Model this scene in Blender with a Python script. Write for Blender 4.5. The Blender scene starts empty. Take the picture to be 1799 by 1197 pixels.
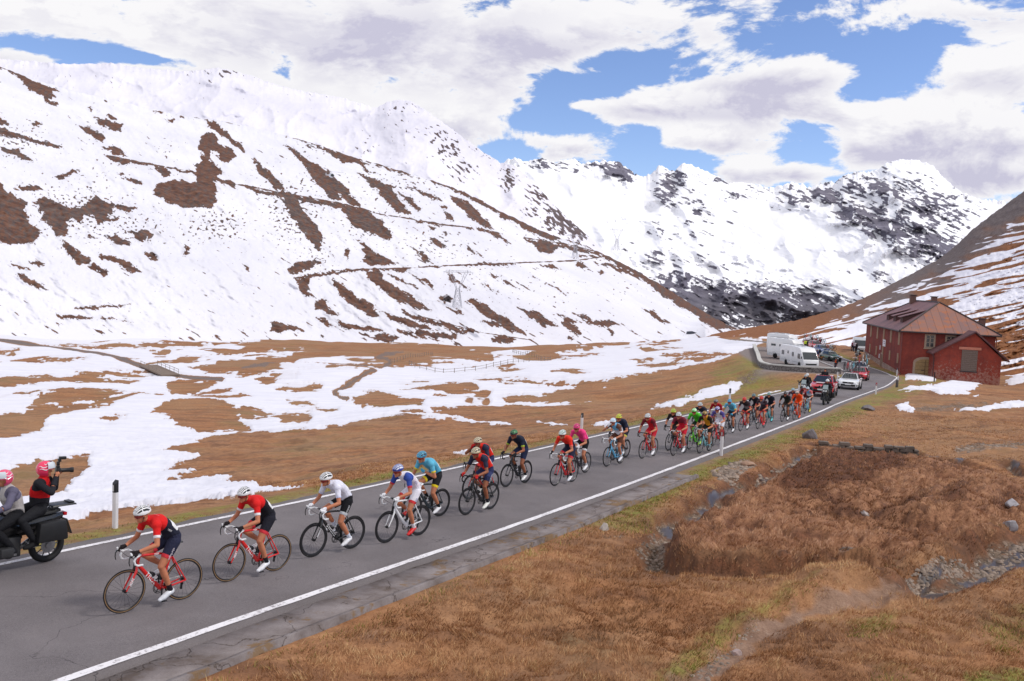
import bpy, bmesh, math, random
import numpy as np
from mathutils import Matrix, Vector
random.seed(7); np.random.seed(7)
C = bpy.context.scene.collection
PI = math.pi
# ---------------------------------------------------------------- camera model (photo pixels 1799 x 1197)
CAMZ = 5.5
F = 1560.0; CX = 899.5; CY = 598.5
PITCH = -math.radians(4.09); ROLL = math.radians(2.5)
fwd = np.array([0, math.cos(PITCH), math.sin(PITCH)])
up0 = np.array([0, -math.sin(PITCH), math.cos(PITCH)])
rt0 = np.array([1.0, 0, 0])
RT = math.cos(ROLL)*rt0 + math.sin(ROLL)*up0
UP = -math.sin(ROLL)*rt0 + math.cos(ROLL)*up0
CAM = np.array([0, 0, CAMZ])
def ray(px, py):
    px = np.asarray(px, float); py = np.asarray(py, float)
    d = fwd + ((px-CX)/F)[..., None]*RT - ((py-CY)/F)[..., None]*UP
    return d/d[..., 1:2]                      # scaled so that Y = 1
def project(P):
    P = np.asarray(P, float)-CAM
    z = P@fwd
    return CX+F*(P@RT)/z, CY-F*(P@UP)/z, z
def hexl(r, g, b):
    def f(c):
        c /= 255.0
        return c/12.92 if c <= .04045 else ((c+.055)/1.055)**2.4
    return (f(r), f(g), f(b), 1.0)
# ---------------------------------------------------------------- numpy noise
def _h(ix, iy, s):
    n = (ix.astype(np.int64)*374761393 + iy.astype(np.int64)*668265263 + s*1442695041) & 0xffffffff
    n = ((n ^ (n >> 13))*1274126177) & 0xffffffff
    return ((n ^ (n >> 16)) & 0xffff)/65535.0
def vnoise(x, y, s=0):
    ix = np.floor(x); iy = np.floor(y); fx = x-ix; fy = y-iy
    u = fx*fx*fx*(fx*(fx*6-15)+10); v = fy*fy*fy*(fy*(fy*6-15)+10)
    def g(a, b):
        an = _h(ix+a, iy+b, s)*2*PI
        return np.cos(an)*(fx-a)+np.sin(an)*(fy-b)
    return ((g(0,0)*(1-u)+g(1,0)*u)*(1-v)+(g(0,1)*(1-u)+g(1,1)*u)*v)*1.5
def fbm(x, y, o=4, s=0, gain=.5):
    t = 0; a = 1.0
    for i in range(o):
        t = t+a*vnoise(x*2.03**i+17.3*i, y*2.03**i-9.1*i, s+i); a *= gain
    return t
def ridged(x, y, o=5, s=0):
    t = 0; a = 1.0; w = 1.0
    for i in range(o):
        n = 1-np.abs(vnoise(x*2.05**i+7.7*i, y*2.05**i+3.1*i, s+i))*2
        n = n*n*w; w = np.clip(n*1.6, 0, 1); t = t+a*n; a *= .5
    return t
def sstep(a, b, x):
    t = np.clip((x-a)/(b-a), 0, 1); return t*t*(3-2*t)
def poly_sdf(px, py, poly, clip=15.0):
    P = np.asarray(poly, float); out = np.full(px.shape, -clip)
    m = (px > P[:,0].min()-clip) & (px < P[:,0].max()+clip) & (py > P[:,1].min()-clip) & (py < P[:,1].max()+clip)
    x = px[m]; y = py[m]
    if x.size == 0: return out
    d = np.full(x.shape, 1e9); ins = np.zeros(x.shape, bool); n = len(P)
    for i in range(n):
        ax, ay = P[i]; bx, by = P[(i+1) % n]
        ex, ey = bx-ax, by-ay
        t = np.clip(((x-ax)*ex+(y-ay)*ey)/(ex*ex+ey*ey+1e-9), 0, 1)
        d = np.minimum(d, (x-ax-t*ex)**2+(y-ay-t*ey)**2)
        if ay != by:
            c = ((ay > y) != (by > y)) & (x < (bx-ax)*(y-ay)/(by-ay)+ax); ins ^= c
    d = np.sqrt(d); out[m] = np.clip(np.where(ins, d, -d), -clip, clip)
    return out
def line_dist(px, py, pts, clip=1e9):
    d = np.full(px.shape, 1e9)
    for (ax, ay), (bx, by) in zip(pts[:-1], pts[1:]):
        ex, ey = bx-ax, by-ay
        t = np.clip(((px-ax)*ex+(py-ay)*ey)/(ex*ex+ey*ey+1e-9), 0, 1)
        d = np.minimum(d, (px-ax-t*ex)**2+(py-ay-t*ey)**2)
    return np.sqrt(d)
# ---------------------------------------------------------------- node helpers
class NT:
    def __init__(s, tree): s.t = tree; s.n = tree.nodes; s.l = tree.links
    def node(s, typ, **kw):
        n = s.n.new(typ)
        for k, v in kw.items(): setattr(n, k, v)
        return n
    def put(s, sock, v):
        if isinstance(v, bpy.types.NodeSocket): s.l.new(v, sock)
        elif v is not None: sock.default_value = v
    def m(s, op, a, b=None, c=None, clamp=False):
        n = s.node('ShaderNodeMath', operation=op, use_clamp=clamp)
        s.put(n.inputs[0], a); s.put(n.inputs[1], b); s.put(n.inputs[2], c); return n.outputs[0]
    def vm(s, op, a, b=None, out=0):
        n = s.node('ShaderNodeVectorMath', operation=op); s.put(n.inputs[0], a); s.put(n.inputs[1], b)
        return n.outputs[out]
    def mix(s, f, a, b, blend='MIX'):
        n = s.node('ShaderNodeMix', data_type='RGBA', blend_type=blend)
        s.put(n.inputs[0], f); s.put(n.inputs[6], a); s.put(n.inputs[7], b); return n.outputs[2]
    def noise(s, vec, scale, detail=4, rough=.55, dist=0.0):
        n = s.node('ShaderNodeTexNoise'); s.put(n.inputs['Vector'], vec)
        n.inputs['Scale'].default_value = scale; n.inputs['Detail'].default_value = detail
        n.inputs['Roughness'].default_value = rough; n.inputs['Distortion'].default_value = dist
        return n.outputs[0]
    def rng(s, v, a, b, c=0.0, d=1.0, smooth=False):
        n = s.node('ShaderNodeMapRange', clamp=True)
        if smooth: n.interpolation_type = 'SMOOTHSTEP'
        s.put(n.inputs[0], v)
        for i, q in enumerate((a, b, c, d)): s.put(n.inputs[i+1], q)
        return n.outputs[0]
    def ramp(s, v, stops):
        n = s.node('ShaderNodeValToRGB'); s.put(n.inputs[0], v)
        e = n.color_ramp.elements
        while len(e) > 1: e.remove(e[-1])
        e[0].position = stops[0][0]; e[0].color = stops[0][1]
        for p, c in stops[1:]:
            q = e.new(p); q.color = c
        return n.outputs[0]
    def attr(s, name):
        n = s.node('ShaderNodeAttribute'); n.attribute_name = name; return n.outputs['Fac']
def newmat(name):
    m = bpy.data.materials.new(name); m.use_nodes = True
    t = NT(m.node_tree); b = m.node_tree.nodes['Principled BSDF']
    b.inputs['Specular IOR Level'].default_value = .3
    return m, t, b
_mc = {}
def M(name, col, rough=.5, metal=0.0, var=.12, scale=6.0, bump=0.0, spec=.4, coat=0.0, alpha=None, trans=0.0):
    """small procedural material: base colour with mottled variation, optional bump"""
    if name in _mc: return _mc[name]
    m, t, b = newmat(name)
    tc = t.node('ShaderNodeTexCoord').outputs['Object']
    n = t.noise(tc, scale, 4, .6)
    c = tuple(col)
    lo = tuple(x*(1-var) for x in c[:3])+(1,); hi = tuple(min(1, x*(1+var)) for x in c[:3])+(1,)
    col_s = t.mix(t.rng(n, .3, .7), lo, hi)
    t.put(b.inputs['Base Color'], col_s)
    t.put(b.inputs['Roughness'], t.rng(n, .2, .8, max(0, rough-.06), min(1, rough+.06)))
    b.inputs['Metallic'].default_value = metal
    b.inputs['Specular IOR Level'].default_value = spec
    b.inputs['Coat Weight'].default_value = coat
    b.inputs['Transmission Weight'].default_value = trans
    if bump:
        bn = t.node('ShaderNodeBump'); bn.inputs['Strength'].default_value = bump
        bn.inputs['Distance'].default_value = .02
        t.put(bn.inputs['Height'], t.noise(tc, scale*6, 5, .6)); t.l.new(bn.outputs[0], b.inputs['Normal'])
    _mc[name] = m; return m
# ---------------------------------------------------------------- object helpers
def prop(o, label=None, cat=None, group=None, kind=None):
    if label: o['label'] = label
    if cat: o['category'] = cat
    if group: o['group'] = group
    if kind: o['kind'] = kind
    return o
def empty(name, loc=(0,0,0), rot=None, label=None, cat=None, group=None, mat=None):
    o = bpy.data.objects.new(name, None); C.objects.link(o); o.empty_display_size = .2
    o.location = loc
    if rot is not None: o.rotation_euler = (0, 0, rot)
    if mat is not None: o.matrix_world = mat
    return prop(o, label, cat, group)
def link_mesh(name, me, parent=None, mats=None, loc=None):
    o = bpy.data.objects.new(name, me); C.objects.link(o)
    if parent is not None: o.parent = parent
    if loc is not None: o.location = loc
    if mats:
        if not me.materials:
            for m in mats: me.materials.append(m)
        for i, m in enumerate(mats):
            if me.materials[i] != m:
                o.material_slots[i].link = 'OBJECT'; o.material_slots[i].material = m
    return o
def mesh_np(name, V, Fq, mats=None, smooth=True, attrs=None):
    me = bpy.data.meshes.new(name)
    V = np.asarray(V, np.float32); Fq = np.asarray(Fq, np.int32); k = Fq.shape[1]
    me.vertices.add(len(V)); me.vertices.foreach_set('co', V.ravel())
    me.loops.add(Fq.size); me.loops.foreach_set('vertex_index', Fq.ravel())
    me.polygons.add(len(Fq)); me.polygons.foreach_set('loop_start', np.arange(0, Fq.size, k, dtype=np.int32))
    me.update(calc_edges=True)
    if smooth: me.polygons.foreach_set('use_smooth', np.ones(len(Fq), bool))
    if attrs:
        for a, v in attrs.items():
            at = me.attributes.new(a, 'FLOAT', 'POINT'); at.data.foreach_set('value', np.asarray(v, np.float32).ravel())
    if mats:
        for m in mats: me.materials.append(m)
    me.validate()
    return me
def gridfaces(nr, nc):
    i = np.arange(nr-1)[:, None]*nc+np.arange(nc-1)[None]
    return np.stack([i, i+1, i+nc+1, i+nc], -1).reshape(-1, 4)
# ---------------------------------------------------------------- road frame
def Pz(Y):
    Y = np.asarray(Y, float)
    z = np.where(Y < 118, -4.75-.052*Y, -10.886)
    z = np.where(Y > 172, -10.886-.05*(Y-172)+0*z, z)
    # soften the two kinks
    return z+CAMZ
def on_plane(px, py):
    d = ray(px, py); Ys = np.geomspace(5, 400, 3000)
    out = []
    for r in np.atleast_2d(d):
        g = CAMZ+r[2]*Ys-Pz(Ys); i = np.argmax(g < 0)
        t = g[i-1]/(g[i-1]-g[i]); Y = Ys[i-1]+t*(Ys[i]-Ys[i-1]); out.append((r[0]*Y, Y))
    return np.array(out)
R_PX = [(110,1196),(320,1118),(450,1082),(574,1040),(700,992),(748,980),(960,903),(1053.6,869),(1220,810),(1267,790.7),(1430,728),(1475.6,707),(1538,686),(1553.5,679),(1575,667),(1565,658.7),(1545.7,651),(1522,643)]
L_PX = [(101.6,964.5),(227,940),(321,925),(400,904),(508,881),(620.7,857),(690,844),(820,817),(960,788),(1064.5,765.5),(1155,743.7),(1259,719),(1360,697),(1388,691)]
_r = on_plane([p[0] for p in R_PX], [p[1] for p in R_PX])
_l = on_plane([p[0] for p in L_PX], [p[1] for p in L_PX])
# ---------------------------------------------------------------- road centre line (world)
ctrl = [(-32.5,-32), (-22.7,-14.1), (-7.95,12.0), (-1.3,23.3), (6.2,36.8), (16.2,55.1), (21.8,65.8), (31.4,83.2), (36.2,92.0), (42.8,105.5), (46.9,114.5), (48.9,123), (50.0,133), (51.6,146), (53.8,160), (57,176), (61,200), (62,240)]
def smooth_line(pts, step=1.0):
    P = np.array(pts, float); out = []
    for i in range(len(P)-1):
        p0 = P[max(i-1,0)]; p1 = P[i]; p2 = P[i+1]; p3 = P[min(i+2,len(P)-1)]
        n = max(2, int(np.hypot(*(p2-p1))/step))
        for k in range(n):
            t = k/n
            out.append(.5*((2*p1)+(-p0+p2)*t+(2*p0-5*p1+4*p2-p3)*t*t+(-p0+3*p1-3*p2+p3)*t**3))
    out.append(P[-1]); return np.array(out)
ROAD = smooth_line(ctrl)
HALF = 2.75
REF = np.vstack([ROAD[::3], [(68,280),(100,400),(200,800),(1100,4400)]])
def road_coord(X, Y, line=None):
    """signed distance (left positive) to the road centre line"""
    line = REF if line is None else line
    best = np.full(X.shape, 1e18); sgn = np.zeros(X.shape)
    for (ax, ay), (bx, by) in zip(line[:-1], line[1:]):
        ex, ey = bx-ax, by-ay
        t = np.clip(((X-ax)*ex+(Y-ay)*ey)/(ex*ex+ey*ey), 0, 1)
        dx = X-ax-t*ex; dy = Y-ay-t*ey; d = dx*dx+dy*dy
        m = d < best; best = np.where(m, d, best); sgn = np.where(m, ex*dy-ey*dx, sgn)
    return np.sqrt(best)*np.sign(sgn)
# ---------------------------------------------------------------- terrain masks, traced in photo pixels then pinned to the ground they lie on
def Z(scale, ox, oy, pts): return [(ox+x/scale, oy+y/scale) for x, y in pts]
z11 = lambda *p: Z(2.57, 0, 560, p)
z12 = lambda *p: Z(2.3987, 600, 560, p)
z8 = lambda *p: Z(2.993, 0, 90, p)
z9 = lambda *p: Z(2.547, 500, 150, p)
z13 = lambda *p: Z(2.2515, 1000, 700, p)
zh = lambda *p: Z(5.442, 1480, 490, p)
SNOW_G = [[(-150,560),(1285,588),(1330,598),(1342,604),(1265,632),(1140,655),(1080,664),(1020,672),(950,690),(905,700),(1010,707),(1045,700),(1000,712),(930,712),(905,708),(800,728),(760,733),(908,743),(850,745),(790,742),(675,739),(600,752),(545,762),(498,762),(424,754),(370,766),(342,782),(284,797),(350,803),(310,818),(288,832),(342,828),(300,846),(408,840),(397,852),(459,858),(537,854),(500,862),(420,878),(340,888),(250,895),(180,905),(100,930),(-150,980)],
 z12((1295,380),(1380,350),(1510,300),(1660,258),(1710,270),(1640,310),(1500,350),(1400,370)),
 z12((820,428),(950,432),(880,441)), z12((1035,445),(1150,437),(1140,456),(1080,456)), z12((450,567),(530,560),(530,573)),
 z12((1040,278),(1120,270),(1110,278)), [(1330,694),(1376,685),(1374,688),(1335,696)],
 zh((580,1110),(700,1060),(900,1020),(1100,960),(1230,950),(1370,1000),(1260,1020),(1310,1040),(1230,1060),(1110,1090),(1250,1110),(1180,1140),(900,1145),(820,1090),(700,1085)),
 zh((1545,980),(1640,930),(1700,895),(1800,900),(1800,975),(1640,985)), zh((1230,1152),(1340,1130),(1260,1162)),
 zh((1500,1205),(1570,1175),(1800,1160),(1800,1230),(1560,1225)), [(1568,716),(1590,713),(1612,718),(1606,727),(1580,724)],
 z13((1300,-30),(1400,-22),(1520,-28),(1480,-40),(1350,-42)), z13((1520,50),(1640,30),(1799,8),(1860,10),(1820,26),(1700,40),(1600,52)),
 zh((600,930),(640,915),(860,920),(880,990),(800,990),(700,960),(610,965))]
BROWN_G = [z11((0,430),(250,405),(510,392),(420,405),(220,450),(195,485),(100,530),(0,557),(-200,600),(-200,430)),
 z11((130,408),(170,370),(330,335),(560,345),(470,380),(300,395)), z11((-100,262),(120,262),(380,258),(640,270),(500,285),(300,285),(200,292),(0,320),(-100,330)),
 z11((330,245),(500,235),(700,235),(640,245),(400,255)), z11((750,270),(1010,270),(960,290),(870,330),(780,330),(760,300)),
 z11((850,350),(900,335),(1100,335),(1125,350),(1000,365)), z11((890,322),(1040,315),(1000,328),(900,330)),
 z11((690,428),(740,385),(900,370),(1010,380),(1060,410),(1230,432),(1120,445),(1060,430),(1140,490),(950,492),(820,470),(770,440)),
 z11((1060,412),(1100,402),(1190,412),(1230,432),(1120,445)), z11((1250,440),(1290,425),(1400,432),(1390,465),(1280,465)), z11((1290,375),(1340,368),(1430,385),(1360,390)),
 z11((460,455),(510,443),(575,447),(500,462)), z11((1590,350),(1700,320),(1799,350),(1830,405),(1700,400),(1600,375)), z11((1250,310),(1330,290),(1450,300),(1400,315),(1290,318)),
 z11((900,145),(1100,110),(1350,88),(1560,100),(1810,120),(1810,210),(1700,215),(1650,235),(1400,225),(1150,250),(1040,250),(900,230),(850,210),(1000,190),(1200,170),(1400,150),(1350,140),(1150,150),(990,160)),
 z11((1140,265),(1350,255),(1300,270),(1190,285)), z11((90,190),(250,183),(405,185),(300,195),(130,197)),
 z11((180,122),(640,117),(1150,104),(1000,122),(400,130)), z11((690,150),(760,150),(750,172),(700,170)), z11((815,176),(905,172),(880,184),(830,184)),
 z11((-200,720),(0,715),(60,690),(180,665),(415,632),(370,720),(290,770),(300,800),(0,830),(-200,830)), z11((-200,148),(95,150),(60,160),(-200,165)),
 z11((1420,405),(1520,408),(1480,415)), z11((60,352),(200,350),(520,330),(560,338),(250,352),(120,360)), z11((560,340),(740,337),(700,343)),
 z12((-10,108),(500,110),(900,93),(1250,92),(1450,95),(1300,105),(1000,125),(900,150),(1100,152),(900,168),(850,180),(640,150),(630,175),(300,190),(210,200),(-10,200)),
 z12((250,298),(400,285),(560,278),(580,300),(500,310)), z12((250,265),(360,258),(300,270)), z12((560,258),(700,262),(1000,270),(850,273),(600,266)),
 z12((880,230),(960,222),(1050,228),(960,236)), z12((50,325),(140,310),(200,340),(260,335),(350,345),(330,380),(240,375),(210,352),(110,352),(90,370),(60,350)),
 z12((400,320),(480,318),(500,328),(420,328)), z12((1250,180),(1400,176),(1450,185),(1300,195)), z12((1240,130),(1400,125),(1530,118),(1420,135),(1280,140)),
 z12((380,412),(560,385),(760,362),(900,380),(990,388),(1010,400),(800,410),(560,415),(470,425)), z12((660,325),(760,312),(960,295),(940,322),(760,340),(700,338)),
 z12((1350,160),(1600,148),(1700,150),(1500,165)), z12((240,415),(330,410),(350,425),(260,425)), z12((620,210),(720,205),(780,212),(700,222))]
ROADTRACK = z11((-100,95),(0,106),(150,122),(300,143),(430,160),(560,190),(640,212),(720,235),(850,255),(1000,266))
CREEKV = [z11((1100,225),(1300,205),(1500,205),(1640,210),(1720,214),(1765,200),(1755,185),(1700,178),(1690,170),(1720,165),(1810,150)), z11((1690,240),(1640,262),(1570,290),(1500,320),(1530,350),(1570,362))]
# foreground streams, path and turf ridge
STREAMS = [z13((990,175),(1100,180),(1260,195),(1370,200)), z13((960,190),(870,240),(770,300),(650,320),(590,370),(540,410),(430,460),(380,510),(330,560),(370,630)),
 z13((1900,520),(1799,540),(1720,580),(1600,640),(1450,700),(1340,735)), z13((1320,215),(1450,230),(1550,250),(1620,262)), z13((1740,245),(1770,262),(1850,300)),
 z13((1480,300),(1510,295)), z13((1600,340),(1660,345))]
STW = [.2, .22, .34, .25, .22, .15, .15]
PATHL = z13((1270,745),(1130,775),(1000,800),(850,840),(740,880),(690,925),(620,985),(560,1030),(500,1080),(430,1130),(380,1180))
RIM = z13((400,560),(390,600),(500,665),(700,690),(880,680),(930,650),(1000,640),(1180,690))
MOUND = z13((1000,755),(1060,735),(1150,690),(1200,690),(1255,725))
MOUND2 = z13((1440,610),(1560,560),(1680,530))
MOUND3 = z13((1380,470),(1480,400),(1600,350),(1720,345))
MOUND4 = z13((1560,470),(1640,400),(1680,360))
MARSH = z13((640,330),(900,235),(1000,185),(1300,190),(1600,270),(1800,330),(1800,520),(1650,560),(1440,620),(1200,690),(930,650),(880,680),(700,690),(500,665),(390,600),(420,500),(560,420))
DARKM = [z13((820,330),(900,260),(1050,200),(1300,210),(1360,260),(1200,330),(1000,360),(860,380)), z13((960,455),(1080,440),(1180,460),(1060,478)), z13((1180,470),(1400,380),(1430,400),(1330,470),(1200,490)),
 z13((1440,450),(1520,370),(1590,370),(1560,450),(1480,480)), z13((1640,450),(1720,400),(1799,380),(1799,430),(1700,470)), z13((330,720),(380,715),(400,750),(350,750)), z13((1480,590),(1640,560),(1700,570),(1560,610)),z13((900,390),(1100,400),(1080,420),(920,415))]
GREENS = [(z13((0,350),(140,360),(330,440),(330,520),(150,520),(0,470)), .9), (z13((0,440),(200,340),(560,220),(700,180),(900,120),(1150,0),(1300,-40),(1500,-120),(1560,-120),(1400,-20),(1200,40),(960,150),(700,250),(450,360),(330,440),(200,450)), 1.0),
 (z13((1100,900),(1250,830),(1330,840),(1300,880),(1180,930)), .7), (z13((1600,870),(1900,800),(1900,960),(1700,950)), .6), (z13((1560,1080),(1700,1060),(1900,1090),(1900,1200),(1560,1200)), .9),
 (z13((380,1140),(300,1160),(480,960),(640,870),(860,790),(1000,760),(800,850),(660,900),(480,1080)), .8), (z13((1180,650),(1300,640),(1280,670)), .7), (z13((1660,530),(1740,530),(1720,555)), .8), (z13((1190,1070),(1350,1060),(1330,1110),(1200,1110)), .6),
 ([(1245,650),(1330,615),(1350,650),(1340,690),(1280,700),(1190,715),(1200,690),(1270,670)], .9), ([(1345,655),(1420,662),(1420,680),(1300,700)], .6)]
GRAVEL = [z13((1320,705),(1400,675),(1520,635),(1600,622),(1570,650),(1450,692),(1350,722)), z13((1520,200),(1700,180),(1850,185),(1850,200),(1700,205),(1540,215)), z13((560,290),(690,240),(740,260),(650,320),(590,320)),
 z13((260,600),(330,540),(380,520),(380,620),(340,620)), [(1295,660),(1330,648),(1345,655),(1320,672),(1300,680)], z13((1060,640),(1150,620),(1180,660),(1080,670)), z13((1350,40),(1500,25),(1650,22),(1700,32),(1500,50),(1400,55)), z13((130,545),(220,540),(200,565))]
POOLS = [z13((540,385),(600,350),(650,318),(660,325),(610,365),(570,400)), z13((1350,215),(1470,225),(1460,238),(1380,225)), z13((1520,240),(1610,262),(1540,260)), z13((750,300),(800,285),(780,305)), z13((1730,240),(1780,262),(1799,285),(1750,262)), z13((1380,690),(1470,660),(1500,670),(1400,720))]
def valley_prof(q):
    z = -9.3*(1-np.exp(-q/38.0))
    return z+6*sstep(170, 290, q)
def w2(line):                                   # traced polyline -> world XY on the nominal plane
    return on_plane([p[0] for p in line], [p[1] for p in line])
STREAMS_W = [w2(s) for s in STREAMS]; PATH_W = w2(PATHL); RIM_W = w2(RIM)
MOUNDS_W = [(w2(MOUND), .34, .6), (w2(MOUND2), .22, .6), (w2(MOUND3), .28, .6), (w2(MOUND4), .28, .6)]
WALL_W = np.array([(43.7,160.0),(38.6,139.0),(34.6,121.5),(37.2,118.3),(41.2,117.2),(43.6,117.0)])
def zg(X, Y, detail=True):
    X = np.asarray(X, float); Y = np.asarray(Y, float)
    s = road_coord(X, Y)
    park = 12.0*sstep(108, 119, Y)*(1-sstep(158, 172, Y))
    base = Pz(Y)
    q = np.maximum(0, s-HALF-1.2-park)
    z = base+valley_prof(q)
    # rise to the right far away
    qr = np.maximum(0, -s-8)
    z = z+.04*np.maximum(0, qr-30)*sstep(60, 110, Y)
    off = np.maximum(np.abs(s)-HALF-.5, 0)
    off = np.where((s > 0), np.maximum(off-park, 0), off)
    w = sstep(0.2, 3.0, off)
    z = z-.07+.0*off-.1*sstep(.9, 2.4, off)*(s < 0)
    if detail:
        dist = np.hypot(X, Y)
        nearw = 1-sstep(60, 160, dist)
        z = z+w*(.9*fbm(X/38, Y/38, 3, 5)*sstep(30, 120, dist)+.16*nearw*fbm(X/3.1, Y/3.1, 3, 9))
        z = z+w*nearw*(.05*np.abs(fbm(X/.5, Y/.5, 3, 21))+.10*np.abs(fbm(X/1.7, Y/1.7, 3, 24)))
        front = (Y < 75)
        if front.any():
            f = front & (dist < 90); x = X[f]; y = Y[f]; zz = z[f]; ww = w[f]
            sx, sy, _ = project(np.stack([x, y, Pz(y)], -1))
            mi = poly_sdf(sx, sy, MARSH, 40)
            isl = sstep(-4, 14, mi+6*fbm(x*.9, y*.9, 3, 33))
            tus = sstep(.0, .5, np.abs(fbm(x/.85, y/.7, 2, 41)))-.8*sstep(.1, .5, fbm(x/1.3+.4*fbm(x, y, 2, 44), y/1.0, 3, 42))
            zz = zz+ww*isl*(-.02+.15*tus+.05*np.abs(fbm(x/.35, y/.35, 2, 43)))-ww*isl*.10*sstep(.25, .5, fbm(x/2.2, y/2.2, 3, 45))
            for (ln, h, wd) in MOUNDS_W:
                d = line_dist(x, y, ln)+.25*fbm(x, y, 2, 3); zz = zz+h*np.exp(-(d/wd)**2)
            for ln, wd in zip(STREAMS_W, STW):
                d = line_dist(x, y, ln)+.35*fbm(x*.7, y*.7, 3, 61)
                zz = zz-.34*(1-sstep(wd*.6, wd*2.0+.15, d))*sstep(.6, 2.2, np.maximum(np.abs(road_coord(x, y))-HALF-.6, 0))
            d = line_dist(x, y, PATH_W)+.15*fbm(x, y, 3, 8); zz = zz-.12*(1-sstep(.15, .5, d))
            d = line_dist(x, y, RIM_W)+.25*fbm(x/.8, y/.8, 2, 47); zz = zz+ww*(.30*np.exp(-((d-.35)/.55)**2)*sstep(-1, 5, mi)-.14*np.exp(-(d/.35)**2)*sstep(4, -3, mi))
            z = z.copy(); z[f] = zz
    return z
def unproject(px, py, dmin=4, dmax=3000, detail=False, ns=700):
    px = np.atleast_1d(np.asarray(px, float)); py = np.atleast_1d(np.asarray(py, float))
    r = ray(px, py); Ys = np.geomspace(dmin, dmax, ns)
    X = r[:, 0:1]*Ys; Yg = np.broadcast_to(Ys, X.shape)
    g = CAMZ+r[:, 2:3]*Ys-zg(X, Yg, detail)
    i = np.argmax(g < 0, 1); i = np.where(i == 0, len(Ys)-1, i); k = np.arange(len(px))
    t = g[k, i-1]/(g[k, i-1]-g[k, i]+1e-9); t = np.clip(t, 0, 1); Y = Ys[i-1]+t*(Ys[i]-Ys[i-1])
    return np.stack([r[:, 0]*Y, Y, CAMZ+r[:, 2]*Y], -1)
def ground_at(px, py):
    """point on the finished ground seen at a photo pixel"""
    p = unproject([px], [py], detail=True)[0]; return Vector(p)
def gz(x, y): return float(zg(np.array([x]), np.array([y]))[0])
# ---------------------------------------------------------------- ground sheet
nu, nv = 980, 760
u = np.linspace(-1.05, 1.05, nu); u = .72*u+.0*u**3
yv = np.geomspace(6.0, 4200, nv)
U, YY = np.meshgrid(u, yv); XX = U*YY; XX = XX.ravel(); YY = YY.ravel()
ZZ = zg(XX, YY); S = road_coord(XX, YY)
base_pts = np.stack([XX, YY, zg(XX, YY, False)], -1)
gx, gy, gd = project(base_pts)
wx = gx+5*fbm(gx/26, gy/13, 3, 71)+1.6*fbm(gx/5, gy/3, 3, 72)
wy = gy+2.6*fbm(gx/30, gy/12, 3, 73)+1.1*fbm(gx/5, gy/3, 3, 74)
val = np.full(XX.shape, -15.0)
for p in SNOW_G: val = np.maximum(val, poly_sdf(wx, wy, p))
for p in BROWN_G: val = np.minimum(val, -poly_sdf(wx, wy, p))
edge_ = np.where((gy < 860) & (gd > 3) & (val > -13) & (val < 14), 1, 0)*sstep(5, 25, np.abs(S))
val = val+edge_*(4.2*fbm(gx/46, gy/2.6, 4, 91)+1.5*fbm(gx/9, gy/1.6, 2, 92)-.6)
ln = fbm(XX/9+3, YY/42, 4, 90)
thin = (gy > 590) & (gy < 760)
val = np.where(thin & (S > 20), np.minimum(val, (.62-ln)*22), val)
val = np.where(thin & (S > 60) & (val < 0), np.maximum(val, (fbm(XX/26, YY/80, 4, 94)-.52)*18), val)
dtr = line_dist(gx, gy, ROADTRACK)
val = np.minimum(val, (dtr-3.2)*2)
crk = np.minimum(line_dist(wx, wy, CREEKV[0]), line_dist(wx, wy, CREEKV[1]))
val = np.minimum(val, (crk-4)*2)
val = np.where(gd < 3, -15, val)
val = np.where(np.abs(S) < HALF+.8, -15, val)
green = np.zeros(XX.shape)
off = np.abs(S)-HALF
green = np.maximum(green, (1-sstep(.9, 2.0+.9*vnoise(XX/3, YY/3, 2), off))*sstep(.15, .5, off)); green = np.where((S < 0) & (YY < 22), 0, green)
for p, a in GREENS: green = np.maximum(green, a*sstep(-6, 8, poly_sdf(wx, wy, p)+7*fbm(XX/2.0, YY/2.0, 3, 77)))
green = np.where((S > 0) & (gd < 95), green, green*(1-.0))
mud_shade = np.zeros(XX.shape)
for p in DARKM: mud_shade = np.maximum(mud_shade, sstep(-9, 9, poly_sdf(wx, wy, p, 20)+9*fbm(XX/1.0, YY/1.0, 3, 78)))
mud_shade = mud_shade*(YY < 80)
mi = poly_sdf(gx, gy, MARSH, 30)*(YY < 75)
marsh = sstep(-8, 10, np.where(YY < 75, mi, -30))
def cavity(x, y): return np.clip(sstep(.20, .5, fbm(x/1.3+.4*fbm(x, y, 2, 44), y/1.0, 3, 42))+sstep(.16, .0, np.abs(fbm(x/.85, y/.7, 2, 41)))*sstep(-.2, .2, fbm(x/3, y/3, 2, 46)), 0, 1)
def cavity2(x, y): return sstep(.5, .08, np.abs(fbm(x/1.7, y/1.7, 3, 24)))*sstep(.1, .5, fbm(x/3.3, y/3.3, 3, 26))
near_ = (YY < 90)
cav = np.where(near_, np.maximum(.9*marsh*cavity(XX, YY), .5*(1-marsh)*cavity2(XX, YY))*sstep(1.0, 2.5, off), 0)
mud_shade = np.maximum(mud_shade, cav)  # hollows between hummocks: shade painted into the ground colour
rimd = line_dist(XX, YY, RIM_W)+.25*fbm(XX/.8, YY/.8, 2, 47); mud_shade = np.maximum(mud_shade, .95*(YY < 60)*(1-sstep(.1, .42, rimd))*sstep(6, -1, mi))  # shadow line at the foot of the island rim, painted dark
for ln_, wd in zip(STREAMS_W, STW): mud_shade = np.maximum(mud_shade, .85*(YY < 70)*(1-sstep(wd*1.5, wd*1.5+.45, line_dist(XX, YY, ln_)+.35*fbm(XX*.9, YY*.9, 3, 61))))  # painted shade under the overhanging stream banks
wet = np.zeros(XX.shape); grav = np.zeros(XX.shape)
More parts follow.
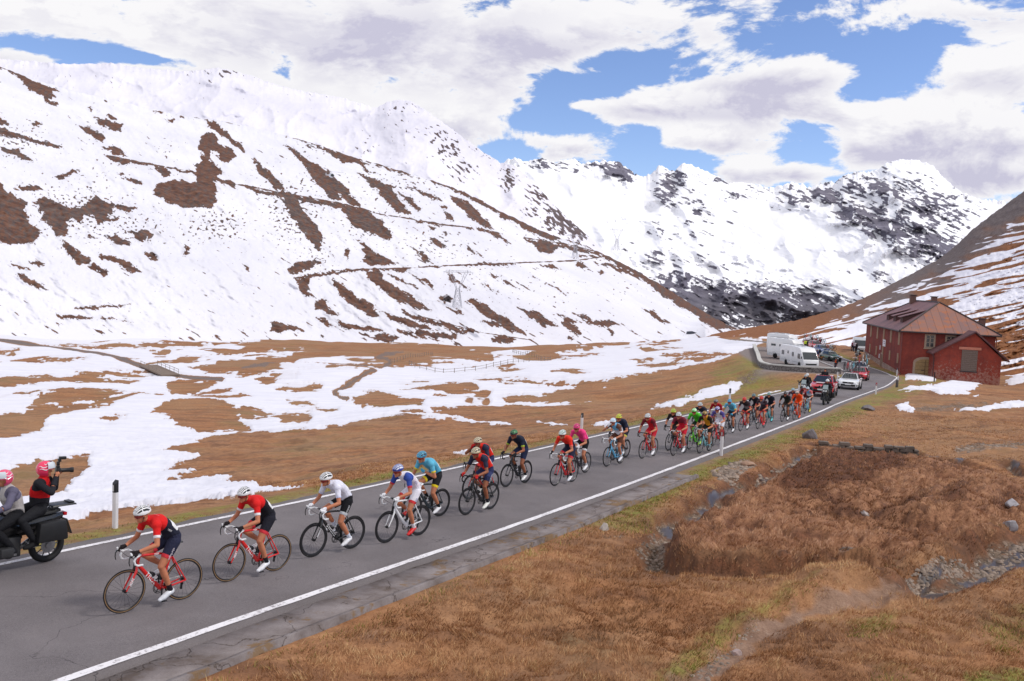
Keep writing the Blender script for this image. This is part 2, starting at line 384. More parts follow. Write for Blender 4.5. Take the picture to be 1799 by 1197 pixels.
for ln_, wd in zip(STREAMS_W, STW):
    d = line_dist(XX, YY, ln_)+.3*fbm(XX*.7, YY*.7, 3, 61)
    grav = np.maximum(grav, 1-sstep(wd*.75, wd*1.2, d)); wet = np.maximum(wet, (1-sstep(wd*.3, wd*.5, d))*(fbm(XX*.8, YY*.8, 2, 62) > -.15))
for p in GRAVEL: grav = np.maximum(grav, sstep(-2, 4, poly_sdf(wx, wy, p)+4*fbm(XX*1.2, YY*1.2, 3, 80)))
for p in POOLS: wet = np.maximum(wet, sstep(-1, 2, poly_sdf(gx, gy, p)+2.5*fbm(XX*1.1, YY*1.1, 3, 81)))
grav = grav*(YY < 175); wet = wet*(YY < 80)
grav = np.where((YY > 80), 0, grav)+0.0
grav = np.maximum(grav, sstep(-2, 4, poly_sdf(wx, wy, GRAVEL[4])))
pathm = 1-sstep(.10, .30, line_dist(XX, YY, PATH_W)+.28*fbm(XX*1.4, YY*1.4, 3, 15))
pathm = np.maximum(pathm*(YY < 40), .8*sstep(.1, .5, fbm(XX/1.6, YY/1.6, 3, 401)-.1)*sstep(-10, 10, poly_sdf(gx, gy, [(560,1150),(640,1110),(760,1120),(700,1150),(600,1170)], 15)))
shoulder = (1-sstep(.35, .9, off+.3*fbm(XX*1.1, YY*1.1, 3, 16)))*(off > 0)
parkm = np.where((S > 0) & (YY > 108), (1-sstep(10.5, 12.0, off))*sstep(112, 117, YY)*(1-sstep(163, 168, YY)), 0)
track = (1-sstep(1.6, 3.0, dtr))*(gd > 50)
creek = (1-sstep(1.4, 3.0, crk))*(gd > 60)
ZZ = ZZ+.16*sstep(-.5, 3.0, val+1.2*fbm(XX/2, YY/2, 2, 97))*sstep(.8, 2.0, np.abs(S)-HALF)*(val > -4)
me = mesh_np('ground', np.stack([XX, YY, ZZ], -1), gridfaces(nv, nu), attrs=dict(snow=val, green=green, mud_shade=mud_shade, marsh=marsh, gravel=grav, wet=wet, path=np.maximum(pathm, shoulder*.8), lot=parkm, track=np.maximum(track, creek*.85)))
def ground_material():
    m, t, b = newmat('dry alpine grass and snow')
    P = t.node('ShaderNodeTexCoord').outputs['Object']
    cam = t.node('ShaderNodeNewGeometry')
    n1 = t.noise(P, .35, 5, .6); n2 = t.noise(P, 3.2, 5, .65); n3 = t.noise(P, 22, 4, .7); n4 = t.noise(P, .06, 4, .6)
    sp = t.node('ShaderNodeMapping'); sp.inputs['Scale'].default_value = (.4, 1.6, 1); t.l.new(P, sp.inputs[0])
    nst = t.noise(sp.outputs[0], .5, 5, .6)
    fine = t.m('ADD', t.m('MULTIPLY', n2, .55), t.m('MULTIPLY', n3, .45))
    dry = t.ramp(fine, [(.3, hexl(92,64,42)), (.45, hexl(142,100,68)), (.58, hexl(172,126,88)), (.72, hexl(198,156,108))])
    warm = t.mix(t.rng(n1, .4, .68), dry, t.mix(.6, dry, hexl(158,102,60)))
    warm = t.mix(t.rng(nst, .45, .62, 0, .62), warm, hexl(104,70,50)); warm = t.mix(t.rng(n4, .45, .62, 0, .4), warm, hexl(150,122,92)); warm = t.mix(t.rng(t.noise(P, .11, 5, .7), .55, .66, 0, .35), warm, hexl(112,104,60))
    marsh = t.ramp(fine, [(.3, hexl(78,50,36)), (.47, hexl(136,94,68)), (.6, hexl(168,124,92)), (.75, hexl(196,152,118))])
    col = t.mix(t.attr('marsh'), warm, marsh)
    gr = t.ramp(fine, [(.3, hexl(66,64,28)), (.5, hexl(116,116,50)), (.68, hexl(150,142,72)), (.78, hexl(170,140,88))])
    gf = t.m('MULTIPLY', t.attr('green'), t.rng(t.m('ADD', t.m('MULTIPLY', n1, .5), t.m('MULTIPLY', n2, .5)), .38, .56))
    col = t.mix(gf, col, gr)
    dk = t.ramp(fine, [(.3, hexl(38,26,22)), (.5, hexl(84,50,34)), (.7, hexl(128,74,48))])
    col = t.mix(t.m('MULTIPLY', t.attr('mud_shade'), .85), col, dk)  # dark marsh patches plus the painted shade of rims and hollows
    vo = t.node('ShaderNodeTexVoronoi'); t.l.new(P, vo.inputs['Vector']); vo.inputs['Scale'].default_value = 9
    vo2 = t.node('ShaderNodeTexVoronoi', feature='DISTANCE_TO_EDGE'); t.l.new(P, vo2.inputs['Vector']); vo2.inputs['Scale'].default_value = 9
    stone = t.mix(t.rng(vo2.outputs[0], 0, .08), hexl(40,34,30), t.ramp(t.vm('DOT_PRODUCT', vo.outputs['Color'], (.33,.33,.33), 1), [(.1, hexl(74,60,50)), (.5, hexl(120,102,86)), (.9, hexl(168,152,138))]))
    col = t.mix(t.m('MULTIPLY', t.attr('gravel'), t.rng(t.noise(P, 1.7, 5, .75), .44, .52, .25, 1)), col, stone)
    dirt = t.ramp(fine, [(.3, hexl(104,78,62)), (.55, hexl(142,114,96)), (.75, hexl(172,148,130))])
    col = t.mix(t.m('MULTIPLY', t.attr('path'), .9), col, dirt)
    lot = t.ramp(fine, [(.3, hexl(110,100,98)), (.7, hexl(140,128,124))])
    col = t.mix(t.attr('lot'), col, lot)
    col = t.mix(t.attr('track'), col, t.ramp(n2, [(.3, hexl(92,80,76)), (.7, hexl(128,114,108))]))
    col = t.mix(t.attr('wet'), col, hexl(70,62,62))
    sn = t.m('ADD', t.attr('snow'), t.m('MULTIPLY', t.m('SUBTRACT', n2, .5), 3.0))
    sf = t.rng(sn, -.25, .35)
    dirty = t.rng(sn, .3, 5.0, .12, 0)
    snc = t.mix(t.rng(nst, .35, .7), hexl(218,217,227), hexl(230,229,237))
    snc = t.mix(dirty, snc, hexl(170,150,140))
    col = t.mix(sf, col, snc)
    t.put(b.inputs['Base Color'], col)
    t.put(b.inputs['Roughness'], t.mix(t.attr('wet'), (.9,.9,.9,1), (.3,.3,.3,1)))
    h = t.m('ADD', t.m('MULTIPLY', n3, .03), t.m('MULTIPLY', n2, .06))
    h = t.m('MULTIPLY', h, t.m('SUBTRACT', 1.0, t.m('MAXIMUM', t.m('MULTIPLY', sf, .8), t.attr('wet'))))
    bp = t.node('ShaderNodeBump'); bp.inputs['Strength'].default_value = .8; bp.inputs['Distance'].default_value = 1.0
    t.put(bp.inputs['Height'], h); t.l.new(bp.outputs[0], b.inputs['Normal'])
    return m
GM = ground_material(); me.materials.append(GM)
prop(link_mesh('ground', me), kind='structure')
# ---------------------------------------------------------------- mountains
def interp(pts, x):
    p = np.array(pts, float); return np.interp(x, p[:, 0], p[:, 1])
def mountain(name, x0, x1, ncol, nrow, base, crest, Dc, relief, maskf, mat, jag=1.5, Db=None, power=1.0, back=True, seed=1, jagscale=9, soft=3):
    px = np.linspace(x0, x1, ncol)
    by = interp(base, px); cy = interp(crest, px)+jag*fbm(px/jagscale, px*0+seed, 3, seed)
    if Db is None:
        bw = unproject(px, by); Yb = bw[:, 1]*.995
    else: Yb = interp(Db, px)
    Yc = interp(Dc, px); Yc = np.maximum(Yc, Yb*1.02)
    t = np.linspace(-.06, 1, nrow)[:, None]
    kw = max(9, int(ncol*.10)) | 1; pad = np.pad(interp(crest, px), kw, mode='edge'); ker = np.hanning(kw+2)[1:-1]; ker /= ker.sum()
    cs = np.convolve(pad, ker, 'same')[kw:-kw]; k2 = max(3, int(ncol*.014)) | 1; pad2 = np.pad(interp(crest, px), k2, mode='edge'); ke2 = np.hanning(k2+2)[1:-1]; ke2 /= ke2.sum(); mid = np.convolve(pad2, ke2, 'same')[k2:-k2]
    tc = np.clip(t, 0, 1); py = by+(cs-by)*t+(mid-cs)*tc**soft+(cy-mid)*tc**36; PX = np.broadcast_to(px, py.shape)
    iY = (1/Yb)+((1/Yc)-(1/Yb))*np.sign(t)*np.abs(t)**power
    Y = 1/iY
    rel = relief(PX, py, t)
    edge = sstep(0, .08, t)
    Y = Y*(1+rel*edge)
    r = ray(PX, py); P = CAM+r*Y[..., None]
    v, extra = maskf(PX, py, rel)
    if back:
        top = P[-1]; rows = [P]; vs = [v]; ex = {k: [a] for k, a in extra.items()}
        for k in range(1, 7):
            q = top.copy(); d = Yc*.05*k*k*.5
            q = q+np.stack([ray(px, cy)[:, 0]*d, d, -d*.55], -1); rows.append(q[None]); vs.append(v[-1:])
            for kk in ex: ex[kk].append(extra[kk][-1:])
        P = np.concatenate(rows); v = np.concatenate(vs); extra = {k: np.concatenate(a) for k, a in ex.items()}
    nr = P.shape[0]
    me = mesh_np(name, P.reshape(-1, 3), gridfaces(nr, ncol), [mat], attrs=dict(snow=v.ravel(), **{k: a.ravel() for k, a in extra.items()}))
    return prop(link_mesh(name, me), kind='structure')
def mountain_material(name, patch_lo, patch_hi, rock_lo, rock_hi, snow_a, snow_b, ns=.02, grain=.25, edge=.5, bump=1.0, amp=2.4, strata=False):
    m, t, b = newmat(name)
    P = t.node('ShaderNodeTexCoord').outputs['Object']
    Q = P
    if strata:
        mp = t.node('ShaderNodeMapping'); mp.inputs['Rotation'].default_value = (0, math.radians(-24), 0); mp.inputs['Scale'].default_value = (.45, .45, 1.8); t.l.new(P, mp.inputs[0]); Q = mp.outputs[0]
    n1 = t.noise(P, ns, 5, .6); n2 = t.noise(Q, grain, 6, .72); n3 = t.noise(P, grain*.2, 4, .6)
    brown = t.mix(t.rng(n2, .35, .65), patch_lo, patch_hi)
    rock = t.mix(t.rng(n2, .3, .7), rock_lo, rock_hi)
    col = t.mix(t.attr('rock'), brown, rock)
    sn = t.m('ADD', t.attr('snow'), t.m('MULTIPLY', t.m('SUBTRACT', n2, .5), amp))
    sf = t.rng(sn, -edge*.5, edge)
    snc = t.mix(t.rng(n1, .35, .65), snow_a, snow_b)
    snc = t.mix(t.rng(sn, .4, 4.0, .1, 0), snc, hexl(150,140,145))
    col = t.mix(sf, col, snc)
    t.put(b.inputs['Base Color'], col); b.inputs['Roughness'].default_value = .9
    b.inputs['Specular IOR Level'].default_value = .1
    bp = t.node('ShaderNodeBump'); bp.inputs['Strength'].default_value = .5*bump; bp.inputs['Distance'].default_value = 2.0
    t.put(bp.inputs['Height'], t.m('MULTIPLY', t.m('ADD', n2, n3), t.m('SUBTRACT', 1.15, sf))); t.l.new(bp.outputs[0], b.inputs['Normal'])
    return m
HILL_BASE = [(-350,585),(0,590),(300,600),(560,600),(760,606),(900,609),(1050,604),(1180,598),(1240,594),(1300,583)]
HILL_CREST = [(-350,40),(-100,85),(0,117),(60,141),(130,160),(240,186),(330,205),(410,216),(500,238),(560,255),(620,276),(680,293),(760,318),(820,338),(880,372),(960,410),(1030,432),(1100,466),(1160,500),(1220,538),(1275,570),(1300,580)]
HILL_PATCH = [z8((0,72),(40,88),(150,145),(230,180),(310,212),(280,215),(290,235),(265,250),(300,272),(300,292),(270,285),(240,268),(225,240),(150,200),(122,175),(125,155),(60,115),(0,92)),
 z8((-60,330),(0,342),(30,370),(50,395),(0,392),(-60,390)), z8((150,378),(190,370),(235,382),(190,397)), z8((-60,400),(0,405),(150,460),(250,482),(325,503),(280,510),(150,470),(40,448),(-60,440)),
 z8((0,508),(80,520),(130,545),(170,580),(120,575),(60,540),(0,525)), z8((450,291),(475,293),(497,308),(480,312)), z8((560,342),(600,338),(618,355),(590,360)),
 z8((487,345),(520,352),(590,370),(655,382),(630,428),(590,410),(520,375)), z8((408,393),(470,398),(520,425),(555,460),(540,478),(500,474),(480,450)), z8((515,498),(560,510),(620,512),(660,540),(665,550),(600,545),(550,515)),
 z8((557,547),(620,558),(725,582),(800,598),(1020,637),(1130,658),(1240,700),(1248,720),(1200,708),(1130,672),(1020,650),(890,620),(905,655),(860,660),(825,635),(805,603),(720,590),(610,588),(580,572)),
 z8((620,648),(660,665),(740,680),(750,698),(700,695)), z8((805,272),(860,285),(870,294),(830,285)), z8((808,310),(840,315),(865,327),(825,322)), z8((932,342),(955,338),(968,348),(945,352)), z8((860,350),(920,370),(900,374)),
 z8((1085,425),(1130,440),(1140,485),(1160,500),(1215,510),(1240,555),(1200,592),(1150,565),(1145,530),(1100,525),(1108,570),(1170,640),(1135,655),(1130,700),(1140,780),(1120,825),(1050,820),(960,825),(870,790),(800,730),(820,700),(900,680),(960,680),(1000,700),(1030,690),(1028,600),(1070,570),(1065,545),(1040,510),(1048,470)),
 z8((985,322),(1080,350),(1130,370),(1200,430),(1300,530),(1270,525),(1200,465),(1150,430),(1090,388),(1090,370)), z8((1328,565),(1400,620),(1490,700),(1500,745),(1450,720),(1400,680),(1340,615)),
 z8((1285,708),(1400,732),(1500,748),(1640,785),(1796,802),(1830,815),(1700,800),(1560,772),(1590,830),(1680,950),(1695,1010),(1680,1050),(1620,960),(1540,870),(1480,770),(1355,747)),
 z8((1520,1140),(1560,1110),(1640,1100),(1700,1100),(1620,1150),(1560,1172),(1525,1170)),
 z8((-60,650),(0,690),(50,740),(120,780),(150,800),(120,830),(160,900),(210,960),(190,1010),(120,1015),(0,1010),(-60,980)), z8((0,905),(40,940),(30,960),(0,965)),
 z8((100,705),(200,710),(230,728),(150,740),(100,720)), z8((280,660),(350,640),(370,625),(410,625),(380,650),(330,670)), z8((180,790),(250,765),(300,800),(380,830),(440,820),(470,780),(500,760),(540,790),(600,800),(600,850),(560,870),(620,880),(600,895),(530,900),(520,915),(480,860),(450,850),(430,900),(370,880),(340,900),(370,950),(340,980),(300,970),(280,920),(210,890),(220,850)),
 z8((600,805),(700,820),(715,835),(660,848),(620,830)), z8((670,955),(740,940),(810,960),(800,995),(770,970),(770,995),(710,990),(710,965)), z8((560,975),(620,965),(690,1015),(640,1025),(590,1000)), z8((470,965),(520,985),(500,990)),
 z8((320,1000),(390,1030),(470,1090),(470,1115),(400,1125),(360,1075)), z8((460,1130),(500,1115),(570,1175),(540,1185)), z8((510,1065),(600,1080),(660,1100),(740,1160),(680,1160),(620,1110),(540,1095)), z8((760,1060),(830,1065),(820,1105),(780,1085)), z8((950,1060),(975,1028),(1005,1035),(980,1050),(1000,1075)),
 z8((60,1120),(130,1130),(145,1142),(100,1148)), z8((150,1112),(240,1115),(235,1130),(180,1128)), z8((80,1165),(150,1180),(200,1225),(260,1255),(200,1250),(110,1200)), z8((1270,1125),(1310,1140),(1315,1155),(1290,1145)),
 z8((300,1380),(320,1405),(450,1410),(560,1400),(700,1425)), z8((380,1348),(690,1330),(600,1345),(420,1362)),
 # continuing rightwards
 z9((0,270),(60,298),(130,345),(190,385),(240,430),(290,480),(340,545),(300,535),(240,480),(262,525),(200,500),(130,420),(90,370),(60,330)),
 z9((0,222),(80,242),(200,285),(320,320),(430,355),(540,390),(580,410),(530,400),(450,370),(340,335),(375,355),(350,360),(410,395),(370,385),(330,352),(260,345),(210,315),(130,265),(60,245)), z9((100,262),(150,280),(120,278)),
 z9((0,490),(60,560),(130,630),(165,700),(160,740),(140,735),(80,660),(30,580),(0,530)), z9((0,485),(100,502),(230,527),(330,548),(350,560),(430,600),(480,680),(470,690),(400,665),(320,640),(290,610),(250,550),(100,525),(0,495)),
 z9((317,392),(400,420),(480,455),(500,490),(540,540),(560,580),(500,570),(430,490),(370,430)), z9((500,470),(560,500),(610,555),(600,565),(550,520)), z9((548,450),(640,480),(710,515),(640,505)), z9((690,530),(730,545),(720,558)), z9((715,568),(745,580),(750,608),(725,600)),
 z9((735,492),(800,515),(860,560),(935,640),(900,640),(830,590),(780,540)), z9((515,590),(620,605),(720,625),(700,632),(580,606)), z9((770,632),(860,640),(960,660),(1000,710),(960,690),(900,655)), z9((645,685),(700,695),(722,728),(690,720)), z9((640,630),(670,640),(660,650)), z9((705,655),(735,660),(725,672)),
 z9((620,408),(720,440),(820,485),(900,520),(1000,550),(1080,590),(1180,640),(1300,665),(1420,700),(1528,765),(1700,870),(1850,980),(2010,1085),(1980,1090),(1800,1010),(1700,940),(1528,790),(1400,735),(1290,700),(1250,690),(1180,690),(1060,640),(960,580),(900,540),(840,520),(760,470),(680,445)),
 z9((1330,655),(1420,690),(1528,760),(1620,815),(1730,885),(1850,975),(1960,1055),(2025,1095),(1930,1090),(1880,1060),(1830,1010),(1760,990),(1700,950),(1640,900),(1560,850),(1470,800),(1400,745)), z9((1070,682),(1170,700),(1260,718),(1380,740),(1528,765),(1500,775),(1380,755),(1230,730),(1200,750),(1150,750),(1110,710)), z9((1200,650),(1290,690),(1210,690)),
 z9((320,690),(370,720),(450,770),(505,800),(450,808),(380,800),(355,790),(355,730)), z9((265,745),(280,728),(290,755),(285,785)), z9((558,720),(600,740),(670,795),(630,790),(580,745)), z9((50,860),(130,842),(340,822),(560,818),(550,835),(450,828),(340,830),(200,848),(60,865)),
 z9((45,865),(110,858),(115,870),(105,890),(100,925),(145,955),(100,945),(60,910)), z9((370,830),(430,835),(440,860),(470,880),(540,930),(600,965),(660,1012),(600,1000),(500,960),(420,900),(370,860)), z9((460,845),(540,870),(600,908),(520,880)), z9((560,840),(640,880),(675,915),(620,890)),
 z9((222,862),(250,880),(270,910),(340,950),(410,1000),(420,1035),(370,1030),(300,980),(250,940),(230,900)), z9((140,965),(185,962),(190,990),(240,1030),(200,1025),(140,1000)), z9((420,1010),(510,1035),(640,1070),(665,1095),(600,1090),(510,1062),(470,1045)), z9((510,1005),(570,1025),(700,1060),(870,1105),(780,1110),(660,1065),(560,1040)),
 z9((590,1108),(650,1102),(780,1112),(770,1138),(680,1130),(600,1125)), z9((230,1050),(330,1075),(455,1100),(380,1105),(260,1080)), z9((145,1040),(180,1045),(225,1085),(180,1075)), z9((380,1125),(440,1112),(515,1125),(470,1150),(420,1145)), z9((-60,1060),(0,1060),(80,1095),(0,1105),(-60,1100)),
 z9((722,840),(745,850),(830,915),(800,905),(750,875)), z9((690,945),(710,940),(755,950),(755,970),(715,970)), z9((725,993),(770,1005),(815,1030),(760,1015)), z9((805,965),(850,958),(890,975),(980,1040),(1060,1090),(1085,1115),(1020,1105),(940,1060),(880,1015)), z9((880,1058),(940,1060),(980,1085),(930,1080)),
 z9((930,1140),(930,1125),(980,1120),(1040,1140),(1010,1155)), z9((1040,992),(1100,1010),(1180,1045),(1230,1080),(1160,1078),(1080,1030)), z9((1200,1018),(1260,1035),(1335,1060),(1280,1062),(1330,1105),(1320,1125),(1270,1095),(1240,1070),(1250,1045)), z9((1290,1020),(1400,1055),(1450,1055),(1510,1070),(1450,1085),(1370,1070)), z9((1440,1085),(1465,1100),(1460,1125)),
 z9((1148,800),(1200,808),(1240,828),(1180,820)), z9((1295,785),(1330,785),(1358,825),(1310,810)), z9((1380,790),(1440,795),(1528,830),(1600,870),(1480,825)), z9((1398,838),(1415,832),(1422,845),(1405,848)), z9((980,870),(1045,910),(1000,892)), z9((1100,853),(1135,868),(1110,865)), z9((1175,888),(1265,935),(1200,905)), z9((885,885),(955,930),(900,900)), z9((800,705),(885,770),(820,735)), z9((920,840),(970,860),(930,855)),
 z9((1600,1000),(1650,1010),(1720,1070),(1650,1040)), z9((1320,765),(1460,760),(1440,768),(1340,770)), z9((790,800),(1040,795),(1030,802),(800,808)), z9((640,810),(720,806),(700,814)), z9((500,1090),(700,1150),(520,1110)), z9((1700,905),(1740,915),(1830,1000),(1770,990)), z9((1290,1120),(1285,1140),(1270,1130))]
HILL_TRACKS = [(z8((-60,405),(40,425),(150,462),(325,503)), 1.3), (z8((557,547),(725,582),(1020,637),(1240,700),(1285,708),(1500,748),(1796,802))+z9((330,548),(430,578),(515,590),(720,625),(860,640),(960,662)), 1.5), (z9((40,863),(200,845),(340,823),(560,818),(700,808),(1040,795),(1300,785),(1460,762)), 1.4),
 (z9((1070,682),(1260,712),(1400,745),(1528,765)), 1.5), (z9((0,222),(200,283),(430,352),(620,405)), .9), (z9((600,1030),(870,1105),(1100,1140)), 1.0), (z8((0,72),(150,150),(310,212)), 1.2), (z8((985,322),(1260,392)), .7)]
def hill_mask(px, py, rel):
    wx = px+4.5*fbm(px/22, py/18, 3, 171)+1.8*fbm(px/4.5, py/3.5, 3, 172)
    wy = py+3.0*fbm(px/20, py/18, 3, 173)+1.2*fbm(px/5, py/3, 3, 174)
    v = np.full(px.shape, 15.0)
    for p in HILL_PATCH: v = np.minimum(v, -poly_sdf(wx, wy, p))
    v = np.where(v < 13, v+1.6*fbm(px/2.6, py/2.0, 3, 176), v)
    v = np.where(v < 13, v+2.6*fbm((px*.8+py*.6)/20, (py*.8-px*.6)/3.2, 3, 179), v)
    for ln_, hw in HILL_TRACKS: v = np.minimum(v, (line_dist(px+.8*fbm(px/9, py/9, 2, 177), py, ln_)-hw*(.6+.8*fbm(px/14, py/14, 3, 178)))*3.2)
    # speckled broken cover in the places where the photo shows it
    wgt = np.zeros(px.shape)
    for cx, cy, rx, ry, a in [(380,395,70,40,1),(515,370,60,70,1.1),(140,370,110,60,.95),(560,440,40,40,.8),(560,260,80,20,.6),(30,250,60,40,.9),(640,395,60,30,.9),(590,330,40,30,.8),(700,330,80,40,.8),(760,430,90,40,.7),(230,400,80,40,.8),(150,230,50,20,.4),(290,270,30,30,.5),(850,470,80,40,.45),(480,320,40,30,.6),(900,520,150,50,.35),(1000,420,80,30,.8),(170,300,60,40,.5),(1100,500,90,30,.4)]:
        wgt = np.maximum(wgt, a*np.exp(-((px-cx)/rx)**2-((py-cy)/ry)**2))
    sp = fbm((px+.5*py)/7, (py-.4*px)/4.2, 4, 181)
    v = np.minimum(v, (.98-.70*wgt-sp)*13)
    sp2 = fbm((px*.8+.6*py)/34, (py*.9-.55*px)/7, 4, 188)
    v = np.minimum(v, (.93-.25*sstep(540, 600, py)-sp2)*16)
    rock = sstep(-.1, .7, fbm(px/7, py/7, 4, 190)+.55*wgt)*.8
    return v, dict(rock=rock)
def hill_relief(px, py, t):
    g = fbm((px*.85+py*.5)/60, (py*.8-px*.55)/22, 4, 201)
    return .010*g+.0016*fbm(px/12, py/9, 3, 202)
HM = mountain_material('snowy hillside', hexl(78,56,50), hexl(122,88,72), hexl(58,52,54), hexl(112,100,96), hexl(216,215,224), hexl(228,227,234), ns=.012, grain=.22, bump=.4)
mountain('snowy_hillside', -350, 1300, 1080, 400, HILL_BASE, HILL_CREST, [(-350,700),(0,760),(500,900),(1000,1000),(1300,1150)], hill_relief, hill_mask, HM, jag=1.6, seed=3, jagscale=14)
# the white mountain behind the hillside
PEAK_BASE = [(-350,300),(1060,520)]
PEAK_CREST = [(-350,110),(0,104),(60,108),(120,113),(200,111),(240,119),(310,125),(350,124),(375,120),(395,121),(440,133),(490,151),(530,160),(600,172),(640,185),(660,190),(680,180),(700,175),(722,178),(745,192),(790,224),(820,246),(850,268),(880,286),(905,292),(935,318),(960,345),(985,372),(1010,395),(1030,412),(1060,440)]
def peak_mask(px, py, rel):
    v = np.full(px.shape, 15.0)
    w = np.zeros(px.shape)
    for cx, cy, rx, ry, a in [(700,195,40,20,.55),(760,235,50,20,.7),(790,265,28,35,.95),(815,300,22,30,.85),(895,315,18,24,1.25),(950,340,26,30,1.15),(985,385,35,30,1.5),(1015,405,30,20,1.6),(935,372,18,12,1.1),(640,260,30,10,.6),(395,128,60,10,.75),(360,145,30,10,.5),(550,162,60,10,.4),(200,145,40,12,.45),(120,135,40,8,.4),(850,265,40,12,.4),(700,230,60,30,.3),(640,235,14,12,.4)]:
        w = np.maximum(w, a*np.exp(-((px-cx)/rx)**2-((py-cy)/ry)**2))
    d = 0.62
    sp = fbm((px*.75+py*.65)/11, (py*.75-px*.65)/4.2, 4, 221)
    v = np.minimum(v, (1.02-1.0*w-sp)*12)
    return v, dict(rock=.75+.25*vnoise(px/10, py/10, 4)-.5*sstep(1.0, 1.4, w*(py > 360)*(px < 960)))
def peak_relief(px, py, t):
    return .014*fbm((px+py*.3)/90, (py-px*.2)/50, 2, 231)-.006*ridged(px/60, py/50, 3, 232)+.001*fbm(px/8, py/6, 3, 233)
PM = mountain_material('high snow slopes', hexl(86,62,58), hexl(112,84,76), hexl(72,66,70), hexl(118,108,110), hexl(216,214,226), hexl(230,228,238), ns=.004, grain=.06, bump=1.2, amp=6)
mountain('white_mountain', -350, 1060, 820, 240, PEAK_BASE, PEAK_CREST, [(-350,1900),(600,2000),(1060,1600)], peak_relief, peak_mask, PM, jag=2.2, Db=[(-350,1150),(500,1250),(1060,1250)], seed=8)
# the far glaciated range
FAR_BASE = [(820,640),(1900,640)]
FAR_CREST = [(820,300),(880,288),(893,280),(905,277),(920,284),(950,278),(975,287),(990,281),(1010,279),(1022,288),(1045,284),(1062,282),(1085,284),(1105,297),(1115,306),(1130,311),(1145,305),(1156,293),(1165,291),(1176,301),(1186,300),(1195,290),(1205,287),(1218,291),(1240,301),(1258,309),(1280,322),(1300,320),(1338,326),(1350,331),(1372,326),(1395,320),(1425,330),(1440,322),(1470,319),(1482,308),(1500,303),(1530,302),(1545,296),(1555,288),(1580,280),(1610,281),(1640,291),(1650,304),(1668,322),(1690,338),(1720,350),(1760,353),(1800,370),(1900,390)]
ZN = [(1085,300,34,22,1.3,.5),(1035,290,24,10,.9,.2),(950,288,40,10,.8,.2),(1012,300,30,14,.6,.4),(1172,330,30,38,1.15,-.6),(1215,360,70,40,.6,.6),(1270,380,40,40,.4,.6),(1165,405,80,20,.65,.4),(1300,345,60,16,.6,.3),(1400,352,42,24,.85,.5),(1455,345,42,22,1.05,.45),(1500,325,30,20,1.0,.2),(1500,380,45,28,1.1,.35),(1560,400,70,50,1.3,.55),(1560,330,60,30,.95,.3),(1640,370,80,50,.85,.45),(1640,430,70,40,1.2,.5),(1590,440,50,24,1.0,.5),(1190,500,80,34,.9,.2),(1260,530,110,40,1.5,.1),(1340,540,90,45,1.7,.1),(1430,545,90,40,1.3,.2),(1160,460,60,20,.7,.3),(1300,470,110,26,.6,.3),(1530,480,50,14,.7,.3),(1400,440,70,24,.3,.3),(1100,430,50,24,.35,.3),(1230,310,50,12,.5,.3),(1250,420,60,30,.45,.3),(1340,380,60,30,.3,.3)]
def far_relief(px, py, t):
    h = ridged((px*.9+py*.4)/75, (py-px*.3)/60, 6, 241)
    w = np.full(px.shape, .12)
    for cx, cy, rx, ry, a, k in ZN: w = np.maximum(w, a*np.exp(-((px-cx)/rx/1.3)**2-((py-cy-k*(px-cx)*.5)/ry/1.3)**2))
    w = np.clip(w, 0, 1)
    big = fbm((px*.9+py*.5)/130, (py-px*.4)/80, 3, 249)
    return -.028*h*(.2+.8*w)+.022*big+.003*w*fbm(px/9, py/6, 4, 243)-.008*w*ridged((px*.8+py*.5)/34, (py*.9-px*.4)/16, 4, 244)
def far_mask(px, py, rel):
    w = np.full(px.shape, .06)
    for cx, cy, rx, ry, a, k in ZN:
        w = np.maximum(w, a*np.exp(-((px-cx)/rx)**2-((py-cy-k*(px-cx)*.5)/ry)**2))
    st = fbm((px*.86+py*.5)/30, (py*.9-px*.42)/4.2, 5, 251)
    bl = fbm(px/16, py/11, 5, 252)
    v = (.90-.92*w-(.75*st+.5*bl))*11
    gr_ = np.abs(np.gradient(rel, axis=1))+.6*np.abs(np.gradient(rel, axis=0)); q1, q2 = np.quantile(gr_, .55), np.quantile(gr_, .97)
    v = v-9*sstep(q1, q2, gr_)*(.12+w)
    # glacier bowls stay clean
    for cx, cy, rx, ry in [(1080,375,75,40),(1060,340,60,18),(1330,440,60,50),(1420,400,50,30),(1250,345,16,12),(1500,440,70,26),(1565,370,5,50)]:
        v = v+16*np.exp(-((px-cx)/rx)**2-((py-cy)/ry)**2)
    low = sstep(500, 560, py)
    return np.clip(v, -15, 15), dict(rock=np.clip(.25+.9*low+.2*bl, 0, 1))
FM = mountain_material('far glaciated range', hexl(98,94,108), hexl(134,130,144), hexl(72,70,78), hexl(112,108,116), hexl(238,238,244), hexl(246,246,250), ns=.001, grain=.012, edge=.7, bump=3, amp=26, strata=True)
mountain('far_mountains', 820, 1900, 860, 380, FAR_BASE, FAR_CREST, [(820,6500),(1300,7200),(1900,6000)], far_relief, far_mask, FM, jag=3.0, Db=[(820,3200),(1900,3200)], seed=12, jagscale=7)
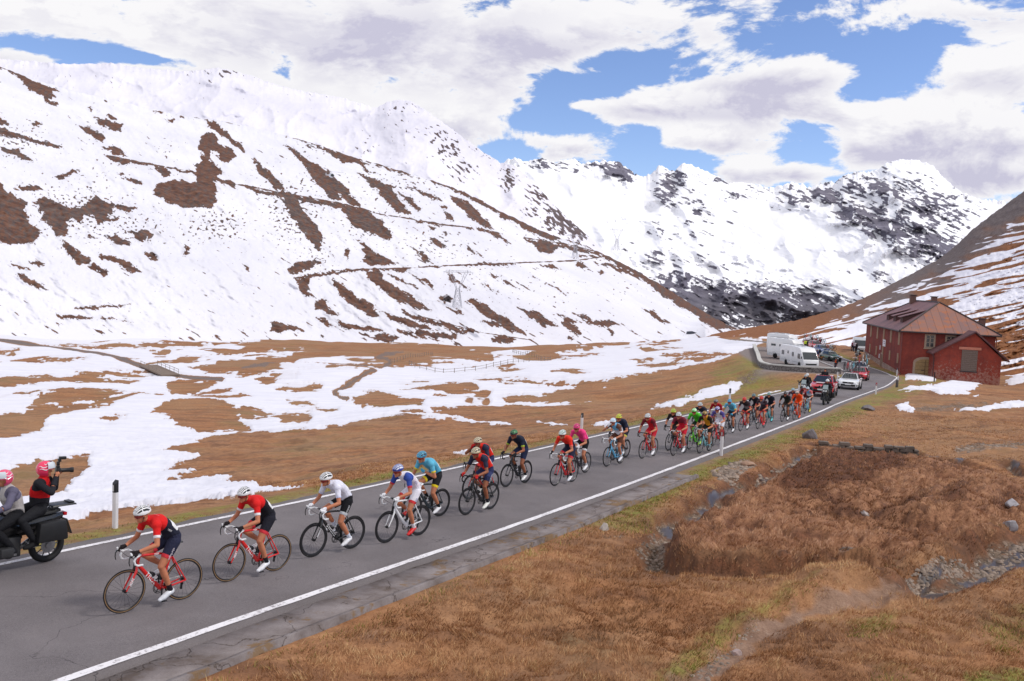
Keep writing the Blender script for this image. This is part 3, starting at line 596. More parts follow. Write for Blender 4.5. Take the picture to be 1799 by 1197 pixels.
# right hand slope
RS_BASE = [(1230,596),(1300,592),(1350,600),(1420,612),(1530,632),(1640,648),(1720,655),(1799,664),(1850,668),(2150,720)]
RS_CREST = [(1230,590),(1290,580),(1340,572),(1400,563),(1450,549),(1500,532),(1550,508),(1600,482),(1650,455),(1680,431),(1710,402),(1740,379),(1770,357),(1799,336),(1900,262),(2150,80)]
def rs_mask(px, py, rel):
    cy = interp(RS_CREST, px); dd = py-cy
    # stripes fall towards the lower left
    a = (px*.955-py*.29); c = (py*.955+px*.29)
    a2 = px*.96-(py-560)*.30
    slope = .30+.0*px
    c = py+ (px-1500)*.30
    c2 = py+(px-1500)*.22
    st = fbm(px/120, c2/7.0, 3, 261)+.4*fbm(px/40, c2/4.0, 4, 262)
    w = sstep(10, 55, dd)*(1-.35*sstep(1650, 1799, px)*sstep(560, 640, py))
    w = w*(1-.9*np.exp(-((px-1799)/200)**2-((py-600)/26)**2))
    band = np.exp(-((c-602)/16)**2)*sstep(1480, 1620, px)*.6+np.exp(-((c-560)/10)**2)*sstep(1560, 1700, px)*.55
    lowsn = (1-sstep(1480, 1640, px))*sstep(6, 22, dd)*.42
    v = (1.45*st+.45*w-.42+band*.9+lowsn*.8)*13
    v = np.where(dd < 5, -8, v)
    v = np.minimum(v, (dd-22-26*sstep(1600, 1790, px)+24*fbm(px/40, c/9, 3, 268))*.7)
    rock = sstep(1420, 1600, px-.0*py)*(1-sstep(15, 70+30*sstep(1650,1799,px), dd+26*fbm(px/50, py/14, 3, 266)))
    return np.clip(v, -15, 15), dict(rock=rock)
def rs_relief(px, py, t):
    c = py+(px-1500)*.30
    return .012*fbm(px/60, c/14, 4, 271)+.006*fbm(px/9, c/5, 4, 272)
RM = mountain_material('brown slope with snow bands', hexl(112,72,48), hexl(158,108,74), hexl(86,76,74), hexl(132,120,118), hexl(232,230,240), hexl(240,239,246), ns=.02, grain=.5, bump=.5)
mountain('right_slope', 1230, 2150, 700, 330, RS_BASE, RS_CREST, [(1230,900),(1290,900),(1500,620),(1799,420),(2150,380)], rs_relief, rs_mask, RM, jag=1.2, seed=17)
# ---------------------------------------------------------------- road, markings, gutter
def offset_line(line, o):
    T = np.gradient(line, axis=0); T /= np.linalg.norm(T, axis=1)[:, None]
    return line+np.stack([-T[:, 1], T[:, 0]], -1)*o
def strip(name, line, offs, dz, mat, wob=0, zs=None, kind='structure', ylim=None, seed=5, across=False):
    rows = []
    for k, o in enumerate(offs):
        L = offset_line(line, o)
        if wob: L = L+(wob[k]*fbm(L[:, 0]/.9, L[:, 1]/.9, 4, seed+k))[:, None]*np.array([.7, -.7])
        z = Pz(L[:, 1])+dz+(0 if zs is None else zs[k])
        rows.append(np.column_stack([L, z]))
    V = np.stack(rows, 1); n, k = V.shape[:2]
    me = mesh_np(name, V.reshape(-1, 3), gridfaces(n, k)[:, ::-1], [mat], attrs=dict(across=np.tile(np.array(offs, float), n)) if across else None)
    o = link_mesh(name, me); prop(o, kind=kind); return o
def asphalt():
    m, t, b = newmat('worn asphalt')
    P = t.node('ShaderNodeTexCoord').outputs['Object']
    n1 = t.noise(P, .5, 5, .6); n2 = t.noise(P, 110, 3, .9); n3 = t.noise(P, 35, 3, .7)
    base = t.ramp(n1, [(.3, hexl(92,86,87)), (.5, hexl(104,98,99)), (.7, hexl(117,110,111))])
    base = t.mix(t.rng(n2, .5, .66, 0, .6), base, hexl(168,160,163))
    base = t.mix(t.rng(n3, .3, .52, .42, 0), base, hexl(66,61,64))
    ac = t.m('ABSOLUTE', t.attr('across')); lane = t.rng(t.m('ABSOLUTE', t.m('SUBTRACT', ac, 1.35)), .15, .75, 1, 0, smooth=True)
    base = t.mix(t.m('MULTIPLY', lane, t.rng(n1, .3, .7, .1, .38)), base, hexl(128,121,122)); edge = t.rng(ac, 2.3, 3.1, 0, .45)
    base = t.mix(edge, base, hexl(96,88,84)); pt = t.rng(t.noise(P, .18, 3, .4), .58, .595, 0, .15); base = t.mix(pt, base, hexl(84,78,80))
    # cracks : thin wandering lines
    w = t.node('ShaderNodeTexVoronoi', feature='DISTANCE_TO_EDGE')
    wn = t.node('ShaderNodeTexNoise'); wn.inputs['Scale'].default_value = .7; wn.inputs['Detail'].default_value = 6; t.l.new(P, wn.inputs['Vector'])
    vec = t.vm('ADD', P, t.vm('MULTIPLY', wn.outputs['Color'], (3.2, 3.2, 0)))
    t.l.new(vec, w.inputs['Vector']); w.inputs['Scale'].default_value = .16
    crack = t.m('MULTIPLY', t.rng(w.outputs[0], .0, .0022, 1, 0), t.rng(t.noise(P, .25, 2, .5), .46, .58))
    base = t.mix(t.m('MULTIPLY', crack, .85), base, hexl(48,43,47))
    t.put(b.inputs['Base Color'], base); b.inputs['Roughness'].default_value = .82
    bp = t.node('ShaderNodeBump'); bp.inputs['Strength'].default_value = .25; bp.inputs['Distance'].default_value = .01
    t.put(bp.inputs['Height'], t.m('SUBTRACT', n2, crack)); t.l.new(bp.outputs[0], b.inputs['Normal'])
    return m
def paint():
    m, t, b = newmat('worn road paint')
    P = t.node('ShaderNodeTexCoord').outputs['Object']
    n = t.noise(P, 14, 6, .75); n2 = t.noise(P, 1.2, 3, .6)
    col = t.mix(t.rng(t.m('ADD', n, t.m('MULTIPLY', n2, .25)), .50, .60), hexl(150,143,146), t.mix(n2, hexl(214,210,212), hexl(236,233,236)))
    t.put(b.inputs['Base Color'], col); b.inputs['Roughness'].default_value = .7
    return m
def concrete():
    m, t, b = newmat('broken gutter concrete')
    P = t.node('ShaderNodeTexCoord').outputs['Object']
    n = t.noise(P, 1.6, 6, .65); n2 = t.noise(P, 40, 4, .7)
    w = t.node('ShaderNodeTexVoronoi', feature='DISTANCE_TO_EDGE')
    vec = t.vm('ADD', P, t.vm('MULTIPLY', t.node('ShaderNodeTexNoise').outputs['Color'], (.0, .0, 0)))
    wn = t.node('ShaderNodeTexNoise'); wn.inputs['Scale'].default_value = 2.2; wn.inputs['Detail'].default_value = 5; t.l.new(P, wn.inputs['Vector'])
    vec = t.vm('ADD', P, t.vm('MULTIPLY', wn.outputs['Color'], (1.3, 1.3, 0)))
    t.l.new(vec, w.inputs['Vector']); w.inputs['Scale'].default_value = .6
    crack = t.rng(w.outputs[0], 0, .010, 1, 0)
    col = t.ramp(n, [(.32, hexl(96,82,74)), (.46, hexl(124,114,112)), (.7, hexl(150,141,140))])
    col = t.mix(t.rng(n2, .3, .7, 0, .35), col, hexl(90,84,84))
    moss = t.rng(t.noise(P, 1.1, 5, .7), .56, .62)
    col = t.mix(t.m('MULTIPLY', moss, .8), col, hexl(120,92,58))
    col = t.mix(t.m('MULTIPLY', crack, .8), col, hexl(74,62,54))
    t.put(b.inputs['Base Color'], col); b.inputs['Roughness'].default_value = .9
    bp = t.node('ShaderNodeBump'); bp.inputs['Strength'].default_value = .6; bp.inputs['Distance'].default_value = .02
    t.put(bp.inputs['Height'], t.m('SUBTRACT', n2, t.m('MULTIPLY', crack, 2))); t.l.new(bp.outputs[0], b.inputs['Normal'])
    return m
FINE = smooth_line(ctrl, .25); NEARL = FINE[(FINE[:, 1] < 31)]
AS = asphalt(); PA = paint(); CO = concrete()
RO = [3.25, 3.1]+[2.8-.28*k for k in range(21)]+[-3.0, -3.12]
strip('road', FINE, RO, 0, AS, wob=[.12, .1]+[0]*21+[.03, .05], zs=[-.2, 0]+[.03*(1-abs(2.8-.28*k)/3.05) for k in range(21)]+[0, -.14], across=True)
def crown(o): return .03*(1-abs(o)/3.05)
strip('road_marking', FINE, [2.81, 2.67], .009+crown(2.74), PA, wob=(.012, .012))
strip('road_marking', FINE, [-2.66, -2.82], .009+crown(2.74), PA, wob=(.012, .02))
strip('road_gutter', NEARL, [-2.99, -3.0, -3.4, -3.74, -3.8], -.03, CO, wob=(.05, .05, .03, .03, .03), zs=[-.2, .005, -.01, .005, -.2])
strip('road_kerb', NEARL, [-3.79, -3.82, -3.93, -3.96], .0, CO, wob=(.03, .03, .03, .03), zs=[-.2, .03, .035, -.2], seed=40)
# ---------------------------------------------------------------- camera, sun, sky
cam = bpy.data.cameras.new('camera'); co = bpy.data.objects.new('camera', cam); C.objects.link(co)
cam.sensor_width = 36; cam.lens = 36*F/1799; cam.clip_start = .1; cam.clip_end = 20000
Mx = Matrix.Identity(4)
for i in range(3): Mx[i][0] = RT[i]; Mx[i][1] = UP[i]; Mx[i][2] = -fwd[i]
Mx[2][3] = CAMZ; co.matrix_world = Mx
bpy.context.scene.camera = co
SUN_EL, SUN_AZ = math.radians(50), math.radians(98)      # sun behind thin cloud, to the right of the viewer
sd = Vector((math.sin(SUN_AZ)*math.cos(SUN_EL), math.cos(SUN_AZ)*math.cos(SUN_EL), math.sin(SUN_EL)))
sl = bpy.data.lights.new('sun', 'SUN'); so = bpy.data.objects.new('sun', sl); C.objects.link(so)
sl.energy = 1.9; sl.angle = math.radians(10); sl.color = (1, .96, .9)
so.rotation_euler = sd.to_track_quat('Z', 'Y').to_euler()
W = bpy.data.worlds.new('World'); bpy.context.scene.world = W; W.use_nodes = True
def build_sky():
    t = NT(W.node_tree); bg = W.node_tree.nodes['Background']
    sk = t.node('ShaderNodeTexSky', sky_type='NISHITA'); sk.sun_disc = False
    sk.sun_elevation = SUN_EL; sk.sun_rotation = SUN_AZ; sk.altitude = 2300; sk.air_density = 1.1; sk.dust_density = .3; sk.ozone_density = 2.0
    D = t.node('ShaderNodeTexCoord').outputs['Generated']
    sp = t.node('ShaderNodeSeparateXYZ'); t.l.new(D, sp.inputs[0])
    # cloud deck seen in perspective : stretch near the horizon
    k = t.m('ADD', t.m('MAXIMUM', sp.outputs[2], 0.0), .35)
    cv = t.node('ShaderNodeCombineXYZ')
    t.put(cv.inputs[0], t.m('DIVIDE', sp.outputs[0], t.m('ADD', k, .25))); t.put(cv.inputs[1], t.m('DIVIDE', sp.outputs[1], t.m('ADD', k, .25))); t.put(cv.inputs[2], t.m('MULTIPLY', sp.outputs[2], 1.8))
    P = cv.outputs[0]
    n = t.m('ADD', t.m('MULTIPLY', t.noise(P, 5.0, 10, .62, .5), .72), t.m('MULTIPLY', t.noise(P, 17.0, 6, .6, .2), .28))
    P2 = t.vm('ADD', P, (.01, .0, .045))
    n2 = t.m('ADD', t.m('MULTIPLY', t.noise(P2, 5.0, 6, .62, .5), .72), t.m('MULTIPLY', t.noise(P2, 17.0, 4, .6, .2), .28))
    big = t.noise(P, 1.1, 3, .5)
    # broad cover : overcast on the left, open on the right
    blobs = [  # photo px, rx, ry, amplitude   (+ cloud, - blue)
        (400,50,560,130,.34),(-100,50,300,60,.22),(560,180,220,50,.3),(60,82,170,17,-.33),(230,99,80,10,-.25),(790,215,130,46,.30),(960,70,150,70,.24),(1060,40,200,50,.16),(870,150,120,40,.2),
        (1290,45,170,38,.20),(1330,128,165,42,.42),(1250,170,150,26,.30),(1310,198,140,28,.34),(1080,190,110,22,.26),(1000,254,80,24,.42),(1265,245,100,24,.32),(1350,302,110,24,.42),
        (1740,125,120,46,.42),(1600,205,110,34,.34),(1740,240,170,60,.36),(1700,22,140,34,.34),(1760,310,120,30,.3),(1540,255,90,26,.3),
        (1070,130,110,36,-.3),(960,200,70,44,-.26),(1120,265,40,40,-.34),(1480,70,110,40,-.24),(1560,135,70,40,-.3),(1480,250,45,30,-.2),(1195,282,60,20,-.3),(900,268,60,20,-.3),(1445,290,30,24,-.22),(1240,20,260,30,-.04),(1790,4,60,14,-.2),(1430,30,60,40,-.1)]
    acc = None; sh = None
    for (px, py, rx, ry, a) in blobs:
        c = ray(px, py); c = c/np.linalg.norm(c)
        dv = t.vm('SUBTRACT', D, tuple(float(v) for v in c))
        dv = t.vm('MULTIPLY', dv, (F/rx, F/rx*.8, F/ry))
        ln = t.vm('LENGTH', dv, out=1)
        v = t.rng(ln, 0, 1.6, a, 0, smooth=True)
        acc = v if acc is None else t.m('ADD', acc, v)
        if a > .15 and ry < 90:      # cumulus: bright crown, grey flat base
            dz = t.node('ShaderNodeSeparateXYZ'); t.l.new(dv, dz.inputs[0])
            g = t.m('MULTIPLY', v, t.m('ADD', t.m('MULTIPLY', dz.outputs[2], -1.5), .1))
            sh = g if sh is None else t.m('ADD', sh, g)
    cov = t.m('ADD', t.m('ADD', t.m('MULTIPLY', n, 2.3), acc), -.69)
    back = t.m('ADD', t.rng(sp.outputs[1], .35, .0, 0, .2), t.rng(sp.outputs[2], .45, .7, 0, .2))
    cov = t.m('ADD', cov, back)
    mask = t.rng(cov, .50, .64, smooth=True)
    shade = t.rng(t.m('SUBTRACT', n2, n), -.07, .07)
    thick = t.rng(cov, .58, .85)
    base = t.m('MULTIPLY', sh, 3.6)
    lit = t.m('ADD', t.m('ADD', t.m('MULTIPLY', thick, .04), t.m('MULTIPLY', shade, .75)), t.m('ADD', base, -.16), clamp=True)
    # the dark deck upper left
    for (px, py, rx, ry, a) in [(660,95,300,75,.8),(850,30,200,50,.35),(1330,150,110,14,.5),(1760,240,200,50,.05)]:
        c = ray(px, py); c = c/np.linalg.norm(c)
        dv = t.vm('MULTIPLY', t.vm('SUBTRACT', D, tuple(float(v) for v in c)), (F/rx, F/rx*.8, F/ry))
        lit = t.m('ADD', lit, t.m('MULTIPLY', t.rng(t.vm('LENGTH', dv, out=1), 0, 1.3, a, 0, smooth=True), t.rng(big, .3, .6, .5, 1.0)), clamp=True)
    cl = t.mix(t.m('MULTIPLY', lit, thick), (1.06, 1.05, 1.07, 1), (.66, .645, .80, 1))
    sky = t.vm('MULTIPLY', sk.outputs[0], (.15, .15, .175))
    t.put(bg.inputs[0], t.mix(mask, sky, cl)); bg.inputs[1].default_value = .9
build_sky()
sc = bpy.context.scene
sc.view_settings.view_transform = 'Standard'; sc.view_settings.look = 'None'; sc.view_settings.exposure = 0; sc.view_settings.gamma = 1
sc.render.engine = 'CYCLES'; sc.cycles.use_denoising = True; sc.cycles.max_bounces = 5; sc.cycles.diffuse_bounces = 2; sc.cycles.glossy_bounces = 2; sc.cycles.transmission_bounces = 4; sc.cycles.transparent_max_bounces = 6
# ================================================================ mesh builder
class MB:
    def __init__(s): s.v = []; s.f = []; s.mi = []; s.cur = 0
    def add(s, V, Fc):
        b = len(s.v); s.v.extend([tuple(p) for p in V])
        for f in Fc: s.f.append([i+b for i in f]); s.mi.append(s.cur)
        return s
    def box(s, c, d, rot=None, taper=1.0, ty=None):
        x, y, z = d[0]/2, d[1]/2, d[2]/2; tx = taper; ty = taper if ty is None else ty
        V = [Vector(p) for p in [(-x,-y,-z),(x,-y,-z),(x,y,-z),(-x,y,-z),(-x*tx,-y*ty,z),(x*tx,-y*ty,z),(x*tx,y*ty,z),(-x*tx,y*ty,z)]]
        if rot is not None: V = [rot@p for p in V]
        return s.add([p+Vector(c) for p in V], [(0,3,2,1),(4,5,6,7),(0,1,5,4),(1,2,6,5),(2,3,7,6),(3,0,4,7)])
    def path(s, pts, r, n=8, flat=1.0, closed=False, caps=True):
        pts = [Vector(p) for p in pts]; m = len(pts); rs = r if isinstance(r, (list, tuple)) else [r]*m
        V = []; up = None
        for i, p in enumerate(pts):
            a = pts[(i-1) % m] if (closed or i > 0) else p; b = pts[(i+1) % m] if (closed or i < m-1) else p
            t = (b-a).normalized()
            if up is None: up = Vector((0,1,0)) if abs(t.y) < .9 else Vector((1,0,0))
            x = (up-t*up.dot(t)).normalized(); y = t.cross(x); up = x
            for k in range(n):
                an = 2*PI*k/n; V.append(p+x*math.cos(an)*rs[i]*flat+y*math.sin(an)*rs[i])
        Fc = []
        for i in range(m if closed else m-1):
            for k in range(n):
                a = i*n+k; b = i*n+(k+1) % n; c = ((i+1) % m)*n+(k+1) % n; d = ((i+1) % m)*n+k
                Fc.append((a, b, c, d))
        if caps and not closed: Fc.append(tuple(range(n))[::-1]); Fc.append(tuple((m-1)*n+k for k in range(n)))
        return s.add(V, Fc)
    def tube(s, a, b, r0, r1=None, n=8, flat=1.0): return s.path([a, b], [r0, r0 if r1 is None else r1], n, flat)
    def ell(s, c, r, rot=None, nu=12, nv=8):
        V = []; Fc = []
        for j in range(nv+1):
            th = PI*j/nv
            for i in range(nu):
                ph = 2*PI*i/nu; p = Vector((r[0]*math.sin(th)*math.cos(ph), r[1]*math.sin(th)*math.sin(ph), r[2]*math.cos(th)))
                if rot is not None: p = rot@p
                V.append(p+Vector(c))
        for j in range(nv):
            for i in range(nu):
                Fc.append((j*nu+i, (j+1)*nu+i, (j+1)*nu+(i+1) % nu, j*nu+(i+1) % nu))
        return s.add(V, Fc)
    def ring(s, c, R, r, axis='y', n=32, m=6, flat=1.0):
        pts = []
        for k in range(n):
            a = 2*PI*k/n; pts.append(Vector(c)+(Vector((math.cos(a)*R, 0, math.sin(a)*R)) if axis == 'y' else Vector((math.cos(a)*R, math.sin(a)*R, 0))))
        V = []
        ax = Vector((0,1,0)) if axis == 'y' else Vector((0,0,1))
        for k in range(n):
            o = (pts[k]-Vector(c)).normalized()
            for j in range(m):
                b = 2*PI*j/m; V.append(pts[k]+o*math.cos(b)*r+ax*math.sin(b)*r*flat)
        return s.add(V, [(k*m+j, ((k+1) % n)*m+j, ((k+1) % n)*m+(j+1) % m, k*m+(j+1) % m) for k in range(n) for j in range(m)])
    def disc(s, c, r, h, n=20, axis='y'):
        a = Vector(c); d = Vector((0,h/2,0)) if axis == 'y' else (Vector((0,0,h/2)) if axis == 'z' else Vector((h/2,0,0)))
        return s.tube(a-d, a+d, r, n=n)
    def prism(s, poly, y0, y1, axis='y'):
        """polygon in (x,z) extruded along y (or (y,z) along x, or (x,y) along z)"""
        n = len(poly)
        def P(p, q): return (p[0], q, p[1]) if axis == 'y' else ((q, p[0], p[1]) if axis == 'x' else (p[0], p[1], q))
        V = [P(p, y0) for p in poly]+[P(p, y1) for p in poly]
        return s.add(V, [tuple(range(n)), tuple(range(2*n-1, n-1, -1))]+[(i, i+n, (i+1) % n+n, (i+1) % n) for i in range(n)])
    def loft(s, secs, closed=True, caps=True):
        n = len(secs[0]); V = [p for q in secs for p in q]; Fc = []
        for i in range(len(secs)-1):
            for k in range(n if closed else n-1):
                Fc.append((i*n+k, i*n+(k+1) % n, (i+1)*n+(k+1) % n, (i+1)*n+k))
        if caps and closed: Fc.append(tuple(range(n))[::-1]); Fc.append(tuple((len(secs)-1)*n+k for k in range(n)))
        return s.add(V, Fc)
    def build(s, name, mats, parent=None, smooth=True, loc=None, angle=40, bevel=0):
        me = bpy.data.meshes.new(name); me.from_pydata([tuple(p) for p in s.v], [], s.f)
        mats = mats if isinstance(mats, (list, tuple)) else [mats]
        for m in mats: me.materials.append(m)
        me.polygons.foreach_set('material_index', s.mi)
        bm = bmesh.new(); bm.from_mesh(me); bmesh.ops.recalc_face_normals(bm, faces=bm.faces[:])
        if bevel:
            es = [e for e in bm.edges if len(e.link_faces) == 2 and e.calc_face_angle(0) > math.radians(30)]
            bmesh.ops.bevel(bm, geom=es, offset=bevel, segments=2, profile=.6, affect='EDGES', clamp_overlap=True)
        bm.to_mesh(me); bm.free()
        if smooth:
            me.polygons.foreach_set('use_smooth', [True]*len(me.polygons))
            try: me.set_sharp_from_angle(angle=math.radians(angle))
            except Exception: pass
        me.update()
        return link_mesh(name, me, parent, None, loc)
def text(s, size, mat, parent, mtx, name='lettering', depth=.0008, bold=0.0, xs=1.0):
    cu = bpy.data.curves.new(name, 'FONT'); cu.body = s; cu.size = size; cu.extrude = depth; cu.offset = bold
    cu.align_x = 'CENTER'; cu.align_y = 'CENTER'; cu.resolution_u = 2
    o = bpy.data.objects.new('t', cu); C.objects.link(o); bpy.context.view_layer.update()
    me = bpy.data.meshes.new_from_object(o.evaluated_get(bpy.context.evaluated_depsgraph_get()))
    bpy.data.objects.remove(o)
    me.transform(Matrix.Diagonal((xs, 1, 1, 1))); me.transform(mtx); me.materials.clear(); me.materials.append(mat)
    return link_mesh(name, me, parent)
def frame_m(origin, x, y):
    """matrix whose local x,y axes are given (text plane)"""
    x = Vector(x).normalized(); y = Vector(y); y = (y-x*y.dot(x)).normalized(); z = x.cross(y)
    m = Matrix.Identity(4)
    for i in range(3): m[i][0] = x[i]; m[i][1] = y[i]; m[i][2] = z[i]; m[i][3] = origin[i]
    return m
def copy_tree(o, parent=None):
    c = o.copy(); C.objects.link(c)
    if parent is not None: c.parent = parent
    for ch in o.children: copy_tree(ch, c)
    return c
# materials shared by many things
BLACK = M('black rubber', hexl(26,25,27), .75, scale=20)
DARK = M('dark composite', hexl(34,33,36), .35, scale=14)
STEEL = M('brushed metal', hexl(150,150,152), .35, .8, scale=30)
CHROME = M('polished metal', hexl(190,190,192), .18, .95, scale=10)
WHITE = M('white plastic', hexl(232,232,234), .4, scale=12, var=.05)
GLASS = M('dark window glass', hexl(38,44,50), .08, 0, var=.1, scale=3, spec=.8)
GUM = M('tan tyre sidewall', hexl(150,118,84), .7, scale=20)
SKIN = M('tanned skin', hexl(186,118,86), .5, scale=9, var=.12)
SKIN2 = M('darker tanned skin', hexl(150,90,62), .5, scale=9, var=.12)
def paintm(rgb, rough=.28, coat=.6): return M('gloss paint %d %d %d' % rgb, hexl(*rgb), rough, 0, var=.06, scale=5, coat=coat)
def cloth(rgb): return M('knit fabric %d %d %d' % rgb, hexl(*rgb), .8, 0, var=.16, scale=3.2, bump=.9, spec=.2)
# ================================================================ road bicycle (x forward, y left, z up, origin on the ground under the cranks)
RHUB = Vector((-.405, 0, .338)); FHUB = Vector((.585, 0, .338)); BB = Vector((0, 0, .27)); WR = .338
def wheel_mesh(deep):
    out = {}
    b = MB(); b.ring((0,0,0), WR-.012, .0125, n=44, m=8, flat=.95); out['tyre'] = b
    b = MB(); b.ring((0,0,0), WR-.0215, .0095, n=44, m=6, flat=1.45); out['wall'] = b
    b = MB(); R0 = WR-.026; R1 = R0-deep
    secs = []
    for k in range(44):
        a = 2*PI*k/44; o = Vector((math.cos(a), 0, math.sin(a)))
        secs.append([o*R0+Vector((0,.011,0)), o*(R0-.012)+Vector((0,.0125,0)), o*R1, o*(R0-.012)-Vector((0,.0125,0)), o*R0-Vector((0,.011,0))])
    secs.append(secs[0]); b.loft(secs, caps=False); out['rim'] = b
    b = MB(); rr = random.Random(3)
    for k in range(20):
        a = 2*PI*k/20; a2 = a+(.5 if k % 2 else -.5); sd = .022 if k % 4 < 2 else -.022
        b.tube((math.cos(a2)*.02, sd, math.sin(a2)*.02), (math.cos(a)*(R1+.004), 0, math.sin(a)*(R1+.004)), .0016, n=4)
    out['spokes'] = b
    b = MB(); b.disc((0,0,0), .018, .07, 12); b.disc((0,0,0), .026, .012, 12); b.disc((0,.027,0), .026, .005, 12); b.disc((0,-.027,0), .026, .005, 12); b.disc((0,0,0), .008, .13, 8)
    out['hub'] = b
    return out
class BikeProto:
    pass
def make_bike_meshes():
    P = {}
    hd_t = Vector((.372,0,.872)); hd_b = Vector((.412,0,.722)); sc_ = Vector((-.165,0,.81))
    b = MB()                                             # frame
    b.path([hd_t-Vector((.004,0,.018)), (.1,0,.84), sc_], [.022,.019,.017], 10, flat=.95)
    b.path([hd_b+Vector((-.004,0,.014)), (.2,0,.49), BB], [.031,.033,.036], 12, flat=.85)
    b.path([BB, (-.09,0,.56), sc_+Vector((-.006,0,.03))], [.028,.02,.018], 10, flat=.8)
    b.tube(hd_b, hd_t, .027, .022, 12)
    b.tube(BB-Vector((0,.045,0)), BB+Vector((0,.045,0)), .026, n=14)
    for s in (-1, 1):
        b.path([BB+Vector((-.02,.03*s,0)), (-.2,.055*s,.3), RHUB+Vector((0,.066*s,0))], [.021,.016,.013], 8)
        b.path([sc_+Vector((.01,.012*s,-.02)), (-.22,.04*s,.66), RHUB+Vector((0,.066*s,0))], [.013,.012,.011], 8)
    P['frame'] = b
    b = MB()                                             # fork
    b.tube(hd_b+Vector((0,0,.006)), hd_b-Vector((-.006,0,.03)), .026, .03, 12)
    for s in (-1, 1):
        b.path([hd_b+Vector((.006,.018*s,-.02)), (.437,.046*s,.64), (.5,.052*s,.5), (.56,.05*s,.39), FHUB+Vector((0,.05*s,0))], [.023,.022,.018,.013,.010], 8, flat=.65)
    P['fork'] = b
    b = MB()                                             # handlebar: tops, drops, hoods
    st = Vector((.36,0,.905)); bc = Vector((.46,0,.925))
    bar_pts = []
    for s in (-1, 1):
        b.path([bc, bc+Vector((0,.10*s,0)), (.462,.185*s,.925), (.50,.208*s,.922), (.55,.21*s,.90), (.572,.212*s,.855), (.555,.214*s,.80), (.51,.216*s,.775), (.43,.218*s,.775)], [.0155,.0155,.016,.016,.016,.016,.016,.016,.016], 8)
    P['bar_tape'] = b
    for s in (-1, 1):
        b = MB()
        b.path([(.53,.209*s,.915), (.575,.21*s,.925), (.62,.21*s,.955), (.632,.21*s,.985)], [.018,.021,.019,.012], 10)
        P['hood%d' % s] = b
    for s in (-1, 1):
        b = MB()
        b.path([(.622,.212*s,.945), (.652,.214*s,.90), (.655,.216*s,.84), (.64,.218*s,.79)], [.012,.008,.007,.006], 6, flat=1.6)
        b.path([(.575,.20*s,.915), (.53,.11*s,.86), (.44,.03*s,.80), (.42,.02*s,.74)], .0035, 4)
        P['lever%d' % s] = b
    b = MB(); b.box((.43,0,.70), (.05,.05,.035)); b.box((.445,.0,.665), (.02,.07,.03)); b.box((.44,0,.735), (.03,.05,.05))
    P['brake_caliper'] = b
    b = MB(); b.tube(hd_t-Vector((0,0,.01)), hd_t+Vector((-.012,0,.045)), .019, n=12); b.path([hd_t+Vector((-.012,0,.03)), bc], [.02,.018], 10); b.disc(bc, .024, .05, 12)
    b.box(bc+Vector((.035,0,.02)), (.06,.045,.014))
    P['stem'] = b
    b = MB()                                             # seat post + saddle
    b.tube(sc_+Vector((-.004,0,.02)), (-.205,0,.95), .0135, n=10); P['seatpost'] = b
    b = MB()
    secs = []
    for x, w, z in [(-.33,.03,.985),(-.325,.062,.985),(-.29,.072,.986),(-.25,.066,.985),(-.2,.045,.981),(-.14,.026,.978),(-.08,.02,.977),(-.05,.012,.972)]:
        secs.append([(x,-w,z-.02),(x,-w*.8,z-.002),(x,-w*.3,z+.004),(x,w*.3,z+.004),(x,w*.8,z-.002),(x,w,z-.02),(x,w*.5,z-.026),(x,-w*.5,z-.026)])
    b.loft(secs); b.tube((-.3,.02,.955),(-.1,.02,.957),.004,n=5); b.tube((-.3,-.02,.955),(-.1,-.02,.957),.004,n=5); P['saddle'] = b
    b = MB()                                             # right side drivetrain
    b.ring((0,-.043,.27), .092, .006, n=30, m=4, flat=.5); b.ring((0,-.050,.27), .07, .006, n=24, m=4, flat=.5)
    for k in range(4):
        a = k*PI/2+.5; b.tube((0,-.047,.27), (.088*math.cos(a),-.045,.27+.088*math.sin(a)), .010, .007, 6)
    P['chainring'] = b
    b = MB()
    for r, y in [(.052,-.03),(.046,-.036),(.04,-.042),(.034,-.047),(.028,-.052)]: b.disc(RHUB+Vector((0,y,0)), r, .003, 20)
    P['cassette'] = b
    b = MB(); b.path([(.0,-.047,.362), (-.405,-.045,.385)], .003, 4); b.path([(.0,-.047,.178), (-.33,-.045,.205), (-.40,-.045,.19), (-.425,-.045,.24), (-.40,-.045,.285)], .003, 4)
    P['chain'] = b
    b = MB(); b.box((-.40,-.05,.215), (.03,.016,.11)); b.disc((-.395,-.048,.185), .02, .012, 12); b.disc((-.415,-.048,.25), .02, .012, 12); b.box((-.42,-.062,.29), (.045,.025,.035)); P['derailleur'] = b
    for key, ang in (('l', -90), ('r', 90)): pass
    b = MB(); c = Vector((.205,0,.515)); d = Vector((.412,0,.722))-Vector((0,0,.27)); d.normalize(); nrm = Vector((-d.z,0,d.x))
    c = BB+d*.24+nrm*.062
    b.tube(c-d*.075, c+d*.06, .036, n=14); b.tube(c+d*.06, c+d*.085, .036, .02, 14); b.tube(c+d*.085, c+d*.105, .014, n=8); P['bottle'] = b
    b = MB(); b.tube(c-d*.05, c+d*.01, .0368, n=14); P['bottle_band'] = b
    d2 = (sc_-BB).normalized(); n2 = Vector((d2.z,0,-d2.x)); c = BB+d2*.2+n2*.058
    b = MB(); b.tube(c-d2*.07, c+d2*.06, .036, n=14); b.tube(c+d2*.06, c+d2*.085, .036, .02, 14); b.tube(c+d2*.085, c+d2*.1, .014, n=8); P['bottle2'] = b
    b = MB(); b.box((-.235,0,.845), (.004,.075,.06)); P['number_plate'] = b
    return P
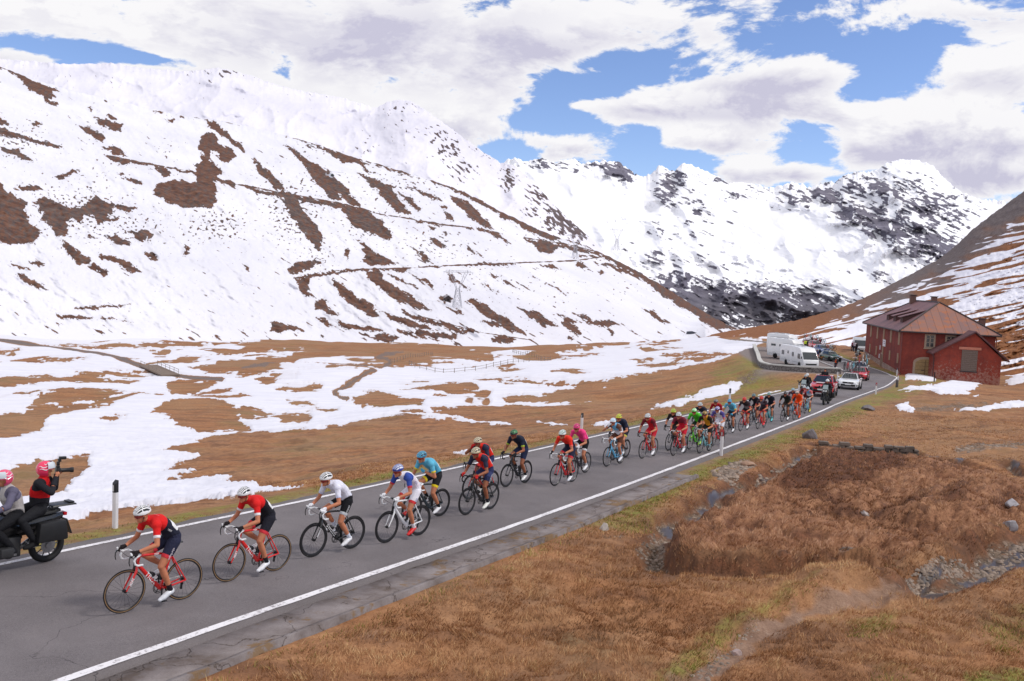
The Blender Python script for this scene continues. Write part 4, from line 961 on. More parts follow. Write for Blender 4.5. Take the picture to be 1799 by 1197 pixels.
def crank_builder(phi):
    b = MB(); pbs = []
    for s, y in ((1, .062), (-1, -.062)):
        pb = MB(); pbs.append(pb)
        a = phi if s == 1 else phi+PI
        e = BB+Vector((.1725*math.cos(a), y+.008*s, .1725*math.sin(a)))
        b.path([BB+Vector((0, y-.01*s, 0)), e], [.015, .011], 8)
        pb.box(e+Vector((0,.05*s,0)), (.09,.075,.016)); pb.tube(e, e+Vector((0,.09*s,0)), .006, n=6)
    b.tube(BB-Vector((0,.065,0)), BB+Vector((0,.065,0)), .012, n=10)
    return b, pbs
PHASES = {'down': -88, 'mid': -35, 'back': -128, 'up': 95}
_bp = None
def bike_meshes():
    global _bp
    if _bp: return _bp
    _bp = {}
    hold = []
    for k, b in make_bike_meshes().items():
        o = b.build(k, WHITE); _bp[k] = o.data; hold.append(o)
    for ph, d in PHASES.items():
        cb, pbs = crank_builder(math.radians(d)); o = cb.build('crank', WHITE); _bp['crank_'+ph] = o.data; hold.append(o)
        
        for q, pb in enumerate(pbs): o = pb.build('pedal', WHITE); _bp['pedal%d_' % q+ph] = o.data; hold.append(o)
    for nm, deep in (('deep', .045), ('low', .024)):
        for k, b in wheel_mesh(deep).items():
            o = b.build(k, WHITE); _bp[nm+'_'+k] = o.data; hold.append(o)
    for o in hold: bpy.data.objects.remove(o)
    return _bp
def bicycle(mtx, label, col, fork=None, tape='w', deep=False, gum=False, phase='down', steer=0.0, group='road bicycles in the race', marks=None, bottles=2, detail=True, name='road_bicycle', cat='bicycle', rim=None):
    B = bike_meshes(); root = empty(name, label=label, cat=cat, group=group, mat=mtx)
    fm = paintm(col); fk = paintm(fork or col)
    tp = M('white bar tape', hexl(225,225,228), .6) if tape == 'w' else M('black bar tape', hexl(30,30,32), .7)
    fr = link_mesh('frame', B['frame'], root, [fm])
    link_mesh('fork', B['fork'], root, [fk])
    pre = 'deep_' if deep else 'low_'
    rm = DARK if rim is None else rim
    for hub in (FHUB, RHUB):
        w = link_mesh('wheel', B[pre+'rim'], root, [rm], loc=hub)
        w.rotation_euler = (0, random.random()*6, 0)
        link_mesh('tyre', B[pre+'tyre'], w, [BLACK])
        if gum: link_mesh('tyre_sidewall', B[pre+'wall'], w, [GUM])
        link_mesh('spokes', B[pre+'spokes'], w, [DARK]); link_mesh('hub', B[pre+'hub'], w, [DARK])
    hb = link_mesh('handlebar', B['bar_tape'], root, [tp]); [(link_mesh('brake_hood', B['hood%d' % q], hb, [DARK if tape != 'w' else WHITE]), link_mesh('brake_lever', B['lever%d' % q], hb, [DARK])) for q in (-1, 1)]; link_mesh('brake_caliper', B['brake_caliper'], root, [DARK])
    link_mesh('stem', B['stem'], root, [DARK]); link_mesh('seatpost', B['seatpost'], root, [DARK]); link_mesh('saddle', B['saddle'], root, [DARK])
    link_mesh('chainring', B['chainring'], root, [DARK]); link_mesh('crank', B['crank_'+phase], root, [DARK]); [link_mesh('pedal', B['pedal%d_' % q+phase], root, [DARK]) for q in (0, 1)]
    if detail:
        link_mesh('cassette', B['cassette'], root, [STEEL]); link_mesh('chain', B['chain'], root, [STEEL]); link_mesh('derailleur', B['derailleur'], root, [DARK])
        link_mesh('number_plate', B['number_plate'], root, [WHITE])
        bo = link_mesh('bottle', B['bottle'], root, [M('black bottle', hexl(40,40,44), .4)]); link_mesh('bottle_band', B['bottle_band'], bo, [WHITE])
        if bottles > 1: link_mesh('bottle', B['bottle2'], root, [DARK])
    if marks:
        for (s, size, where, mm) in marks:
            d = (Vector((.412,0,.722))-BB).normalized()
            for sd in (1, -1):
                if where == 'down':
                    c = BB+d*.27; mt = frame_m(c+Vector((0,.0262*sd,0)), -d*sd, Vector((d.z*-1*sd*-1,0,0))+Vector((0,0,1)))
                elif where == 'top':
                    c = Vector((.1,0,.84)); mt = frame_m(c+Vector((0,.0170*sd,0)), (-1*sd,0,0), (0,0,1))
                else:
                    c = Vector((.51,.062*sd,.48)); dd = Vector((.5,0,-.8)); mt = frame_m(c+Vector((0,.002*sd,0)), dd*-1*sd if False else Vector((-.42,0,.9))*(-sd), Vector((1,0,.4))*(1))
                text(s, size, mm, fr, mt, bold=.0012)
    return root
# ================================================================ people
def seg(name, a, b, ra, rb, n=5): return (name, Vector(a), Vector(b), ra, rb)
def ik(a, c, la, lb, pole):
    a = Vector(a); c = Vector(c); d = c-a; L = min(d.length, (la+lb)*.999)
    x = (la*la-lb*lb+L*L)/(2*L); h = math.sqrt(max(0, la*la-x*x)); dn = d.normalized()
    p = Vector(pole); p = (p-dn*p.dot(dn)).normalized(); return a+dn*x+p*h
def body_from(J, voxel=.010, build=1.0, heavy=False):
    """J: joints. Grows one continuous skin and cuts garment shells from it."""
    b = MB(); S = []
    def cap(name, p, q, r0, r1, fl=1.0):
        p = Vector(p); q = Vector(q); n = 5; pts = [p.lerp(q, i/n) for i in range(n+1)]; rs = [r0+(r1-r0)*i/n for i in range(n+1)]
        b.path(pts, rs, 12, flat=fl); b.ell(p, (r0,)*3, nu=12, nv=8); b.ell(q, (r1,)*3, nu=12, nv=8); S.append((name, p, q, r0, r1))
    k = build
    pel, lum, tho, nb, hd = [Vector(J[x]) for x in ('pelvis', 'lumbar', 'chest', 'neck', 'head')]
    # torso as a loft of ovals along a hunched spine
    def oval(c, t, w, d, side):
        t = t.normalized(); fr = side.cross(t).normalized(); return [c+side*(w*math.cos(a))+fr*(d*math.sin(a)) for a in [2*PI*i/16 for i in range(16)]]
    side = (Vector(J['shL'])-Vector(J['shR'])).normalized()
    sp = [pel-(lum-pel)*.35, pel, pel.lerp(lum, .5), lum, lum.lerp(tho, .5), tho, tho.lerp(nb, .5), nb]
    ws = [.125, .168, .163, .155, .172, .192, .15, .068]; ds = [.088, .122, .118, .112, .122, .128, .098, .06]
    if heavy: ws = [w*1.12 for w in ws]; ds = [d*1.18 for d in ds]
    secs = []
    hs = (Vector(J['hipL'])-Vector(J['hipR'])).normalized()
    for i, c in enumerate(sp):
        t = (sp[min(i+1, 7)]-sp[max(i-1, 0)]); sd_ = hs.lerp(side, i/7).normalized(); secs.append(oval(c, t, ws[i]*k, ds[i]*k, sd_))
    b.loft([[p for p in s_] for s_ in secs])
    S.append(('pelvis', sp[0], lum, .13*k, .12*k)); S.append(('torso', lum, nb-(nb-tho)*.15, .12*k, .10*k))
    hx, hy, hz = J['facing']; hf = Vector((hx, hy, hz)).normalized(); hs = Vector((0,0,1)).cross(hf).normalized(); hu = hf.cross(hs)
    R = Matrix([[hf[i], hs[i], hu[i]] for i in range(3)])
    cap('neck', nb-(nb-tho)*.1, hd-hu*.06-hf*.015, .058*k, .052*k)
    b.ell(hd+hu*.02-hf*.008, (.098, .077, .105), R, 16, 12); b.ell(hd+hf*.035-hu*.055, (.055, .052, .062), R, 12, 8)
    b.ell(hd+hf*.082-hu*.092, (.018, .022, .018), R, 8, 6); b.path([hd+hf*.088+hu*.015, hd+hf*.108-hu*.022], [.009, .015], 8); b.ell(hd+hf*.108-hu*.024, (.013, .017, .01), R, 8, 6)
    b.ell(hd+hf*.086-hu*.058, (.012, .024, .008), R, 8, 6); b.ell(hd+hf*.086+hu*.03, (.012, .045, .010), R, 10, 6)
    for s in (-1, 1): b.ell(hd+hs*.078*s-hf*.01-hu*.015, (.017, .010, .03), R, 8, 6)
    S.append(('head', hd-hu*.04, hd+hu*.03, .08, .095))
    for sd, nm in ((1, 'L'), (-1, 'R')):
        sh = Vector(J['sh'+nm]); ha = Vector(J['hand'+nm]); el = Vector(J['elb'+nm]) if 'elb'+nm in J else ik(sh, ha, .30, .275, J.get('epole'+nm, (-.3, .75*sd, -.8)))
        b.ell(sh, (.072*k, .068*k, .07*k)); cap('delt', tho.lerp(nb, .55)+side*sd*.07, sh, .08*k, .064*k)
        cap('uparm', sh, el, .055*k, .041*k); wr = ha
        cap('forearm', el, el.lerp(wr, .35), .040*k, .040*k); cap('forearm', el.lerp(wr, .35), wr, .040*k, .027)
        # hand
        gd = Vector(J.get('grip'+nm, (1, 0, -.1))).normalized(); gn = Vector(J.get('palm'+nm, (0, -sd, 0))); gn = (gn-gd*gn.dot(gd)).normalized(); gs = gd.cross(gn)
        b.path([wr, wr+gd*.03, wr+gd*.075], [.026, .036, .034], 12, flat=.6); S.append(('hand', wr+gd*.01, wr+gd*.12, .035, .03))
        for i in range(4):
            o = wr+gd*.072+gs*(.027-.018*i); ln = (.07, .078, .073, .058)[i]
            p1 = o+gd*ln*.45+gn*.006; p2 = p1+(gd*.55+gn*.9).normalized()*ln*.35; p3 = p2+(gd*-.25+gn*1).normalized()*ln*.3
            b.path([o, p1, p2, p3], [.0098, .0092, .0085, .0072], 7); b.ell(p3, (.0072,)*3, nu=7, nv=5)
        tb = wr+gd*.03+gs*.03; b.path([tb, tb+gd*.025+gs*.018+gn*.012, tb+gd*.05+gs*.016+gn*.03], [.013, .0115, .0095], 8); b.ell(tb+gd*.05+gs*.016+gn*.03, (.0095,)*3, nu=7, nv=5)
        hip = Vector(J['hip'+nm]); an = Vector(J['ank'+nm]); kn = Vector(J['knee'+nm]) if 'knee'+nm in J else ik(hip, an, .435, .44, J.get('kpole'+nm, (1, .12*sd, .3)))
        cap('thigh', hip, hip.lerp(kn, .45), .102*k, .088*k); cap('thigh2', hip.lerp(kn, .45), kn, .088*k, .058*k)
        b.ell(kn, (.058*k, .056*k, .06*k)); cap('shin', kn, kn.lerp(an, .34), .053*k, .059*k); cap('shin2', kn.lerp(an, .34), an, .059*k, .033)
        fd = Vector(J.get('foot'+nm, (1, 0, -.2))).normalized(); hl = an-fd*.035+Vector((0,0,-.05)); ball = an+fd*.13+Vector((0,0,-.062)); toe = ball+fd*.06
        b.path([hl, hl.lerp(ball, .5)+Vector((0,0,.012)), ball, toe], [.032, .038, .037, .022], 12, flat=1.15); b.ell(hl, (.034,.03,.034)); b.ell(toe, (.026,.03,.022)); cap('ankle', an, hl+Vector((0,0,.015)), .031, .03)
        S.append(('foot', hl, toe, .036, .034))
    o = b.build('body', SKIN, smooth=False); md = o.modifiers.new('r', 'REMESH'); md.mode = 'VOXEL'; md.voxel_size = voxel; md.adaptivity = 0
    sm = o.modifiers.new('s', 'SMOOTH'); sm.factor = .5; sm.iterations = 3
    bpy.context.view_layer.update(); me = bpy.data.meshes.new_from_object(o.evaluated_get(bpy.context.evaluated_depsgraph_get()))
    bpy.data.objects.remove(o)
    return me, S, dict(R=R, head=hd, hf=hf, hs=hs, hu=hu)
def classify(me, S):
    nv = len(me.vertices); co = np.empty(nv*3, np.float32); me.vertices.foreach_get('co', co); co = co.reshape(-1, 3).astype(float)
    npy = len(me.polygons); cen = np.empty(npy*3, np.float32); me.polygons.foreach_get('center', cen); cen = cen.reshape(-1, 3).astype(float)
    best = np.full(npy, 1e9); lab = np.zeros(npy, int); tt = np.zeros(npy)
    for i, (n, p, q, r0, r1) in enumerate(S):
        p = np.array(p); q = np.array(q); e = q-p; t = np.clip(((cen-p)@e)/(e@e+1e-12), 0, 1)
        d = np.linalg.norm(cen-p-t[:, None]*e, axis=1)-(r0+(r1-r0)*t)
        m = d < best; best = np.where(m, d, best); lab = np.where(m, i, lab); tt = np.where(m, t, tt)
    return co, cen, np.array([s[0] for s in S], dtype=object)[lab], tt
def shell(name, me, co, mask, off, matf=None, cen=None):
    """garment: the covered faces pushed out along the normals, with a turned-in rim"""
    idx = np.nonzero(mask)[0]
    nrm = np.empty(len(me.vertices)*3, np.float32); me.vertices.foreach_get('normal', nrm); nrm = nrm.reshape(-1, 3)
    lv = np.empty(len(me.loops), np.int32); me.loops.foreach_get('vertex_index', lv); ls = np.empty(len(me.polygons), np.int32); me.polygons.foreach_get('loop_start', ls)
    lt = np.empty(len(me.polygons), np.int32); me.polygons.foreach_get('loop_total', lt)
    idx = idx[lt[idx] == 4]
    if len(idx) == 0: return None
    Fq = np.stack([lv[ls[idx]+k] for k in range(4)], 1); u, inv = np.unique(Fq, return_inverse=True); Fn = inv.reshape(-1, 4)
    V = co[u]+nrm[u]*off
    # rim vertices pulled back to the skin
    E = np.sort(np.concatenate([Fn[:, [0,1]], Fn[:, [1,2]], Fn[:, [2,3]], Fn[:, [3,0]]]), 1); eu, cnt = np.unique(E, axis=0, return_counts=True)
    rim = np.unique(eu[cnt == 1]); V[rim] = co[u][rim]+nrm[u][rim]*off*.3
    m2 = mesh_np(name, V, Fn)
    if matf is not None:
        c = cen[idx]; mi = matf(c, idx).astype(np.int32)
        nm = int(mi.max())+1
        for k in range(max(nm, 4)): m2.materials.append(None)
        m2.polygons.foreach_set('material_index', mi[:len(m2.polygons)])
    return m2
# ================================================================ cyclists
def helmet_mesh(H, full=False):
    """vented road helmet shell in the head frame; slot 0 shell, 1 vents, 2 second shell colour"""
    nu, nv = 96, 54; V = []; Fc = []; mi = []
    def P(i, j):
        lo = 2*PI*i/nu; la = PI/2-(PI/2+.16)*j/nv
        x = math.cos(la)*math.cos(lo); y = math.cos(la)*math.sin(lo); z = math.sin(la)
        lat = math.degrees(math.asin(max(-1, min(1, y))))
        v = vent(x, y, z)
        r = 1-(.055 if v else 0)
        X = .135*x*r*(1.06 if x < 0 else 1.0); Yv = .098*y*r; Zv = .112*z*r+(.018 if x < 0 else .006)*x*x*0
        Zv += .028*max(0, x)*(1-max(0, z))
        return Vector((X, Yv, Zv)), v
    def vent(x, y, z):
        if z < .12 or abs(x) > .90: return False
        b = y/math.sqrt(max(.08, 1-.62*(x+.08)**2))
        k = (b+1)*3.5; fr = abs(k-math.floor(k)-.5)*2
        wd = .62*(1-.5*abs(x))
        return fr < wd and not (abs(x-.12*math.cos(math.floor(k)*2.1)-.05) < .045)
    for j in range(nv+1):
        for i in range(nu):
            p, v = P(i, j); V.append(H['head']+H['R']@(p+Vector((-.016, 0, .038))))
    for j in range(nv):
        for i in range(nu):
            Fc.append((j*nu+i, (j+1)*nu+i, (j+1)*nu+(i+1) % nu, j*nu+(i+1) % nu))
            lo = 2*PI*(i+.5)/nu; la = PI/2-(PI/2+.16)*(j+.5)/nv
            x, y, z = math.cos(la)*math.cos(lo), math.cos(la)*math.sin(lo), math.sin(la)
            mi.append(1 if vent(x, y, z) else (2 if (z < .28 and x < .5) else 0))
    b = MB(); b.v = [tuple(v) for v in V]; b.f = Fc; b.mi = mi
    # inner liner rim
    return b
def glasses_mesh(H):
    V = []; Fc = []; n = 16
    for i in range(n+1):
        a = math.radians(-78+156*i/n)
        for z, r in ((.030, .004), (.010, .010), (-.016, .006)):
            hgt = 1 if abs(i-n/2) > 1 else .75
            V.append(H['head']+H['R']@Vector(((.104+r)*math.cos(a)*(1), (.082+r)*math.sin(a), z+(.012 if (z < 0 and abs(i-n/2) < 1.2) else 0)+(.012*abs(math.sin(a))**3 if z < 0 else 0))))
    for i in range(n):
        for k in range(2): Fc.append((i*3+k, i*3+k+1, (i+1)*3+k+1, (i+1)*3+k))
    b = MB(); b.add(V, Fc)
    for s in (-1, 1):
        b.path([H['head']+H['R']@Vector((.03,.083*s,.035)), H['head']+H['R']@Vector((-.05,.083*s,.028))], .003, 5)
    return b
def strap_mesh(H):
    b = MB()
    for s in (-1, 1):
        b.path([H['head']+H['R']@Vector(q) for q in [(.03,.083*s,.03), (.018,.078*s,-.03), (.03,.055*s,-.085), (.045,.0,-.118)]], .0045, 5)
        b.path([H['head']+H['R']@Vector(q) for q in [(-.05,.084*s,.02), (.018,.08*s,-.03)]], .004, 5)
    return b
def rider_joints(phase, pose='hoods'):
    J = dict(pelvis=(-.175,0,1.07), lumbar=(-.065,0,1.235), chest=(.095,0,1.345), neck=(.265,0,1.405), head=(.375,0,1.498), facing=(.93,.0,-.28),
             shL=(.225,.195,1.352), shR=(.225,-.195,1.352), hipL=(-.15,.088,1.03), hipR=(-.15,-.088,1.03))
    if pose == 'look': J['facing'] = (.9, .30, -.25)
    for sd, nm in ((1, 'L'), (-1, 'R')):
        J['hand'+nm] = (.505, .208*sd, .985); J['grip'+nm] = (1, 0, -.18); J['palm'+nm] = (.1, -.55*sd, -.85); J['epole'+nm] = (-.25, .55*sd, -.8)
        a = math.radians(PHASES[phase])+(0 if sd == 1 else PI)
        pd = BB+Vector((.1725*math.cos(a), .118*sd, .1725*math.sin(a)))
        tilt = -.42 if math.sin(a) < 0 else -.18
        if math.cos(a) > .6: tilt = -.10
        fd = Vector((1, .06*sd, tilt)).normalized()
        ball = pd+Vector((0, 0, .048)); J['foot'+nm] = fd; J['ank'+nm] = ball-fd*.13+Vector((0, 0, .062)); J['kpole'+nm] = (1, .10*sd, .35)
    if pose == 'chest':            # one hand off the bar, at the chest
        J['handL'] = (.30, .06, 1.17); J['gripL'] = (.2, -.9, .3); J['palmL'] = (-.9, 0, .2); J['epoleL'] = (-.4, .8, -.5)
    if pose == 'mouth':            # one hand raised to the mouth
        J['handR'] = (.50, -.10, 1.36); J['gripR'] = (0, .5, .8); J['palmR'] = (-.9, .2, 0); J['epoleR'] = (.2, -.7, -.7); J['facing'] = (.96, 0, -.2)
    return J
_fig = {}
def sidedness(S, cen):
    n = len(S); dl = np.full(len(cen), 1e9); dr = np.full(len(cen), 1e9)
    limb = [i for i, s in enumerate(S) if s[0] in ('hand', 'foot', 'shin2', 'ankle', 'forearm', 'shin')]
    half = limb[:len(limb)//2]
    for i in limb:
        p, q = np.array(S[i][1]), np.array(S[i][2]); e = q-p; t = np.clip(((cen-p)@e)/(e@e+1e-12), 0, 1); d = np.linalg.norm(cen-p-t[:, None]*e, axis=1)
        if i in half: dl = np.minimum(dl, d)
        else: dr = np.minimum(dr, d)
    return dl <= dr
def rider_meshes(phase, pose, voxel):
    key = (phase, pose)
    if key in _fig: return _fig[key]
    me, S, H = body_from(rider_joints(phase, pose), voxel, .96)
    co, cen, nm, t = classify(me, S)
    out = dict(body=me, H=H)
    is_t = nm == 'torso'; is_p = nm == 'pelvis'; up = (nm == 'uparm') & (t < .66); dl = nm == 'delt'
    def jm(c, idx):
        n = nm[idx]; q = t[idx]; m = np.zeros(len(idx), int)
        m[(n == 'pelvis') | ((n == 'torso') & (q < .42))] = 1
        m[((n == 'uparm') & (q < .52)) | (n == 'delt')] = 2
        m[(n == 'uparm') & (q >= .52)] = 3
        return m
    out['jersey'] = shell('jersey', me, co, is_t | (is_p & (t > .42)) | up | dl | ((nm == 'neck') & (t < .18)), .0085, jm, cen)
    def sm(c, idx):
        n = nm[idx]; q = t[idx]; m = np.zeros(len(idx), int); m[(n == 'thigh2') & (q > .18)] = 1
        m[((n == 'thigh') & (q > .25) & (q < .9)) & (np.abs(c[:, 1]) > .125)] = 2
        return m
    out['shorts'] = shell('shorts', me, co, (is_p & (t <= .46)) | (nm == 'thigh') | ((nm == 'thigh2') & (t < .42)), .006, sm, cen)
    L_ = sidedness(S, cen)
    for q, sm_ in enumerate((L_, ~L_)):
        out['glove%d' % q] = shell('glove', me, co, (nm == 'hand') & sm_, .003)
        out['sock%d' % q] = shell('sock', me, co, (((nm == 'shin2') & (t > .66)) | (nm == 'ankle')) & sm_, .004)
        out['shoe%d' % q] = shell('shoe', me, co, ((nm == 'foot') | ((nm == 'ankle') & (t > .6))) & sm_, .007)
    out['race_number'] = shell('race_number', me, co, (is_t | is_p) & (cen[:, 0] < -.06) & (cen[:, 0] > -.20) & (cen[:, 1] > .015) & (cen[:, 1] < .14) & (cen[:, 2] > 1.20), .012)
    for k, b in (('helmet', helmet_mesh(H)), ('sunglasses', glasses_mesh(H)), ('chin_strap', strap_mesh(H))):
        o = b.build(k, [WHITE, DARK, WHITE] if k == 'helmet' else DARK, angle=50); out[k] = o.data; bpy.data.objects.remove(o)
    _fig[key] = out; return out
def slots(o, mats):
    for i, m in enumerate(mats):
        if i < len(o.material_slots): o.material_slots[i].link = 'OBJECT'; o.material_slots[i].material = m
def rider(mtx, label, kit, phase='down', pose='hoods', voxel=.0095, group='cyclists in the race', marks=None, num=True):
    f = rider_meshes(phase, pose, voxel); root = empty('person', label=label, cat='cyclist', group=group, mat=mtx)
    def L(name, mats):
        if f.get(name) is None: return None
        o = bpy.data.objects.new(name.rstrip('01'), f[name]); C.objects.link(o); o.parent = root
        if not f[name].materials: f[name].materials.append(None)
        slots(o, mats); return o
    L('body', [kit.get('skin', SKIN)])
    j = kit['jersey']; j = j if isinstance(j, list) else [j]
    while len(j) < 4: j.append(j[0] if len(j) != 3 else j[2])
    jo = L('jersey', [cloth(c) for c in j])
    s = kit['shorts']; s = s if isinstance(s, list) else [s, s, s]
    while len(s) < 3: s.append(s[0])
    so_ = L('shorts', [cloth(c) for c in s])
    for q in '01': L('glove'+q, [cloth(kit.get('glove', (30,30,32)))]); L('sock'+q, [cloth(kit.get('sock', (225,225,228)))]); L('shoe'+q, [paintm(kit.get('shoe', (225,225,230)), .4, .2)])
    h = kit['helmet']; L('helmet', [paintm(h[0], .3, .3), paintm(h[1], .5, .0), paintm(h[2] if len(h) > 2 else h[0], .3, .3)])
    if num: L('race_number', [M('race number cloth', hexl(226,226,228), .7)])
    L('sunglasses', [M('tinted lens', hexl(*kit.get('lens', (30,22,22))), .1, 0, spec=.8)]); L('chin_strap', [DARK])
    if marks:
        for (s_, size, org, x, y, col) in marks: text(s_, size, cloth(col), jo, frame_m(Vector(org), x, y))
    return root
W_, K_ = (228,228,230), (26,26,30)
RED, NAVY, PINK, SKY_ = (214,34,34), (34,38,62), (232,62,128), (96,176,206)
TREK = dict(jersey=[RED, (32,34,50), RED, (230,225,228)], shorts=[(40,42,64), (214,60,70), (40,42,64)], helmet=[W_, K_, W_], glove=(34,28,30), sock=(40,30,40), shoe=(214,216,222), lens=(120,30,24))
TREK2 = dict(jersey=[RED, (28,28,36), RED, (230,225,228)], shorts=[(34,34,44), (214,60,70), (34,34,44)], helmet=[W_, K_, W_], glove=(34,28,30), sock=(34,34,38), shoe=(232,232,236), lens=(120,30,24))
WHT = dict(jersey=[(222,222,236), (222,222,236), (222,222,236), (206,210,236)], shorts=[(26,26,30), (196,200,206), (26,26,30)], helmet=[W_, K_, W_], glove=(232,232,238), sock=(222,226,240), shoe=(226,226,230), lens=(40,30,28))
FDJ = dict(jersey=[(232,228,238), (226,214,226), (52,76,156), (200,60,70)], shorts=[(228,226,236), (216,60,64), (228,226,236)], helmet=[(46,58,140), (214,218,226), (46,58,140)], glove=(228,228,232), sock=(230,230,234), shoe=(206,34,34), lens=(34,30,34))
AST = dict(jersey=[SKY_, (88,168,200), SKY_, (230,210,60)], shorts=[(34,34,38), (236,206,44), (34,34,38)], helmet=[(88,170,206), K_, (60,120,150)], glove=(74,160,196), sock=(30,30,32), shoe=(226,226,230))
BAH = dict(jersey=[(222,44,32), (222,44,32), (44,46,66), (44,46,66)], shorts=[(40,46,82), (40,46,82), (60,68,110)], helmet=[(214,200,170), K_, (206,190,160)], glove=(190,36,34), sock=(36,36,44), shoe=(226,226,220), lens=(110,44,30), skin=SKIN2)
MOV = dict(jersey=[(28,34,52), (32,40,60), (28,34,52), (168,188,60)], shorts=[(34,42,72), (34,42,72), (30,36,60)], helmet=[(34,44,50), (70,150,80), (28,32,40)], glove=(26,28,34), sock=(30,32,40), shoe=(226,226,228), skin=SKIN2)
PNK = dict(jersey=[PINK, PINK, PINK, (220,50,112)], shorts=[(26,26,30), (222,222,226), (26,26,30)], helmet=[(230,64,130), (120,20,60), (230,64,130)], glove=(224,220,224), sock=(228,228,230), shoe=(230,230,234))
AG2 = dict(jersey=[(118,186,226), (218,214,222), (112,78,66), (226,226,230)], shorts=[(92,56,44), (92,56,44), (92,56,44)], helmet=[(222,226,230), (120,170,206), W_], glove=(222,222,226), sock=(226,226,228), shoe=(226,226,232), lens=(40,60,80))
ORI = dict(jersey=[(40,44,66), (40,44,66), (36,40,60), (36,40,60)], shorts=[(36,38,52), (206,196,84), (36,38,52)], helmet=[(226,226,70), K_, (214,214,60)], glove=(40,40,44), sock=(226,226,228), shoe=(214,214,218))
ORB = dict(jersey=[(38,34,36), (38,34,36), (38,34,36), (38,34,36)], shorts=[(44,36,36), (44,36,36), (44,36,36)], helmet=[(196,214,72), K_, (196,214,72)], glove=(34,34,38), sock=(40,40,44), shoe=(60,60,64))
KAT = dict(jersey=[(206,34,50), (206,34,50), (112,34,44), (112,34,44)], shorts=[(196,34,52), (206,60,72), (190,30,48)], helmet=[(226,228,230), (70,80,84), W_], glove=(196,40,48), sock=(226,226,230), shoe=(230,230,234))
KA2 = dict(jersey=[(128,44,60), (206,30,56), (120,40,56), (206,30,56)], shorts=[(206,34,58), (206,34,58), (196,30,50)], helmet=[(222,226,230), (90,96,104), W_], glove=(160,60,60), sock=(226,226,230), shoe=(228,228,232))
CAN = dict(jersey=[(82,196,50), (82,196,50), (82,196,50), (60,150,44)], shorts=[(34,50,36), (34,50,36), (34,50,36)], helmet=[(78,190,72), (230,236,230), (78,190,72)], glove=(226,226,230), sock=(82,190,60), shoe=(176,220,40))
JUM = dict(jersey=[(216,156,36), (216,150,40), (40,34,30), (40,34,30)], shorts=[(40,36,36), (40,36,36), (40,36,36)], helmet=[(44,40,40), (206,160,60), (40,36,36)], glove=(96,110,116), sock=(150,190,196), shoe=(60,60,64))
FD2 = dict(jersey=[(224,222,234), (224,222,234), (84,74,140), (200,90,120)], shorts=[(226,224,234), (226,224,234), (226,224,234)], helmet=[(70,66,140), (214,208,226), (70,66,140)], glove=(226,226,230), sock=(226,226,230), shoe=(228,228,230))
GRB = dict(jersey=[(44,46,62), (210,212,222), (44,44,58), (44,44,58)], shorts=[(40,40,52), (40,40,52), (40,40,52)], helmet=[(206,214,218), (60,66,70), (206,214,218)], glove=(60,60,66), sock=(200,200,206), shoe=(206,206,210))
REDK = dict(jersey=[(190,30,38), (176,28,36), (150,26,34), (120,24,30)], shorts=[(176,28,38), (176,28,38), (160,28,36)], helmet=[(52,50,60), (150,150,156), (46,44,54)], glove=(60,30,34), sock=(210,206,210), shoe=(190,190,194))
BMC = dict(jersey=[(50,46,50), (120,116,120), (60,50,54), (196,40,40)], shorts=[(38,36,40), (196,40,40), (38,36,40)], helmet=[(222,54,44), (120,24,24), (222,54,44)], glove=(190,44,44), sock=(226,226,230), shoe=(230,230,232))
BM2 = dict(jersey=[(112,110,128), (60,54,64), (60,44,52), (214,70,60)], shorts=[(52,40,46), (214,60,50), (52,40,46)], helmet=[(224,54,40), (120,24,24), (224,54,40)], glove=(200,80,70), sock=(222,60,44), shoe=(222,50,60))
DRK = dict(jersey=[(34,34,46), (34,34,46), (30,30,40), (170,176,190)], shorts=[(30,30,38), (30,30,38), (30,30,38)], helmet=[(110,136,140), (50,60,64), (110,136,140)], glove=(44,44,50), sock=(120,160,170), shoe=(190,196,200))
DR2 = dict(jersey=[(32,34,50), (32,34,50), (28,30,44), (206,150,150)], shorts=[(28,28,36), (28,28,36), (28,28,36)], helmet=[(128,166,160), (60,76,76), (128,166,160)], glove=(190,150,140), sock=(80,180,180), shoe=(96,190,196))
SKYT = dict(jersey=[(36,36,38), (44,48,44), (32,32,34), (32,32,34)], shorts=[(52,42,40), (52,42,40), (52,42,40)], helmet=[(40,36,40), (70,60,64), (40,36,40)], glove=(30,30,32), sock=(40,40,44), shoe=(226,226,228), skin=SKIN2)
GRE = dict(jersey=[(96,66,86), (90,60,80), (84,60,76), (200,110,110)], shorts=[(70,60,76), (70,60,76), (70,60,76)], helmet=[(158,186,196), (90,110,120), (158,186,196)], glove=(60,60,66), sock=(120,140,150), shoe=(170,180,186))
ORA = dict(jersey=[(236,82,28), (236,82,28), (230,76,26), (230,76,26)], shorts=[(236,84,30), (226,60,24), (236,84,30)], helmet=[(170,196,190), (214,92,60), (150,180,176)], glove=(226,90,40), sock=(236,84,30), shoe=(236,84,30))
AG3 = dict(jersey=[(110,176,226), (206,206,216), (206,110,110), (222,222,226)], shorts=[(64,40,44), (64,40,44), (64,40,44)], helmet=[(196,208,214), (110,130,150), (196,208,214)], glove=(206,206,210), sock=(214,196,66), shoe=(206,190,60))
RE3 = dict(jersey=[(150,34,44), (130,34,44), (110,34,44), (120,34,44)], shorts=[(90,34,44), (90,34,44), (90,34,44)], helmet=[(206,212,216), (110,116,124), (206,212,216)], glove=(80,60,66), sock=(190,190,194), shoe=(170,170,176))
def road_z(x, y):
    s = float(road_coord(np.array([x]), np.array([y]))[0]); return float(Pz(y))+.03*(1-min(1, abs(s)/3.05))
